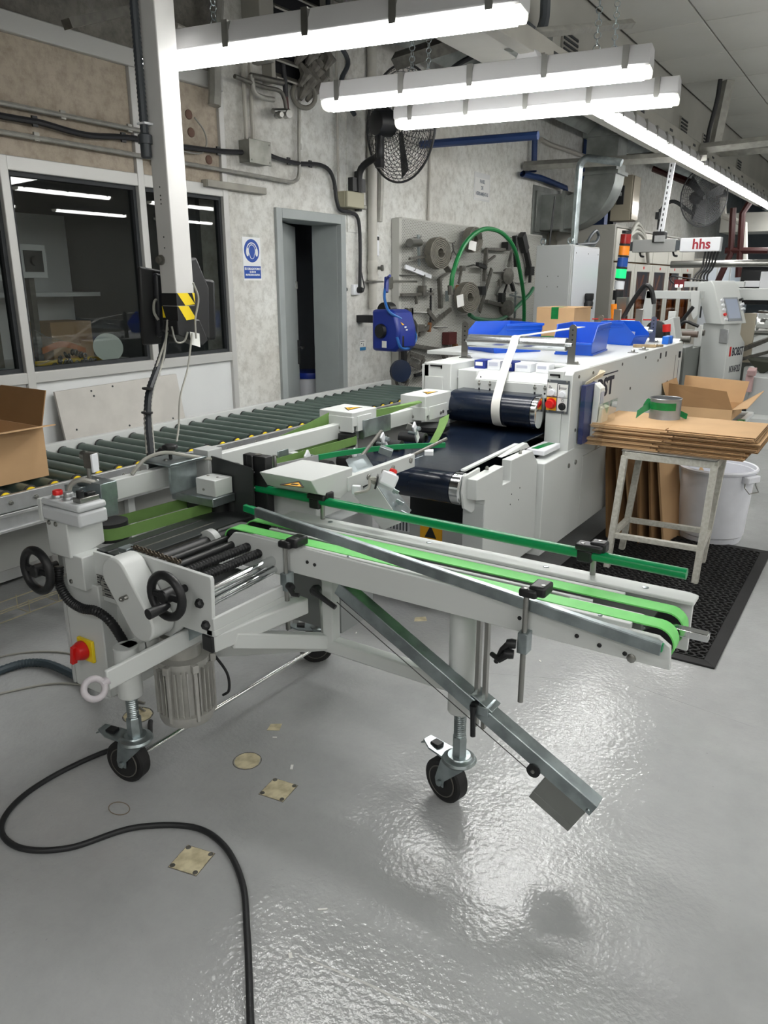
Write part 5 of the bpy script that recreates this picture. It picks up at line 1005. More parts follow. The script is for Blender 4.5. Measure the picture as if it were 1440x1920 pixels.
# safety sign
sg = thing('safety_sign', 'blue and white hearing protection sign on the wall left of door', 'sign', (WX, 4.21, 1.62))
part('sign_sheet', MB().box(WX, WX + .004, 4.118, 4.302, 1.615, 1.905), mat('sign_white', 'e3e5e6', .4), sg)
x = WX + .004; sb = mat('sign_blue', '1748a0', .4)
def disc(cy, cz, ry, rz_, x, m, nm): part(nm, MB().prism([(x, cy + ry * math.cos(R(a)), cz + rz_ * math.sin(R(a))) for a in range(0, 360, 12)], (.0008, 0, 0)), m, sg)
disc(4.21, 1.815, .078, .078, x, sb, 'blue_disc')
part('headband', MB().strip(arc((x + .0014, 4.21, 1.815), (0, 1, 0), (0, 0, 1), .052, 8, 172, 16), (.0006, 0, 0), .007), MATS['sign_white'], sg)
disc(4.21, 1.815, .036, .042, x + .0009, MATS['sign_white'], 'head_outline'); disc(4.21, 1.815, .031, .037, x + .0018, sb, 'head'); disc(4.21, 1.785, .024, .026, x + .0012, MATS['sign_white'], 'chin_outline'); disc(4.21, 1.787, .020, .024, x + .002, sb, 'chin')
disc(4.163, 1.805, .014, .028, x + .0026, MATS['sign_white'], 'ear_cup'); disc(4.257, 1.805, .014, .028, x + .0026, MATS['sign_white'], 'ear_cup')
part('text_panel', MB().box(x, x + .0008, 4.124, 4.296, 1.628, 1.712), sb, sg)
for s_, z, h in (('ES OBLIGATORIO', 1.693, .021), ('EL USO DE', 1.672, .0165), ('PROTECCION ACUSTICA', 1.652, .0165)):
    text('sign_text', s_, h, MX((x + .0012, 4.21, z), (0, 1, 0), (0, 0, 1)), MATS['sign_white'], sg, .0003, .0008, .98 if h > .02 else .78)
part('sleeve_tabs', MB().box(WX, WX + .003, 4.13, 4.29, 1.905, 1.925), film, sg)
# tool panel notice
no = thing('paper_notice', 'paper notice in clear sleeve above the perforated tool board', 'notice', (WX, 7.8, 2.4))
part('sleeve', MB().box(WX, WX + .003, 7.62, 7.99, 2.43, 2.70), mat('sleeve', 'd3d4d4', .2), no)
part('sheet', MB().box(WX + .003, WX + .004, 7.64, 7.97, 2.45, 2.65), mat('notice_paper', 'd0d0ce', .6), no)
for s_, z in (('PANEL', 2.615), ('DE', 2.555), ('HERRAMIENTAS', 2.495)):
    text('notice_text', s_, .05, MX((WX + .0046, 7.805, z), (0, 1, 0), (0, 0, 1)), mat('notice_ink', '5a6270', .6), no, .0004, .001, .82)
# brown plugs and thin cable on the beige panel
for i, (y, z) in enumerate(((3.60, 2.60), (3.70, 2.60), (3.71, 2.50), (3.85, 2.36))):
    solo('panel_plug', MB().lathe((WX, y, z), (1, 0, 0), [(.028, 0), (.028, .006), (.02, .012)], 14), mat('plug_brown', '6b5145', .7), 'brown round plug on the beige panel, ' + ('upper left of the group', 'upper right of the group', 'below the upper right one', 'lowest one near the panel edge')[i], 'plug', 'brown plugs on the beige panel')
wtube('thin_cable', 'thin cable looping down from a brown plug', 'cable', [(wx, 3.71, 2.58), (wx, 3.78, 2.52), (wx, 3.80, 2.45), (wx, 3.76, 2.39), (wx, 3.69, 2.375), (wx, 3.60, 2.375)], .005, conduit)
gb = solo('grey_box', MB().box(WX, WX + .10, 3.36, 3.52, 2.27, 2.47), mat('trunk_grey', '9f9c93', .6), 'grey box on the beige panel behind the hanging post', 'box', None, .006)
# louvre vent high on the wall
lv = thing('louvre_vent', 'grey louvred vent with dark gaps high on the left wall', 'vent', (WX, 4.75, 3.0))
part('vent_back', MB().box(WX, WX + .01, 4.43, 5.05, 2.95, 3.9), mat('vent_dark', '1a1b20', .8), lv)
for y in (4.40, 5.05): part('vent_frame', MB().box(WX, WX + .09, y, y + .04, 2.9, 3.95), mat('vent_paint', '99978f', .7), lv, .004)
for k in range(9): part('slat', MB().prism([(WX + .02, 4.44, 2.98 + k * .105), (WX + .10, 4.44, 2.93 + k * .105), (WX + .105, 4.44, 2.94 + k * .105), (WX + .025, 4.44, 2.99 + k * .105)], (0, .61, 0)), mat('vent_paint', '99978f', .7), lv)
wpst = solo('wall_post', MB().box(WX, WX + .16, 4.22, 4.36, 3.0, 4.25), mat('vent_paint', '99978f', .7), 'grey painted steel post high on wall left of the louvre vent', 'post', None, .006)
# dark board and channel at top left
solo('overhead_board', MB().box(-3.6, -2.6, 1.0, 2.9, 2.98, 3.0), mat('dark_ceiling', '5d5b56', .9), 'dark board under the ceiling at the top left corner', 'board')
solo('overhead_channel', MB().bar((-3.300, 2.454, 2.703), (-3.300, 2.955, 2.903), .06, .04), darksteel, 'dark steel channel under the overhead board', 'channel')
# valve group
vg = thing('valve_group', 'old pipe elbow with red capped gas valve on the wall above the door', 'valve', (WX, 4.6, 2.75))
W_ = -3.78
part('pipe', MB().tube(crv([(-3.780, 4.025, 2.862), (-3.780, 4.276, 2.851), (-3.780, 4.454, 2.858), (-3.780, 4.507, 2.818), (-3.780, 4.526, 2.754)], 5), .014, 10).tube([(-3.780, 4.176, 2.894), (-3.780, 4.496, 2.914)], .020, 10), darksteel, vg)
part('red_sleeve', MB().cyl((-3.780, 4.525, 2.837), (-3.780, 4.532, 2.755), .016, 12), redpipe, vg)
part('black_hose', MB().tube([(-3.780, 4.503, 3.029), (-3.780, 4.520, 2.935), (-3.780, 4.525, 2.831)], .018, 10), cablek, vg)
part('valve_body', MB().tube([(-3.780, 4.385, 2.721), (-3.780, 4.549, 2.748)], .018, 10).lathe((-3.780, 4.439, 2.704), (1, -.5, -.1), [(.022, -.03), (.024, .03), (.016, .04), (.016, .06)], 12).lathe((-3.780, 4.530, 2.722), (1, -.3, 0), [(.026, -.02), (.026, .03)], 12), steel, vg)
part('pipe_elbow', MB().tube(crv([(-3.780, 4.181, 2.902), (-3.780, 4.205, 2.806), (-3.780, 4.287, 2.786), (-3.780, 4.395, 2.792)], 5), .017, 10), conduit, vg)
hc = thing('hose_coil', 'grey hose coil with old rag hanging on the wall above the valve', 'coil', (-3.800, 4.739, 2.877))
part('coil', MB().torus((-3.800, 4.751, 2.886), (.8, -.5, .1), .085, .017, 26, 8), mat('coil_grey', '75736b', .7), hc)
rag = MB(); random.seed(11)
for k in range(16):
    c = V(*(-3.820, 4.813, 3.030)) + V(random.uniform(0, .06), random.uniform(-.16, .14), random.uniform(-.12, .16))
    rag.tube([c + V(0, 0, .07), c + V(.03, .03, 0), c - V(-.01, .02, .07)], [.02, .045, .015], 7)
part('rag', rag, mat('rag_grey', '76736c', .9, var=.4, scale=20), hc)
# ================================================================= FANS
def fan(label, c, ax, r, wallp, m=black):
    t = thing('wall_fan', label, 'fan', c); c = V(*c); u, v, d = frame(ax)
    g = MB(); nr = 16
    for s in (-1, 1):
        for i in range(1, nr + 1):
            f = i / nr; dep = .10 * (1 - f ** 3) * s
            g.torus(c + d * dep, d, r * f, .0022, 40, 4)
        for k in range(40):
            a = 2 * math.pi * k / 40
            g.tube([c + d * (.10 * (1 - (.12 + .88 * j / 5) ** 3) * s) + (u * math.cos(a + .05 * j * s) + v * math.sin(a + .05 * j * s)) * r * (.12 + .88 * j / 5) for j in range(6)], .0020, 4, cap=False)
    part('guard', g, mat('fan_wire', '3c3d3f', .45, .3), t)
    part('guard_rim', MB().torus(c, d, r, .009, 48, 8), mat('fan_wire', '3c3d3f', .45, .3), t)
    for k in range(3):
        a = 2 * math.pi * k / 3 + .4; e1 = u * math.cos(a) + v * math.sin(a); e2 = d.cross(e1)
        part('blade', MB().prism([c + e1 * .05 - e2 * .04 - d * .02, c + e1 * r * .85 - e2 * r * .22 - d * .04, c + e1 * r * .90 + e2 * r * .22 + d * .04, c + e1 * .05 + e2 * .05 + d * .02], d * .004), mat('fan_blade', '2f3133', .5), t)
    part('motor', MB().lathe(c - d * .26, d, [(.03, 0), (.085, .02), (.095, .06), (.095, .16), (.05, .2), (.03, .26)], 20), m, t)
    part('arm', MB().tube(crv([c - d * .2, c - d * .2 - V(0, 0, .10), c - d * .2 - V(0, 0, .24), V(*wallp) + V(.25, 0, .20), V(*wallp) + V(.08, 0, .12), V(*wallp) + V(.05, 0, -.05)], 5), .028, 10).obox(c - d * .2 - V(0, 0, .2), (.05, .05, .22)), m, t)
    part('wall_bracket', MB().box(wallp[0] - .0, wallp[0] + .06, wallp[1] - .09, wallp[1] + .09, wallp[2] - .05, wallp[2] + .05).tube([V(*wallp) + V(.05, 0, -.2), V(*wallp) + V(.05, 0, .1)], .03, 8), m, t)
    return t
fan('large black wall fan above the door corner, behind the tube lights', (-3.420, 5.440, 2.759), (.30, .94, .05), .405, (WX, 5.46, 2.36))
fan('far wall fan beside the red pipes beyond the console', (-2.72, 13.0, 2.84), (.75, -.62, -.05), .42, (-3.4, 13.0, 2.6), mat('fan_far', '3d4042', .5))
# ================================================================= HOSE REEL
hr = thing('hose_reel', 'dark blue compressed air hose reel on wall left of the perforated board', 'reel', (-3.6, 6.0, 1.15))
c = V(*(-3.550, 5.505, 1.213))
part('reel_case', MB().prism([c + V(a, -.10, b) for a, b in [(-.12, -.165), (.10, -.165), (.15, -.12), (.15, .02), (.11, .15), (.06, .175), (-.12, .175)]], (.05, .21, 0)), bluen, hr, .025)
part('reel_side', MB().lathe(c + V(-.02, -.108, 0), (.25, 1, 0), [(.055, -.02), (.06, 0), (.06, .01)], 18), black, hr)
part('outlet', MB().box(c.x + .09, c.x + .165, c.y - .06, c.y + .10, c.z - .145, c.z - .03), black, hr, .01)
part('wall_arm', MB().box(WX, c.x - .1, c.y - .02, c.y + .08, c.z + .06, c.z + .12).lathe((c.x - .06, c.y, c.z + .16), (0, 1, 0), [(.07, 0), (.07, .1)], 16), black, hr)
part('reel_label', MB().obox(c + V(.125, -.03, .09), (.004, .06, .10), (0, -40, 8)), mat('warning_yellow', 'f2b21c', .5), hr)
part('reel_print', MB().obox(c + V(.165, .0, .035), (.004, .08, .012), (0, -10, 8)).obox(c + V(.17, .02, .012), (.004, .10, .010), (0, 0, 8)), plastw, hr)
part('white_label', MB().obox(c + V(.02, -.118, -.105), (.05, .004, .055), (0, 0, -12)), paper, hr)
part('air_hose', MB().tube(crv([(-3.380, 5.346, 1.175), (-3.360, 5.380, 1.088), (-3.400, 5.581, 1.073), (-3.450, 5.768, 1.135), (-3.450, 5.694, 1.242), (-3.420, 5.474, 1.313), (-3.480, 5.388, 1.370), (-3.550, 5.431, 1.452), (-3.600, 5.499, 1.515), (-3.620, 5.554, 1.600)], 6), .012, 8), mat('air_hose_blue', '2060a8', .4), hr)
part('air_gun', MB().tube([(-3.620, 5.562, 1.642), (-3.600, 5.523, 1.523)], .02, 8).tube([(-3.620, 5.562, 1.634), (-3.550, 5.503, 1.654)], .012, 8), bluen, hr)
solo('gun_hook', MB().box(WX, -3.6, 6.03, 6.06, 1.60, 1.62).box(WX, WX + .02, 5.93, 6.07, 1.55, 1.65), steel, 'steel wall hook holding the blue air gun', 'hook')
# bucket behind the door
bk = thing('bucket', 'white bucket with dark blue lid seen through the open door', 'bucket', (-6.187, 7.682, 0.350))
c = V(-4.38, 5.46, 0); ORI[bk.name] = c; bk.location = c
part('bucket_body', MB().lathe(c, (0, 0, 1), [(.001, 0), (.15, 0), (.17, .78), (.001, .78)], 30), mat('bucket_white', 'c9cbd0', .4), bk)
part('bucket_lid', MB().lathe(c + V(0, 0, .78), (0, 0, 1), [(.001, 0), (.18, 0), (.185, .02), (.18, .05), (.001, .052)], 30), bluen, bk)
# ================================================================= PERFORATED BOARD AND TOOLS
pg = thing('tool_board', 'large perforated grey steel board covered with hanging tools', 'board', (WX, 7.6, .5))
PX = -3.80
part('perforated_sheet', MB().box(PX - .006, PX, 6.08, 9.35, .5, 2.14), pegm, pg)
part('frame', MB().box(WX + .005, PX + .004, 6.035, 6.08, .5, 2.145).box(WX + .005, PX + .002, 6.08, 9.35, 2.14, 2.155).box(WX + .005, PX - .006, 9.30, 9.35, .5, 2.14), mat('board_frame', 'b4b4ae', .5), pg, .003)
part('seam', MB().box(PX, PX + .002, 7.68, 7.69, .5, 2.14), mat('seam_grey2', '8e8e88', .6), pg)
T0 = -3.75
def tool(name, label, cat, parts, loc):
    t = thing(name, label, cat, loc, 'tools on the perforated board'); t.empty_display_size = .05
    for nm, b, m in parts: part(nm, b, m, t)
    part('peg_hook', MB().tube([V(PX, loc[1], loc[2]), V(T0 + .02, loc[1], loc[2] - .005), V(T0 + .03, loc[1], loc[2] + .015)], .004, 6), steel, t)
    return t
def rod(p, q, w_, h=None): return MB().bar(p, q, w_ * .72, (h or w_) * .72, up=(1, 0, 0))
tool('clamp_bracket', 'steel cross bracket at the upper left of the tool board', 'bracket', [('upright', rod((-3.750, 6.285, 2.017), (-3.750, 6.311, 1.750), .04, .02), zinc), ('upper_arm', MB().cyl((-3.670, 6.007, 1.935), (-3.750, 6.306, 1.949), .035, 12), steel), ('lower_arm', rod((-3.700, 6.058, 1.804), (-3.750, 6.485, 1.839), .03), darksteel)], (-3.750, 6.295, 1.994))
def coil(label, c, ax, r, tail=None):
    t = thing('belt_coil', label, 'coil', c, 'rolled belts on the perforated board'); c = V(*c); u, v, d = frame(ax)
    n_ = 90; turns = 6
    pts = [c + (u * math.cos(2 * math.pi * turns * i / n_) + v * math.sin(2 * math.pi * turns * i / n_)) * r * (.28 + .72 * i / n_) for i in range(n_ + 1)]
    if tail: pts += [V(*p) for p in tail]
    part('rolled_belt', MB().strip(pts, d * .085, r * .085), mat('canvas_belt', '77746a', .7, var=.2, scale=20), t); return t
coil('pale rolled belt with hanging end at the upper left of the tool board', (-3.680, 6.532, 1.867), (.97, -.25, 0), .145, [(-3.670, 6.653, 1.755), (-3.670, 6.751, 1.698)])
coil('dark rolled belt at the top of the tool board', (-3.690, 7.253, 2.016), (.99, -.12, 0), .125)
coil('rolled belt with pale tag in the middle of the tool board', (-3.680, 7.156, 1.460), (.97, -.25, 0), .155)
coil('rolled belt at the far end of the board above the grey cabinet', (-3.800, 9.763, 2.139), (.98, -.15, 0), .12)
solo('paper_tag', MB().bar((-3.600, 7.089, 1.991), (-3.600, 7.072, 1.906), .09, .003, up=(1, -.5, 0)), paper, 'white paper tag on the dark rolled belt at the top of the tool board', 'tag')
solo('paper_tag', MB().bar((-3.580, 6.802, 1.486), (-3.580, 6.831, 1.375), .08, .003, up=(1, -.5, 0)), paper, 'white paper tag on the rolled belt in the middle of the tool board', 'tag')
tool('perforated_arm', 'white slotted arm hanging slantwise below the cross bracket', 'arm', [('arm', rod((-3.750, 6.068, 1.737), (-3.750, 6.531, 1.653), .05, .02), plastw), ('rod', rod((-3.750, 6.401, 1.671), (-3.750, 6.386, 1.513), .03), steel)], (-3.750, 6.207, 1.711))
tool('rail_clamp_tool', 'black rail with clamp left of centre on the tool board', 'clamp', [('rail', rod((-3.750, 5.999, 1.494), (-3.750, 6.578, 1.497), .035), darksteel), ('clamp', MB().obox((-3.750, 6.376, 1.528), (.06, .06, .09)), darksteel), ('claw', rod((-3.750, 6.260, 1.496), (-3.750, 6.271, 1.410), .03), darksteel)], (-3.750, 6.455, 1.513))
tool('steel_fork', 'small grey fork plate on the lower left of the tool board', 'plate', [('plate', MB().obox((-3.750, 6.140, 1.342), (.02, .12, .06)).obox((-3.750, 6.093, 1.320), (.02, .03, .12)).obox((-3.750, 6.187, 1.316), (.02, .03, .12)), darksteel)], (-3.750, 6.139, 1.365))
tool('long_rod', 'thin black upright rod on the tool board', 'rod', [('rod', rod((-3.750, 6.535, 1.551), (-3.750, 6.537, 1.205), .022), black), ('grip', rod((-3.750, 6.526, 1.231), (-3.750, 6.508, 1.146), .04), brownwood)], (-3.750, 6.536, 1.527))
tool('angled_bar', 'dark forked bar hanging diagonally on the lower tool board', 'bar', [('bar', rod((-3.750, 6.939, 1.344), (-3.750, 6.318, 1.127), .05, .03), darksteel), ('fork', rod((-3.750, 6.481, 1.346), (-3.750, 6.618, 1.252), .06, .03), darksteel)], (-3.750, 6.776, 1.297))
tool('u_bracket', 'grey u shaped bracket in the left centre of the tool board', 'bracket', [('web', rod((-3.750, 6.697, 1.639), (-3.750, 6.731, 1.359), .05), darksteel), ('top', rod((-3.750, 6.697, 1.639), (-3.750, 6.974, 1.726), .03), darksteel), ('plate', rod((-3.750, 6.853, 1.524), (-3.750, 6.858, 1.423), .09, .01), zinc)], (-3.750, 6.719, 1.624))
tool('small_wrench', 'short wrench with brown handle left of the middle rolled belt', 'wrench', [('shaft', rod((-3.750, 7.155, 1.744), (-3.750, 7.095, 1.589), .03), darksteel), ('handle', rod((-3.750, 7.085, 1.574), (-3.750, 7.057, 1.460), .05), brownwood), ('jaw', MB().obox((-3.750, 7.167, 1.739), (.03, .08, .05)), darksteel)], (-3.750, 7.144, 1.728))
tool('flat_bar_tool', 'long grey flat bar leaning right of the middle rolled belt', 'bar', [('bar', rod((-3.750, 7.849, 1.743), (-3.750, 7.589, 1.298), .07, .02), darksteel), ('clip', MB().obox((-3.750, 7.622, 1.518), (.06, .09, .09)), black)], (-3.750, 7.802, 1.682))
tool('square_bracket', 'dark square frame bracket in the upper right of the tool board', 'bracket', [('upright', rod((-3.750, 7.700, 1.946), (-3.750, 7.678, 1.611), .05), darksteel), ('arm', rod((-3.750, 7.701, 1.941), (-3.750, 8.284, 1.955), .04), darksteel), ('stub', rod((-3.700, 7.399, 1.784), (-3.750, 7.691, 1.752), .05), black), ('brace', rod((-3.750, 7.663, 1.789), (-3.750, 7.917, 1.877), .03), darksteel)], (-3.750, 7.702, 1.925))
tool('black_clamp', 'black toggle clamp in the upper right of the tool board', 'clamp', [('jaw', MB().obox((-3.750, 8.208, 1.991), (.08, .09, .08)), black), ('body', rod((-3.750, 8.411, 2.107), (-3.750, 8.496, 1.776), .06), black), ('lever', rod((-3.750, 8.357, 1.946), (-3.750, 8.276, 1.772), .04), steel)], (-3.750, 8.413, 2.090))
tool('hand_drill', 'black power tool hanging at the right end of the tool board', 'tool', [('body', rod((-3.750, 8.603, 2.127), (-3.750, 8.733, 1.958), .14, .09), black), ('nose', rod((-3.750, 8.749, 1.958), (-3.750, 8.869, 1.782), .07), black)], (-3.750, 8.650, 2.118))
tool('pin_clamp', 'thin black pin clamp below the power tool', 'clamp', [('head', MB().obox((-3.750, 8.908, 1.734), (.06, .12, .1)), black), ('pin', rod((-3.750, 8.909, 1.722), (-3.750, 8.910, 1.600), .04), black)], (-3.750, 8.921, 1.752))
tool('hub_plate', 'grey hub plate right of the flat bar', 'plate', [('disc', MB().lathe((-3.750, 8.244, 1.669), (1, -.3, 0), [(.02, 0), (.09, .0), (.09, .03), (.02, .04)], 18), darksteel)], (-3.750, 8.242, 1.692))
tool('steel_pliers', 'bright pliers hanging right of the flat bar', 'pliers', [('handles', rod((-3.750, 8.069, 1.588), (-3.750, 7.984, 1.469), .025).bar((-3.750, 8.111, 1.588), (-3.750, 7.956, 1.475), .02, .02), steel), ('jaw', MB().obox((-3.750, 8.068, 1.600), (.03, .05, .07)), darksteel)], (-3.750, 8.081, 1.611))
tool('hook_tool', 'black hooked lever right of the pliers', 'lever', [('bar', rod((-3.750, 8.318, 1.658), (-3.750, 8.157, 1.427), .025), black), ('head', MB().obox((-3.750, 8.141, 1.439), (.05, .1, .1)), black), ('claw', rod((-3.750, 8.367, 1.611), (-3.750, 8.454, 1.511), .05), black)], (-3.750, 8.321, 1.634))
tool('spindle', 'dark spindle lying level in the lower right of the tool board', 'spindle', [('shaft', rod((-3.750, 7.748, 1.406), (-3.750, 8.194, 1.345), .05), darksteel), ('wheel', MB().lathe((-3.750, 8.240, 1.320), (.8, -.5, 0), [(.03, 0), (.09, .01), (.09, .06), (.03, .07)], 16), darksteel)], (-3.750, 7.855, 1.398))
tool('threaded_post', 'upright threaded post near the right end of the tool board', 'post', [('rod', rod((-3.750, 8.514, 1.510), (-3.750, 8.524, 1.179), .03), zinc), ('cross', rod((-3.750, 8.355, 1.465), (-3.750, 8.694, 1.430), .025), zinc), ('foot', rod((-3.750, 8.341, 1.198), (-3.750, 8.728, 1.171), .04), darksteel)], (-3.750, 8.518, 1.481))
tool('long_beam', 'dark angle iron lying level at the bottom of the tool board', 'beam', [('bar', rod((-3.750, 6.032, 1.061), (-3.750, 6.792, 0.950), .05), darksteel), ('end', rod((-3.750, 6.770, 0.956), (-3.750, 6.863, 0.865), .06), darksteel)], (-3.750, 6.370, 1.014))
tool('caster_arm', 'black arm with dark blue wheel at the lower left of the tool board', 'arm', [('arm', rod((-3.750, 6.051, 1.045), (-3.750, 6.065, 0.702), .07, .05), black), ('wheel', MB().lathe((-3.700, 5.891, 0.835), (.85, -.5, 0), [(.03, 0), (.10, .01), (.10, .05), (.03, .06)], 18), mat('wheel_blue', '1d2b45', .5)), ('ring', MB().torus((-3.700, 5.947, 0.738), (.8, -.5, 0), .06, .015, 16, 6), darksteel)], (-3.750, 6.051, 1.036))
tool('frame_bracket', 'grey open frame bracket at the bottom left of the tool board', 'bracket', [('frame', rod((-3.750, 6.156, 0.965), (-3.750, 6.424, 0.900), .06, .02).bar((-3.750, 6.424, 0.900), (-3.750, 6.366, 0.813), .04, .02, up=(1, 0, 0)).bar((-3.750, 6.366, 0.813), (-3.750, 6.139, 0.883), .04, .02, up=(1, 0, 0)), darksteel), ('leg', rod((-3.750, 6.156, 0.965), (-3.750, 6.082, 0.839), .07, .02), darksteel)], (-3.750, 6.195, 0.957))
tool('short_bar', 'short black bar at the very bottom of the tool board', 'bar', [('bar', rod((-3.750, 6.258, 0.753), (-3.750, 6.490, 0.761), .04), black)], (-3.750, 6.327, 0.756))
tool('grinder', 'dark red grinder with brown handle below centre of the tool board', 'grinder', [('body', MB().obox((-3.750, 6.932, 1.062), (.08, .16, .12)), mat('dark_red', '4d1f1d', .5)), ('handle', rod((-3.750, 6.933, 1.030), (-3.750, 6.998, 0.892), .03), steel), ('grip', rod((-3.750, 7.050, 0.996), (-3.750, 7.055, 0.904), .06), brownwood)], (-3.750, 6.931, 1.083))
tool('ring_gasket', 'grey oval ring hanging behind the blue reel hose', 'ring', [('ring', MB().torus((-3.750, 6.105, 1.167), (1, -.3, 0), .13, .012, 26, 6), steel)], (-3.750, 6.104, 1.234))
tool('bracket_block', 'grey block right of the blue reel on the tool board', 'block', [('block', rod((-3.750, 6.190, 1.182), (-3.750, 6.385, 1.192), .08), darksteel)], (-3.750, 6.267, 1.193))
tool('wire_hooks', 'pair of thin wire hooks left of the green hose', 'hook', [('wire', MB().tube(crv([(-3.750, 6.938, 1.974), (-3.750, 6.964, 1.901), (-3.750, 6.912, 1.860)]), .008, 5).tube(crv([(-3.750, 6.964, 1.901), (-3.750, 7.033, 1.863)]), .008, 5), steel)], (-3.750, 6.949, 1.975))
for i, (a, b_) in enumerate((((748, 520), (780, 516)), ((874, 503), (890, 496)), ((815, 506), (830, 503)), ((772, 588), (800, 586)), ((812, 614), (838, 614)), ((845, 546), (853, 544)), ((925, 513), (945, 509)), ((965, 530), (985, 530)), ((890, 545), (902, 545)), ((855, 595), (885, 588)))):
    solo('peg_hook', MB().tube([V(*P_) for P_ in (((-3.800, 6.041, 1.664), (-3.750, 6.256, 1.665)), ((-3.800, 7.344, 1.758), (-3.750, 7.426, 1.780)), ((-3.800, 6.688, 1.728), (-3.750, 6.756, 1.733)), ((-3.800, 6.269, 1.332), (-3.750, 6.461, 1.327)), ((-3.800, 6.677, 1.182), (-3.750, 6.870, 1.170)), ((-3.800, 7.022, 1.522), (-3.750, 7.019, 1.528)), ((-3.800, 7.998, 1.707), (-3.750, 8.168, 1.719)), ((-3.800, 8.586, 1.600), (-3.750, 8.782, 1.600)), ((-3.800, 7.557, 1.518), (-3.750, 7.609, 1.518)), ((-3.800, 7.151, 1.273), (-3.750, 7.413, 1.287)))[i]], .008, 6), steel, 'long empty peg hook on the tool board, ' + ('left of the slotted arm', 'under the dark rolled belt', 'above the grey u bracket', 'beside the small fork plate', 'right of the forked bar', 'beside the brown handled wrench', 'left of the grey hub plate', 'near the green hose at right', 'left of the flat bar clip', 'below the middle rolled belt')[i], 'hook', 'empty peg hooks')
gh = thing('green_hose', 'long green hose looped over the right half of the tool board', 'hose', (-3.700, 6.837, 1.524))
part('hose', MB().tube(crv([(-3.520, 6.505, 1.514), (-3.500, 6.511, 1.694), (-3.500, 6.687, 1.920), (-3.500, 6.953, 2.060), (-3.500, 7.242, 2.109), (-3.500, 7.584, 2.071), (-3.500, 7.867, 1.935), (-3.540, 8.128, 1.712), (-3.580, 8.362, 1.425), (-3.620, 8.495, 1.123), (-3.650, 8.511, 0.938)], 7), .022, 8), mat('hose_green', '177a3f', .4), gh)
part('hose_tail', MB().tube(crv([(-3.720, 7.294, 1.281), (-3.720, 7.483, 1.231), (-3.720, 8.017, 1.199), (-3.720, 8.369, 1.281), (-3.720, 8.812, 1.447), (-3.720, 8.962, 1.538)], 6), .022, 8), mat('hose_green_dark', '2b6a48', .5), gh)
part('hose_peg', MB().cyl((-3.500, 7.195, 2.102), (-3.800, 7.811, 2.145), .01, 6), steel, gh); part('hose_grip', MB().tube([(-3.520, 6.492, 1.576), (-3.520, 6.506, 1.495)], .026, 8), darksteel, gh)
# ================================================================= FLOOR ITEMS
cb_ = thing('floor_cable', 'thick black cable curving across the grey floor', 'cable', (-1.5, 1.1, 0))
pts = [(-2.12, 1.62), (-2.03, 1.52), (-2.098, 1.404), (-2.129, 1.214), (-2.106, 1.066), (-2.028, .97), (-1.904, .957), (-1.786, 1.035), (-1.698, 1.195), (-1.552, 1.296), (-1.413, 1.292), (-1.266, 1.215), (-1.143, 1.102), (-1.06, 1.02), (-.964, .922), (-.84, .80), (-.7, .66)]
part('cable_run', MB().tube(crv([(a, b, .0095) for a, b in pts], 8), .009, 10), mat('cable_rubber', '1f2022', .5, bump=.05, bscale=300), cb_)
def plate(label, c, s, rz, cir=False):
    t = thing('floor_plate', label, 'floor plate', (c[0], c[1], 0)); random.seed(int(abs(c[0] * 1000)))
    n_ = 40; pts = []
    for i in range(n_):
        a = 2 * math.pi * i / n_
        m_ = 1 if cir else 1 / max(abs(math.cos(a)), abs(math.sin(a)))
        k = m_ * s * (1 - random.random() * (.10 if cir else .035))
        pts.append((k * math.cos(a), k * math.sin(a)))
    z = V(c[0], c[1], .0004); cz, sz = math.cos(R(rz)), math.sin(R(rz))
    part('plate', MB().prism([z + V(x * cz - y * sz, x * sz + y * cz, 0) for x, y in pts], (0, 0, .0016)), cream, t)
    if cir: part('rim', MB().torus(z + V(0, 0, .0005), (0, 0, 1), s * 1.02, .0016, 30, 4), mat('rim_dark', '6d6a62', .7), t)
    else:
        part('dark_seam', MB().prism([z + V(x * cz - y * sz, x * sz + y * cz, -.0003) * 1 for x, y in [(-s * 1.03, -s * 1.03), (s * 1.03, -s * 1.03), (s * 1.03, s * 1.03), (-s * 1.03, s * 1.03)]], (0, 0, .0006)), mat('rim_dark', '6d6a62', .7), t)
        for i, j in ((1, 1), (1, -1), (-1, 1), (-1, -1)):
            q = V(i * s * .82 * cz - j * s * .82 * sz, i * s * .82 * sz + j * s * .82 * cz, .0018)
            part('screw_head', MB().lathe(z + q, (0, 0, 1), [(.008, 0), (.007, .0015), (.003, .001)], 12), darksteel, t)
    return t
plate('square cream floor plate with corner screws, beside the black cable', (-1.455, 1.205), .047, 12)
plate('square cream floor plate with corner screws, farther from the cable beside the round patch', (-1.455, 1.585), .046, 8)
plate('round worn cream floor patch beside the square plate', (-1.65, 1.645), .048, 0, True)
plate('round cream floor patch behind the left caster', (-2.205, 1.63), .055, 0, True)
solo('paint_chip', MB().prism([(-1.735, 1.865, .0005), (-1.72, 1.825, .0005), (-1.68, 1.85, .0005), (-1.70, 1.89, .0005)], (0, 0, .001)), cream, 'small cream paint chip patch on the floor behind the motor', 'patch')
solo('paint_chip', MB().prism([(-1.77, 2.98, .0005), (-1.75, 2.94, .0005), (-1.70, 2.98, .0005), (-1.73, 3.02, .0005)], (0, 0, .001)), cream, 'small cream patch on the floor under the conveyor arm', 'patch')
solo('rubber_band', MB().torus((-1.815, 1.235, .003), (0, 0, 1), .026, .0014, 28, 5, 1.5), mat('band_brown', '7d705e', .7), 'thin brown rubber band lying by the left caster', 'band')
random.seed(21)
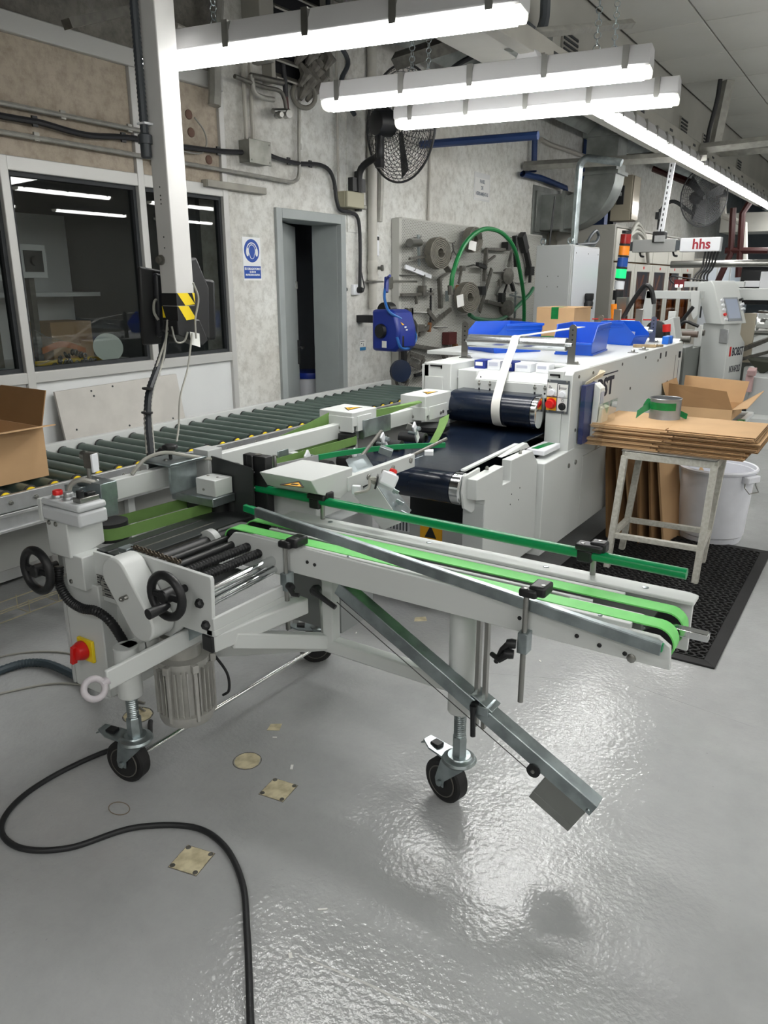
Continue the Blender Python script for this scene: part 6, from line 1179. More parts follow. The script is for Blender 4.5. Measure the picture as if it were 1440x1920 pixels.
for i, (x, y) in enumerate([(-1.664, 1.806, 0.000)[:2], (-1.496, 1.702, 0.000)[:2], (-1.915, 2.679, 0.000)[:2], (-1.668, 2.669, 0.000)[:2], (-1.028, 1.270, 0.000)[:2], (-1.006, 1.111, 0.000)[:2], (-1.073, 2.894, 0.000)[:2], (-0.507, 3.871, 0.000)[:2], (-1.880, 2.365, 0.000)[:2]]):
    a = random.uniform(0, 3.1)
    solo('paper_scrap', MB().obox((x, y, .0015), (.016 + .01 * (i % 3 == 1), .005 + .004 * (i % 2), .002), (0, 0, math.degrees(a))), paper, 'tiny white paper scrap on the floor, ' + ('near the motor', 'by the round patch', 'under the arm frame', 'under the sloping channel', 'right of the cable', 'in the bright reflection', 'near the hanging levers', 'on the rubber mat edge', 'by the rear caster')[i], 'scrap', 'paper scraps on the floor')
wt_ = thing('wire_tray', 'pale wire cable tray under the roller conveyor at left', 'tray', (-3.0, 1.4, 0))
b = MB(); 
for x, z in ((-2.90, .30), (-2.90, .25), (-2.99, .25), (-2.99, .30)): b.tube([(x, .3, z), (x, 2.3, z)], .003, 5)
part('long_wires', b, mat('wire_brass', 'a39c86', .4, .6), wt_)
for k in range(14): part('cross_wire', MB().tube([(-2.90, .4 + .14 * k, .31), (-2.90, .4 + .14 * k, .247), (-2.99, .4 + .14 * k, .247), (-2.99, .4 + .14 * k, .31)], .0025, 5), mat('wire_brass', 'a39c86', .4, .6), wt_)
for y in (.6, 2.2): part('tray_leg', MB().box(-2.99, -2.98, y, y + .02, 0, .25), mat('wire_brass', 'a39c86', .4, .6), wt_)
fh = thing('floor_hose', 'grey blue corrugated hose lying on the floor at left edge', 'hose', (-2.9, 1.5, 0))
hp = crv([(-2.86, .9, .02), (-2.90, 1.2, .02), (-2.95, 1.52, .02), (-2.86, 1.66, .02), (-2.55, 1.66, .03), (-2.25, 1.62, .12), (-2.2, 1.62, .26)], 22)
part('hose_run', MB().tube(hp, [.019 if i % 2 else .0165 for i in range(len(hp))], 9), mat('hose_slate', '39454c', .45), fh)
for i, pp in enumerate(([(-3.05, 1.2, .005), (-3.1, 1.6, .005), (-2.85, 1.8, .005), (-2.5, 1.72, .005), (-2.2, 1.66, .005)], [(-2.95, 1.1, .005), (-2.8, 1.42, .005), (-2.68, 1.6, .005), (-2.5, 1.67, .005), (-2.25, 1.7, .005)])):
    solo('floor_wire', MB().tube(crv(pp, 8), .0045, 6), cableg, 'thin grey wire on the floor by the hose, ' + ('farther one', 'nearer one')[i], 'wire')
# ================================================================= GREY CABINET, PIPES, DUCTS
gc = thing('grey_cabinet', 'tall grey steel cabinet with lifting eyes behind the brown carton', 'cabinet', (-2.92, 7.9, 0))
part('cabinet_body', MB().box(-3.11, -2.735, 7.52, 8.32, 0, 1.955), mat('cabinet_grey', 'a6a9a8', .45), gc, .005)
part('cabinet_door', MB().box(-3.10, -2.745, 7.50, 7.517, .05, 1.945), mat('cabinet_grey', 'a6a9a8', .45), gc, .003)
part('side_panel', MB().box(-2.733, -2.725, 7.55, 8.30, .05, 1.94), mat('cabinet_light', 'bfc3c8', .4), gc, .002)
for x, y in ((-3.06, 7.56), (-2.78, 7.56), (-2.78, 8.25), (-2.80, 8.1)): part('lifting_eye', MB().torus((x, y, 1.99), (.3, 1, 0), .028, .008, 20, 6).cyl((x, y, 1.95), (x, y, 1.965), .012, 8), zinc, gc)
for x in (-2.97, -2.86):
    for z in (1.56, 1.66): part('screw', MB().lathe((x, 7.5, z), (0, -1, 0), [(.006, 0), (.004, .003)], 8), darksteel, gc)
for y in (7.6, 7.95, 8.26): part('screw', MB().lathe((-2.725, y, 1.88), (1, 0, 0), [(.008, 0), (.005, .003)], 8), darksteel, gc)
part('black_gland', MB().lathe((-2.68, 7.95, 1.40), (0, 0, 1), [(.04, -.06), (.045, 0), (.038, .02), (.045, .04), (.045, .09), (.038, .095)], 18).box(-2.725, -2.66, 7.93, 7.97, 1.36, 1.40), black, gc)
part('cable_loop', MB().tube(crv([(-2.78, 7.75, 1.96), (-2.74, 7.95, 1.975), (-2.72, 8.12, 1.99), (-2.72, 8.22, 2.06), (-2.73, 8.15, 2.11), (-2.75, 8.05, 2.05), (-2.76, 8.0, 1.98)], 6), .016, 8), mat('grey_hose', '3a3f44', .45), gc)
solo('black_antenna', MB().cyl((-3.05, 7.7, 1.956), (-3.02, 7.7, 2.42), .012, 8, .008), black, 'thin black rod standing upright on the grey cabinet', 'rod')
b = MB().tube([(-2.82, 7.78, 1.956)] + [(-2.82, 7.78, 2.66)] + arc((-2.72, 7.78, 2.66), (-1, 0, 0), (0, 0, 1), .10, 15, 75, 6) + [(-2.45, 7.82, 2.70), (-2.42, 7.82, 2.69)], .035, 14)
solo('steel_pipe', b, zinc, 'bright steel pipe rising from the grey cabinet and bent over at top', 'pipe')
dz = thing('duct_elbow', 'galvanised square air duct elbow coming out of the wall', 'duct', (-3.4, 9.5, 2.1))
part('wall_flange', MB().box(WX, WX + .02, 9.16, 10.0, 2.14, 2.72).box(WX + .02, WX + .04, 9.22, 9.94, 2.19, 2.66), duct, dz, .004)
prof = [(-3.86, 2.22), (-3.55, 2.22)] + [(a.x, a.z) for a in arc((-3.55, 0, 2.82), (1, 0, 0), (0, 0, 1), .60, -80, -10, 8)] + [(-2.95, 2.82), (-2.95, 3.62), (-3.32, 3.62), (-3.32, 2.82)] + [(a.x, a.z) for a in arc((-3.55, 0, 2.82), (1, 0, 0), (0, 0, 1), .23, -10, -80, 6)] + [(-3.55, 2.62), (-3.86, 2.62)]
part('duct_body', MB().prism([(x, 9.35, z) for x, z in prof], (0, .34, 0)), duct, dz)
for x in (-3.55,): part('duct_flange', MB().box(x - .02, x + .02, 9.32, 9.72, 2.19, 2.65), duct, dz)
part('duct_flange', MB().box(-3.35, -2.92, 9.32, 9.72, 2.80, 2.84), duct, dz)
part('upper_duct', MB().box(-3.36, -2.91, 9.31, 9.73, 3.2, 4.25), duct, dz)
wtube('blue_pipe', 'dark blue pipe hanging level under the third tube light', 'pipe', [(-3.86, 6.5, 2.80), (-2.75, 6.55, 2.78)], .035, bluepipe, sm=False)
wtube('blue_pipe', 'dark blue pipe dropping down the wall then running to the right', 'pipe', [(-3.800, 8.953, 3.239), (-3.800, 8.979, 2.848), (-3.800, 8.663, 2.780), (-3.800, 9.215, 2.792), (-3.800, 10.023, 2.761), (-3.800, 10.085, 2.639), (-3.800, 10.101, 2.461)], .035, bluepipe, sm=False)
wtube('cable_tray', 'grey cable tray running across above the duct elbow', 'tray', [(-3.85, 8.8, 2.88), (-1.9, 9.0, 2.86)], .05, conduit, sm=False, n=4)
wtube('cable_tray', 'second grey cable tray behind the lighting beam', 'tray', [(-3.85, 10.8, 3.15), (-1.2, 10.9, 3.15)], .06, conduit, sm=False, n=4)
wtube('conduit', 'pale conduit loop on wall beside the blue pipe', 'conduit', [(-3.840, 9.247, 3.216), (-3.840, 9.589, 3.204), (-3.840, 10.332, 3.220), (-3.840, 11.071, 3.213)], .03, mat('painted_conduit', 'b1aea6', .6))
eb = thing('electric_box', 'beige electric box with dark meter and shiny side on the wall over the cabinets', 'box', (-3.05, 9.9, 2.25))
part('box_body', MB().box(-3.25, -3.0, 10.2, 10.5, 2.35, 2.88), mat('ebox_beige', '8f8878', .5), eb, .005)
part('box_door', MB().box(-2.998, -2.98, 10.21, 10.49, 2.36, 2.87), mat('ebox_shiny', 'a39b8c', .15, .4), eb, .003)
part('meter', MB().box(-3.18, -3.09, 10.185, 10.2, 2.54, 2.76), black, eb, .004); part('meter_knob', MB().box(-3.15, -3.12, 10.175, 10.185, 2.64, 2.68), alu, eb)
part('stand_off', MB().box(-3.878, -3.25, 10.25, 10.45, 2.5, 2.55), darksteel, eb)
for i, (y, m) in enumerate(((10.75, bluepipe), (11.15, black))):
    solo('vertical_channel', MB().box(-3.86, -3.5, y, y + .14, 2.285, 4.2), m, 'tall %s vertical channel behind the electric box' % ('dark blue', 'black')[i], 'channel')
# switch cabinets with amber windows
wc_ = mat('cabinet_cream', 'bdbbb2', .45)
sw_ = thing('switch_cabinet_row', 'row of cream switch cabinets with tall amber glass doors', 'cabinet', (-3.4, 11.5, 0))
part('cabinet_shell', MB().box(-3.80, -3.03, 9.75, 9.80, 0, 2.28).box(-3.80, -3.03, 9.80, 14.2, 2.25, 2.28), mat('shell_grey', '8e8c86', .5), sw_, .004)
part('cabinet_core', MB().box(-3.78, -3.07, 9.8, 14.2, 0, 2.25), mat('core_brown', '8a6a4a', .6), sw_)
for i in range(5):
    y = 9.80 + i * .88
    part('upper_door', MB().box(-3.05, -3.02, y + .01, y + .87, 1.86, 2.24), wc_, sw_, .003)
    d_ = part('door', MB().box(-3.05, -3.01, y + .01, y + .12, .1, 1.84).box(-3.05, -3.01, y + .76, y + .87, .1, 1.84).box(-3.05, -3.01, y + .12, y + .76, 1.74, 1.84).box(-3.05, -3.01, y + .12, y + .76, .1, .25), wc_, sw_, .004)
    part('amber_pane', MB().box(-3.022, -3.018, y + .12, y + .76, .25, 1.74), amber, d_)
    part('control_sheet', MB().box(-3.045, -3.04, y + .30, y + .56, 1.05, 1.42), paper, d_); part('sheet_print', MB().box(-3.04, -3.038, y + .38, y + .46, 1.1, 1.28), mat('yellow_print', 'c9a83a', .6), d_)
    part('inner_strip', MB().tube([(-3.055, y + .25, 1.7), (-3.055, y + .42, 1.45), (-3.055, y + .62, 1.7)], .012, 6), yellow, d_)
    part('door_mark', MB().box(-3.012, -3.008, y + .40, y + .46, 1.775, 1.81), red, d_)
for i in range(3): wtube('grey_cable_arch', 'grey cable arching over the switch cabinets, ' + ('inner', 'middle', 'outer')[i], 'cable', [(-2.99, 9.9 + .1 * i, 1.7), (-2.97, 10.0 + .1 * i, 2.05 + .04 * i), (-2.95, 10.4, 2.22 + .05 * i), (-2.95, 10.9 - .05 * i, 2.1 + .04 * i), (-2.98, 11.2, 1.85)], .022, cableg, group='cables over the switch cabinets')
# row of grey and white cabinets farther along the wall
for i in range(4):
    y = 14.6 + i * 1.3
    t = thing('wall_cabinet', 'grey wall cabinet far down the hall, %s beyond the amber doors' % ('first', 'second', 'third', 'fourth')[i], 'cabinet', (-3.4, y, 0), 'far wall cabinets')
    part('cabinet_body', MB().box(-3.8, -2.95, y, y + 1.2, 0, 2.0), wc_, t, .01); part('cabinet_door', MB().box(-2.95, -2.93, y + .03, y + 1.17, .1, 1.95), mat('cabinet_light', 'bfc3c8', .4), t, .005); part('door_handle', MB().box(-2.93, -2.91, y + .1, y + .14, 1.0, 1.2), black, t)
# signal tower
si = thing('signal_tower', 'signal lamp tower of red, orange, blue and green lenses', 'signal lamp', (-2.541, 8.600, 0.977))
tx, ty = (-2.582, 8.600, 1.432)[:2]
part('pole', MB().cyl((tx - .02, ty, 1.0), (tx, ty, 1.42), .025, 12), black, si)
part('foot', MB().cyl((tx, ty, 1.42), (tx, ty, 1.52), .055, 14), black, si)
part('white_ring', MB().cyl((tx + .005, ty, 1.53), (tx + .01, ty, 1.62), .052, 16), plastw, si)
for k, (m, e) in enumerate(((mat('lens_green', '12c96a', .3, emit=1.2), 1), (mat('lens_blue', '1a4c9c', .25), 0), (orange, 0), (mat('lens_red', '8c1411', .25), 0))):
    z = 1.645 + k * .118
    part('lens', MB().cyl((tx + .012 + k * .006, ty, z), (tx + .015 + k * .006, ty, z + .095), .055, 18), m, si); part('lens_ring', MB().cyl((tx + .01 + k * .006, ty, z - .02), (tx + .012 + k * .006, ty, z), .058, 16), black, si)
part('cap', MB().cyl((tx + .036, ty, 2.1), (tx + .037, ty, 2.13), .05, 16), black, si)
part('pole', MB().cyl((tx - .02, ty, 0), (tx - .02, ty, 1.0), .03, 10), black, si)
# arm with red letters
ar = thing('camera_arm', 'grey and white beam with red hhs letters hanging on a perforated rail', 'beam', (-2.244, 9.600, 2.000))
A0, A1, A2 = V(*(-2.745, 9.600, 2.012)), V(*(-2.255, 9.600, 1.995)), V(*(-1.770, 9.600, 1.983))
part('grey_beam', MB().box(A0.x, A1.x, 9.55, 9.65, A0.z - .07, A0.z + .07), mat('beam_grey2', '9b9c9a', .45), ar, .004)
part('joint', MB().box(A1.x, A1.x + .07, 9.56, 9.64, A0.z - .055, A0.z + .055), darkgrey, ar, .004); part('joint', MB().box(A0.x - .1, A0.x, 9.57, 9.63, A0.z - .05, A0.z + .05), darkgrey, ar, .004)
part('white_beam', MB().box(A1.x + .05, A2.x, 9.54, 9.66, A0.z - .075, A0.z + .075), plastw, ar, .008)
text('arm_letters', 'hhs', .15, MX((A2.x - .20, 9.5385, A0.z + .002), (1, 0, 0), (0, 0, 1)), mat('letter_red', '9c1f2e', .5), ar, .001, .004, .95)
ptop, pbot = V(*(-2.458, 9.600, 3.014)), V(*(-2.451, 9.600, 2.087))
part('perforated_rail', MB().bar(pbot, V(ptop.x + .12, 9.6, 3.6), .06, .03), plastw, ar, .002)
for k in range(24): part('rail_slot', MB().obox(pbot.lerp(V(ptop.x + .12, 9.6, 3.6), .06 + k * .038) + V(0, -.031, 0), (.012, .003, .03)), dark, ar)
part('rail_clamp', MB().obox(pbot + V(0, -.01, .02), (.14, .12, .12)), black, ar, .01)
part('rail_label', MB().obox(pbot + V(0.02, -.075, .0), (.12, .01, .07)), alu, ar)
for x in (A0.x + .08, A1.x - .03): part('hook', MB().tube(crv([(x, 9.6, A0.z - .07), (x + .02, 9.58, A0.z - .11), (x + .06, 9.56, A0.z - .12)], 4), .012, 6), black, ar)
for i in range(5): part('hanging_cable', MB().tube(crv([(A2.x - .16 + i * .035, 9.6, A0.z - .07), (A2.x - .18 + i * .03, 9.6, A0.z - .25), (A2.x - .24 + i * .035, 9.55, A0.z - .36), (A2.x - .24 + i * .06, 9.5, A0.z - .62)], 5), .011, 6), black, ar)
solo('cross_rod', MB().cyl((-2.366, 9.900, 1.808), (-1.199, 9.900, 1.811), .04, 12), steel, 'long steel rod level across behind the console', 'rod')
# console
yc = 8.7
def spin(o, piv, deg):
    q = V(*piv) - ORI[o.name]; o.data.transform(Matrix.Translation(q) @ Matrix.Rotation(R(deg), 4, 'Z') @ Matrix.Translation(-q))
co = thing('control_console', 'white machine console with tilted screen and red striped lettering', 'console', (-1.514, 8.700, 0.680))
c1 = [(-1.692, 8.700, 1.197), (-1.613, 8.700, 0.418), (-1.359, 8.700, 0.438), (-1.406, 8.700, 0.907), (-1.496, 8.700, 1.056), (-1.514, 8.700, 1.202)]
x0c, x1c = c1[0][0], c1[3][0]
prof = [(x0c, 0), (x0c, 1.19), (x1c - .06, 1.19), (x1c - .06, 1.07), (x1c, .98), (x1c, 0)]
part('pedestal', MB().prism([(a, yc, z) for a, z in prof], (0, .42, 0)), white, co, .006)
hd = [(.0, 1.19), (-.15, 1.53), (-.13, 1.60), (.0, 1.62), (.04, 1.58), (.19, 1.19)]
part('head', MB().prism([(x0c + .06 + a, yc - .05, z) for a, z in hd], (0, .42, 0)), white, co, .008)
e0, e1 = V(x0c + .06 + .19, 0, 1.19), V(x0c + .06 + .04, 0, 1.58); dd = (e1 - e0).normalized(); nn_ = V(dd.z, 0, -dd.x)
def onhead(y0, y1, s0, s1, t0, t1): 
    return MB().prism([V(0, y0, 0) + e0 + dd * s0 + nn_ * t0, V(0, y1, 0) + e0 + dd * s0 + nn_ * t0, V(0, y1, 0) + e0 + dd * s1 + nn_ * t0, V(0, y0, 0) + e0 + dd * s1 + nn_ * t0], nn_ * (t1 - t0))
part('screen_frame', onhead(yc + .06, yc + .30, .03, .28, 0, .006), mat('frame_slate', '8d9298', .4), co); part('screen', onhead(yc + .08, yc + .28, .055, .26, .006, .008), mat('screen_glass', 'aab4c8', .08), co)
for k in range(5): part('push_button', MB().lathe(V(0, yc + .02, 0) + e0 + dd * (.05 + k * .05), nn_, [(.016, 0), (.016, .02)], 12), plastw if k != 1 else red, co)
for k in range(3): part('push_button', MB().lathe(V(0, yc + .335, 0) + e0 + dd * (.15 + k * .05), nn_, [(.014, 0), (.014, .035)], 12), (plastw, plastw, black)[k], co)
part('side_socket', MB().box(x1c - .09, x1c + .0, yc - .02, yc + .0, 1.0, 1.14), alu, co, .004)
part('red_stripe', MB().box(x1c, x1c + .002, yc + .06, yc + .10, .86, .96), red, co)
text('console_letters', 'BOBST', .12, MX((x1c + .0012, yc + .26, .90), (0, 1, 0), (0, 0, 1)), mat('letter_navy', '1d2233', .5), co, .0006, .003, .75)
text('console_letters', 'NOVAFOLD', .10, MX((x1c + .0012, yc + .24, .72), (0, 1, 0), (0, 0, 1)), mat('letter_navy', '1d2233', .5), co, .0006, .001, .5)
for o_ in co.children:
    spin(o_, (x0c + .05, yc, 0), -24 if o_.name.split('.')[0] in ('head', 'screen_frame', 'screen', 'push_button') else -14)
# feeder machine behind the delivery machine
fm = thing('folder_machine', 'long white folding machine with rollers stretching back along the hall', 'machine', (-1.8, 9, 0))
part('gap_panel', MB().box(-1.62, -1.50, 6.72, 7.0, .1, 1.08), white, fm, .005)
part('gap_panel', MB().box(-1.60, -1.48, 7.02, 7.30, .1, 1.06), mat('shell_dark', '6f7370', .5), fm, .005)
part('bed', MB().box(-2.55, -1.7, 6.72, 9.0, .3, .95), mat('shell_dark', '6f7370', .5), fm)
for k, (y, z, r, m) in enumerate(((7.1, 1.08, .05, alu), (7.5, 1.10, .03, darksteel), (7.8, 1.13, .03, mat('roller_brown', '6a5a50', .4)), (8.1, 1.13, .03, darksteel))): part('roller', MB().cyl((-2.5, y, z), (-1.55, y, z), r, 16), m, fm)
part('portal_post', MB().prism([(-2.268, 8.400, 1.139), (-2.228, 8.400, 1.520), (-2.152, 8.400, 1.520), (-2.144, 8.400, 1.115)], (0, .15, 0)), white, fm, .004)
part('portal_beam', MB().box((-2.228, 8.400, 1.520)[0], (-1.679, 8.400, 1.523)[0], 8.4, 8.55, 1.44, 1.52), white, fm, .005)
part('portal_arm', MB().prism([(-1.781, 8.350, 1.522), (-1.690, 8.350, 1.523), (-1.683, 8.350, 1.290), (-1.718, 8.350, 1.237), (-1.745, 8.350, 1.289)], (0, .1, 0)), white, fm, .004)
part('portal_beam', MB().box((-1.564, 9.200, 1.500)[0], -.4, 9.2, 9.4, 1.42, 1.54), white, fm, .006)
part('portal_post', MB().box(-.62, -.42, 9.2, 9.4, .0, 1.42), white, fm, .006)
part('white_cover', MB().prism([(-2.445, 7.600, 1.145), (-2.383, 7.600, 1.234), (-2.176, 7.600, 1.254), (-2.119, 7.600, 1.195), (-2.113, 7.600, 1.130)], (0, .35, 0)), plastw, fm, .006)
part('red_cord', MB().tube([(-2.485, 7.500, 1.260), (-1.851, 7.500, 1.266)], .006, 5), red, fm)
part('side_head', MB().prism([(-1.877, 7.300, 1.082), (-1.858, 7.300, 1.226), (-1.731, 7.300, 1.277), (-1.678, 7.300, 1.301), (-1.628, 7.300, 1.092)], (0, .25, 0)), white, fm, .006)
part('dark_wheel', MB().lathe((-1.812, 7.250, 1.183), (0, 1, 0), [(.03, 0), (.09, .01), (.09, .06), (.03, .07)], 18), black, fm)
part('red_switch', MB().cyl((-1.650, 7.000, 1.191), (-1.656, 7.000, 1.254), .035, 12), red, fm); part('red_switch_base', MB().cyl((-1.641, 7.000, 1.110), (-1.650, 7.000, 1.191), .03, 12), black, fm)
for px_i, (m, z0) in enumerate(((steel, 1.2), (steel, 1.2))):
    pass
for q in ((-2.092, 7.000, 1.092), (-1.898, 7.000, 1.100), (-1.759, 7.600, 1.265), (-1.588, 8.000, 1.128)):
    part('upright_plate', MB().box(q[0] - .035, q[0] + .035, q[1], q[1] + .012, 1.0, q[2] + (.28 if q[1] < 7.2 else .08)), steel if q[1] < 7.2 else white, fm, .01)
part('black_hose', MB().tube(crv([(-2.308, 7.800, 1.191), (-2.219, 7.800, 1.373), (-2.130, 7.800, 1.525), (-2.074, 7.800, 1.575), (-2.018, 7.800, 1.526), (-1.985, 7.800, 1.402)], 6), .022, 8), black, fm)
part('black_hose', MB().tube(crv([(-1.743, 7.800, 1.183), (-1.676, 7.800, 1.244), (-1.601, 7.800, 1.221), (-1.551, 7.800, 1.203)], 5), .015, 8), black, fm)
part('strut', MB().tube([(-1.763, 8.000, 1.224), (-1.661, 8.000, 1.377)], .018, 8), black, fm)
part('regulator', MB().obox((-2.317, 7.900, 1.369), (.10, .1, .18)).cyl((-2.305, 7.900, 1.239), (-2.295, 7.900, 1.135), .05, 12), steel, fm)
part('amber_bottle', MB().cyl((-2.324, 7.700, 1.170), (-2.344, 7.700, 1.399), .03, 12), orange, fm)
part('sensor_head', MB().box(*[v for v in ((-2.097, 9.000, 1.600)[0], (-1.990, 9.000, 1.600)[0], 9.0, 9.1, (-2.092, 9.000, 1.555)[2], (-2.100, 9.000, 1.633)[2])]), mat('sensor_red', '6e1118', .4), fm, .006)
part('sensor_arm', MB().box((-1.990, 9.000, 1.600)[0], (-1.388, 9.000, 1.573)[0], 9.0, 9.08, (-1.987, 9.000, 1.572)[2] - .02, (-1.987, 9.000, 1.572)[2] + .04), white, fm, .004)
part('sensor_lamp', MB().box((-2.081, 9.000, 1.560)[0], (-2.053, 9.000, 1.560)[0], 8.99, 9.0, 1.55, 1.58).box((-2.031, 9.000, 1.561)[0], (-2.003, 9.000, 1.561)[0], 8.99, 9.0, 1.55, 1.58), mat('lamp_small', 'ffffff', .4, emit=2.), fm)
part('sensor_wire', MB().tube(crv([(-2.101, 9.000, 1.588), (-2.152, 9.000, 1.644), (-2.115, 9.000, 1.667), (-1.956, 9.000, 1.644), (-1.763, 9.000, 1.621)], 5), .008, 6), black, fm)
part('cream_panel', MB().box(-1.58, -1.28, 9.35, 9.40, .75, 1.28), mat('panel_cream', 'd0c6b2', .6), fm, .004)
random.seed(9)
for k in range(22):
    y = 9.8 + k * .42
    for s, x in enumerate((-1.55, -1.25, -.95)):
        part('carrier', MB().obox((x + random.uniform(-.05, .05), y, 1.15 + random.uniform(-.03, .06)), (.20, .05, .04), (0, random.uniform(-20, 20), random.uniform(-25, 25))).lathe((x + random.uniform(-.1, .1), y + .1, 1.12), (1, .1, 0), [(.02, 0), (.05, .005), (.05, .03), (.02, .035)], 10), random.choice([steel, plastw, alu, white]), fm)
    part('cross_bar', MB().cyl((-1.9, y, 1.05), (-.6, y, 1.05), .025, 8), steel, fm)
part('far_side_frame', MB().box(-1.9, -1.8, 9.5, 19, .4, 1.05).box(-.68, -.55, 9.5, 19, .3, 1.0), white, fm, .01)
part('low_body', MB().box(-1.8, -.68, 9.6, 19, .2, .8), mat('shell_dark', '6f7370', .5), fm)
part('side_plate', MB().box(-.96, -.90, 9.0, 9.45, .55, 1.2), grey, fm, .006)
part('diagonal_arm', MB().bar((-1.45, 9.2, .85), (-.95, 9.5, 1.1), .06, .04).bar((-1.4, 9.1, .78), (-.9, 9.4, .95), .04, .03), darksteel, fm)
part('low_box', MB().box(-1.30, -1.02, 9.12, 9.3, .35, .72), white, fm, .006)
part('motor_block', MB().box(-1.15, -.75, 8.6, 9.0, .25, .68), grey, fm, .01)
part('foot_drum', MB().cyl((-1.0, 8.5, 0), (-1.0, 8.5, .3), .2, 24), white, fm)
part('emergency_post', MB().obox((-1.15, 8.55, .62), (.07, .07, .18)).obox((-1.13, 8.5, .74), (.08, .08, .06), (20, 0, 0)), mat('pale_pink', 'b99a98', .5), fm, .006)
sc_ = solo('dark_screen', MB().box(-1.62, -.95, 10.2, 10.26, 1.35, 1.82), mat('screen_black', '15171a', .15), 'large black screen on the far right machine', 'screen', None, .006)
solo('screen_camera', MB().box(-1.38, -1.26, 10.0, 10.1, 1.5, 1.72).box(-1.55, -1.38, 10.02, 10.08, 1.55, 1.62), plastw, 'white camera bracket in front of the black screen', 'camera', None, .006)
solo('dark_cloth', MB().prism([(-1.25, 8.95, .82), (-1.0, 8.95, .80), (-.93, 9.0, .84), (-1.02, 9.0, .72), (-1.1, 8.98, .66), (-1.2, 8.98, .76)], (0, .08, .02)), mat('cloth_olive', '3a3d33', .9), 'dark olive cloth draped beside the console', 'cloth', None, .01)
# ================================================================= FAR AND OVERHEAD PIPES
for i, pp in enumerate(([(-2.400, 15.000, 2.902), (-2.488, 15.000, 2.737), (-2.424, 15.000, 1.689)], [(-2.644, 15.000, 2.829), (-2.595, 15.000, 2.090), (-2.755, 15.000, 1.599)], [(-2.688, 15.000, 2.136), (-2.008, 15.000, 2.121)], [(-3.522, 13.000, 3.303), (-2.901, 13.000, 3.035)])):
    wtube('red_pipe', 'dark red pipe at the far wall, ' + ('rightmost upright', 'left upright', 'level one', 'sloping one near the fan')[i], 'pipe', list(pp), .055, redpipe, sm=False)
wtube('white_pipe', 'white pipe stepping down the far wall', 'pipe', [(-3.026, 16.000, 3.105), (-2.969, 16.000, 2.781), (-2.604, 16.000, 2.628), (-2.500, 16.000, 1.883)], .06, mat('pipe_white', 'bdbbb3', .5), sm=False)
solo('far_window', MB().box((-3.012, 20.000, 2.475)[0], .6, 20, 20.04, 1.2, 2.05), mat('far_lightbox', 'a9c4d6', .5, emit=.5), 'pale blue lit window at the far end of the hall', 'window')
solo('far_duct', MB().box(-3.2, -.5, 17, 18, 2.55, 2.9), mat('bulkhead_paint', 'a9a8a1', .7), 'grey bulkhead box across the far end of the hall', 'duct')
t = fixture('small far tube light at the right edge of the hall', (-1.62, 15.5), (-1.62, 17.0), 2.45, chains=(.5,))
solo('round_lamp', MB().lathe((-.98, 5.2, 3.58), (0, 0, 1), [(.001, -.03), (.08, -.025), (.09, .02), (.001, .02)], 24), lampon, 'round ceiling lamp at the top right corner', 'lamp')
wtube('ceiling_drop', 'grey cable channel dropping from the ceiling to the beam', 'channel', [(-1.84, 9.3, 3.6), (-1.90, 9.3, 2.99)], .06, conduit, sm=False, n=4)
wtube('drop_cable', 'black cable hanging along the ceiling drop', 'cable', [(-1.90, 9.2, 3.6), (-1.91, 9.2, 3.4), (-1.95, 9.2, 3.15), (-1.96, 9.2, 2.99)], .022, cablek)
wtube('strut_rail', 'grey strut rail under the ceiling above the middle tube light', 'rail', [(-2.150, 5.000, 3.082), (-1.950, 6.270, 3.407)], .03, conduit, sm=False, n=4)
wtube('cross_strut', 'grey strut channel joining the lighting beam at right', 'rail', [(-1.98, 9.0, 2.93), (-.3, 9.0, 2.97)], .05, conduit, sm=False, n=4)
wtube('blue_stub', 'short dark blue pipe end under the ceiling', 'pipe', [(-2.000, 6.130, 3.219), (-2.000, 6.113, 3.103)], .045, bluepipe, sm=False)
wtube('thick_hose', 'thick grey bent hose above the lighting beam', 'hose', [(-2.200, 5.242, 3.332), (-2.200, 5.235, 3.211), (-2.200, 5.143, 3.114), (-2.200, 4.947, 3.112)], .035, mat('grey_hose', '3a3f44', .45))
wtube('thick_pipe', 'large grey pipe turning under the lighting beam', 'pipe', [(-2.300, 5.483, 3.223), (-2.300, 5.452, 3.121), (-2.300, 5.322, 3.061), (-2.300, 4.978, 3.062)], .07, duct)
wtube('overhead_tray', 'galvanised tray running along under the dark ceiling', 'tray', [(-3.3, 5.0, 3.35), (-3.3, 15, 3.35)], .12, duct, sm=False, n=4)
wtube('overhead_tray', 'dark cable tray running along beside the bulkhead', 'tray', [(-2.85, 4.0, 3.25), (-2.85, 12.3, 3.25)], .08, darksteel, sm=False, n=4)
wtube('overhead_tray', 'dark tray crossing above the fan', 'tray', [(-3.300, 5.187, 3.122), (-2.600, 5.162, 3.188), (-2.400, 5.183, 3.215)], .06, darksteel, sm=False, n=4)
wtube('overhead_pipe', 'dark cable sagging above the wall fan', 'cable', [(-3.400, 5.904, 3.094), (-3.100, 5.768, 3.197), (-2.800, 5.741, 3.256)], .02, cablek)
wtube('overhead_tray', 'second grey tray crossing beyond the wall fan', 'tray', [(-3.600, 6.320, 3.297), (-2.900, 6.402, 3.269)], .05, conduit, sm=False, n=4)
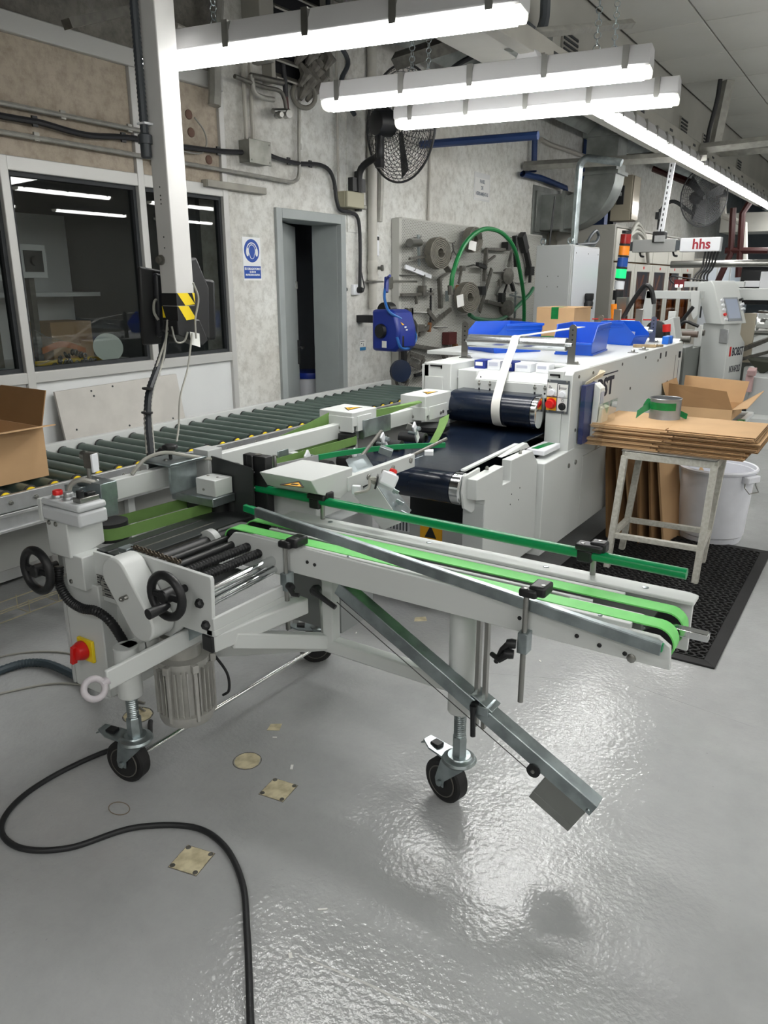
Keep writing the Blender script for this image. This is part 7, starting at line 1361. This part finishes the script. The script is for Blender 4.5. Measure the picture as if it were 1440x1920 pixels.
for i, pp in enumerate(([(-3.840, 5.156, 3.581), (-3.840, 5.275, 3.577), (-3.840, 5.412, 3.566), (-3.840, 5.591, 3.563)], [(-3.840, 5.172, 3.472), (-3.840, 5.272, 3.461), (-3.840, 5.340, 3.460)], [(-3.840, 3.611, 3.056), (-3.840, 3.736, 3.046), (-3.840, 3.868, 3.039)])):
    wtube('painted_conduit', 'painted conduit high on the dirty wall, ' + ('upper right', 'lower right', 'left behind the post')[i], 'conduit', list(pp), .018, mat('painted_conduit', 'b1aea6', .6))
wtube('dark_pipe', 'dark pipe rising behind the first tube light', 'pipe', [(-3.800, 3.930, 3.263), (-3.800, 3.900, 3.084), (-3.800, 3.876, 2.962), (-3.800, 3.863, 2.768), (-3.800, 3.849, 2.666)], .04, conduit)
# ================================================================= INSIDE THE OFFICE
ob = thing('office_bench', 'white bench and shelf inside the dark office behind window', 'bench', (-5.2, 3.2, 0))
part('bench_top', MB().box(-5.6, -4.6, 1.5, 3.95, 1.0, 1.04), plastw, ob); part('back_panel', MB().box(-5.65, -5.6, 2.9, 3.95, 1.04, 2.1), plastw, ob); part('shelf', MB().box(-5.6, -5.25, 2.9, 3.95, 1.5, 1.53), plastw, ob)
for y in (1.6, 3.9): part('bench_leg', MB().box(-5.55, -4.65, y - .03, y + .03, 0, 1.0), plastw, ob)
yt = thing('yellow_tray', 'yellow tray of dark chain inside the office window', 'tray', (-4.12, 2.85, 1.08))
solo('inner_sill', MB().box(-4.4, WX - .06, .3, 3.94, 1.04, 1.08), mat('shell_dark', '6f7370', .5), 'grey sill shelf inside the office window', 'sill')
part('tray', MB().box(-4.35, -3.96, 2.62, 3.16, 1.08, 1.085).box(-4.35, -3.96, 2.62, 2.63, 1.085, 1.14).box(-4.35, -3.96, 3.15, 3.16, 1.085, 1.14).box(-3.97, -3.96, 2.63, 3.15, 1.085, 1.14).box(-4.35, -4.34, 2.63, 3.15, 1.085, 1.14), mat('tray_yellow', 'e0c01c', .5), yt)
ch = MB(); random.seed(4)
for k in range(70):
    r_ = random.random() ** .5 * .14; a = random.uniform(0, 6.28)
    ch.torus((-4.12 + r_ * math.cos(a) * .8, 2.87 + r_ * 1.2 * math.sin(a), 1.10 + .12 * (1 - r_ / .14) * random.random() + .01), (random.random(), random.random(), random.random() - .5), .016, .006, 8, 5)
solo('chain_pile', ch, darksteel, 'heap of dark steel chain in the yellow tray', 'chain', kind='stuff')
solo('white_disc', MB().lathe((-4.1, 3.10, 1.21), (.8, -.45, .35), [(.001, 0), (.085, 0), (.09, .008), (.001, .010)], 26), mat('disc_pale', 'c6cfcb', .5), 'pale round disc leaning in the yellow tray', 'disc')
solo('plastic_bag', MB().prism([(-4.15, 2.62, 1.14), (-4.15, 2.95, 1.20), (-4.15, 2.92, 1.24), (-4.15, 2.7, 1.30), (-4.15, 2.64, 1.34)], (.03, 0, 0)), film, 'clear plastic bag over the chain in the office', 'bag')
solo('orange_band', MB().strip(crv([(-4.12, 2.66, 1.22), (-4.12, 2.8, 1.25), (-4.12, 2.95, 1.20)], 5), (0, .0, .035), .01), mat('band_orange', '9c5a26', .6), 'orange strip inside the clear plastic bag', 'strip')
solo('office_carton', MB().box(-5.5, -5.2, 3.45, 3.8, 1.041, 1.32), card, 'brown carton on the bench inside the office', 'box', None, .004)
solo('yellow_cabinet', MB().box(-6.2, -5.8, 3.3, 3.6, 1.1, 2.1), mat('cab_yellow', 'b8862a', .6), 'yellow cabinet deep inside the dark office', 'cabinet')
for i, (y, z) in enumerate(((2.45, 1.72), (2.75, 1.74), (2.10, 1.95))):
    t = thing('gauge_panel', 'small white instrument inside the office, ' + ('left one', 'with a dark screen', 'upper one with a knob')[i], 'instrument', (-5.0, y + .5, z)); yy = y + .5
    part('case', MB().box(-5.1, -5.0, yy - .1, yy + .1, z - .11, z + .11), plastw, t, .004); part('face', MB().box(-5.0, -4.995, yy - .07, yy + .07, z - .07, z + .07), dark if i == 1 else grey, t); part('knob', MB().cyl((-5.0, yy, z), (-4.97, yy, z), .03, 12), black, t)
    part('stand', MB().box(-5.1, -5.05, yy - .02, yy + .02, 1.041, z - .11), darksteel, t)

fr_ = struct('trim_4', MB().prism([(-1.239, 2.660, 0.000), (-0.686, 2.909, 0.000), (-0.194, 2.845, 0.000), (-0.199, 3.192, 0.000), (-0.484, 3.154, 0.000)], (0, 0, .0006)), floorm)
solo('floor_scratch', MB().prism([(-0.987, 1.123, 0.000), (-0.784, 1.150, 0.000), (-0.608, 1.158, 0.000), (-0.610, 1.163, 0.000), (-0.785, 1.156, 0.000), (-0.988, 1.126, 0.000)], (0, 0, .0004)), mat('scratch_white', 'c9c9c6', .6), 'long pale scratch across the shiny floor', 'scratch')
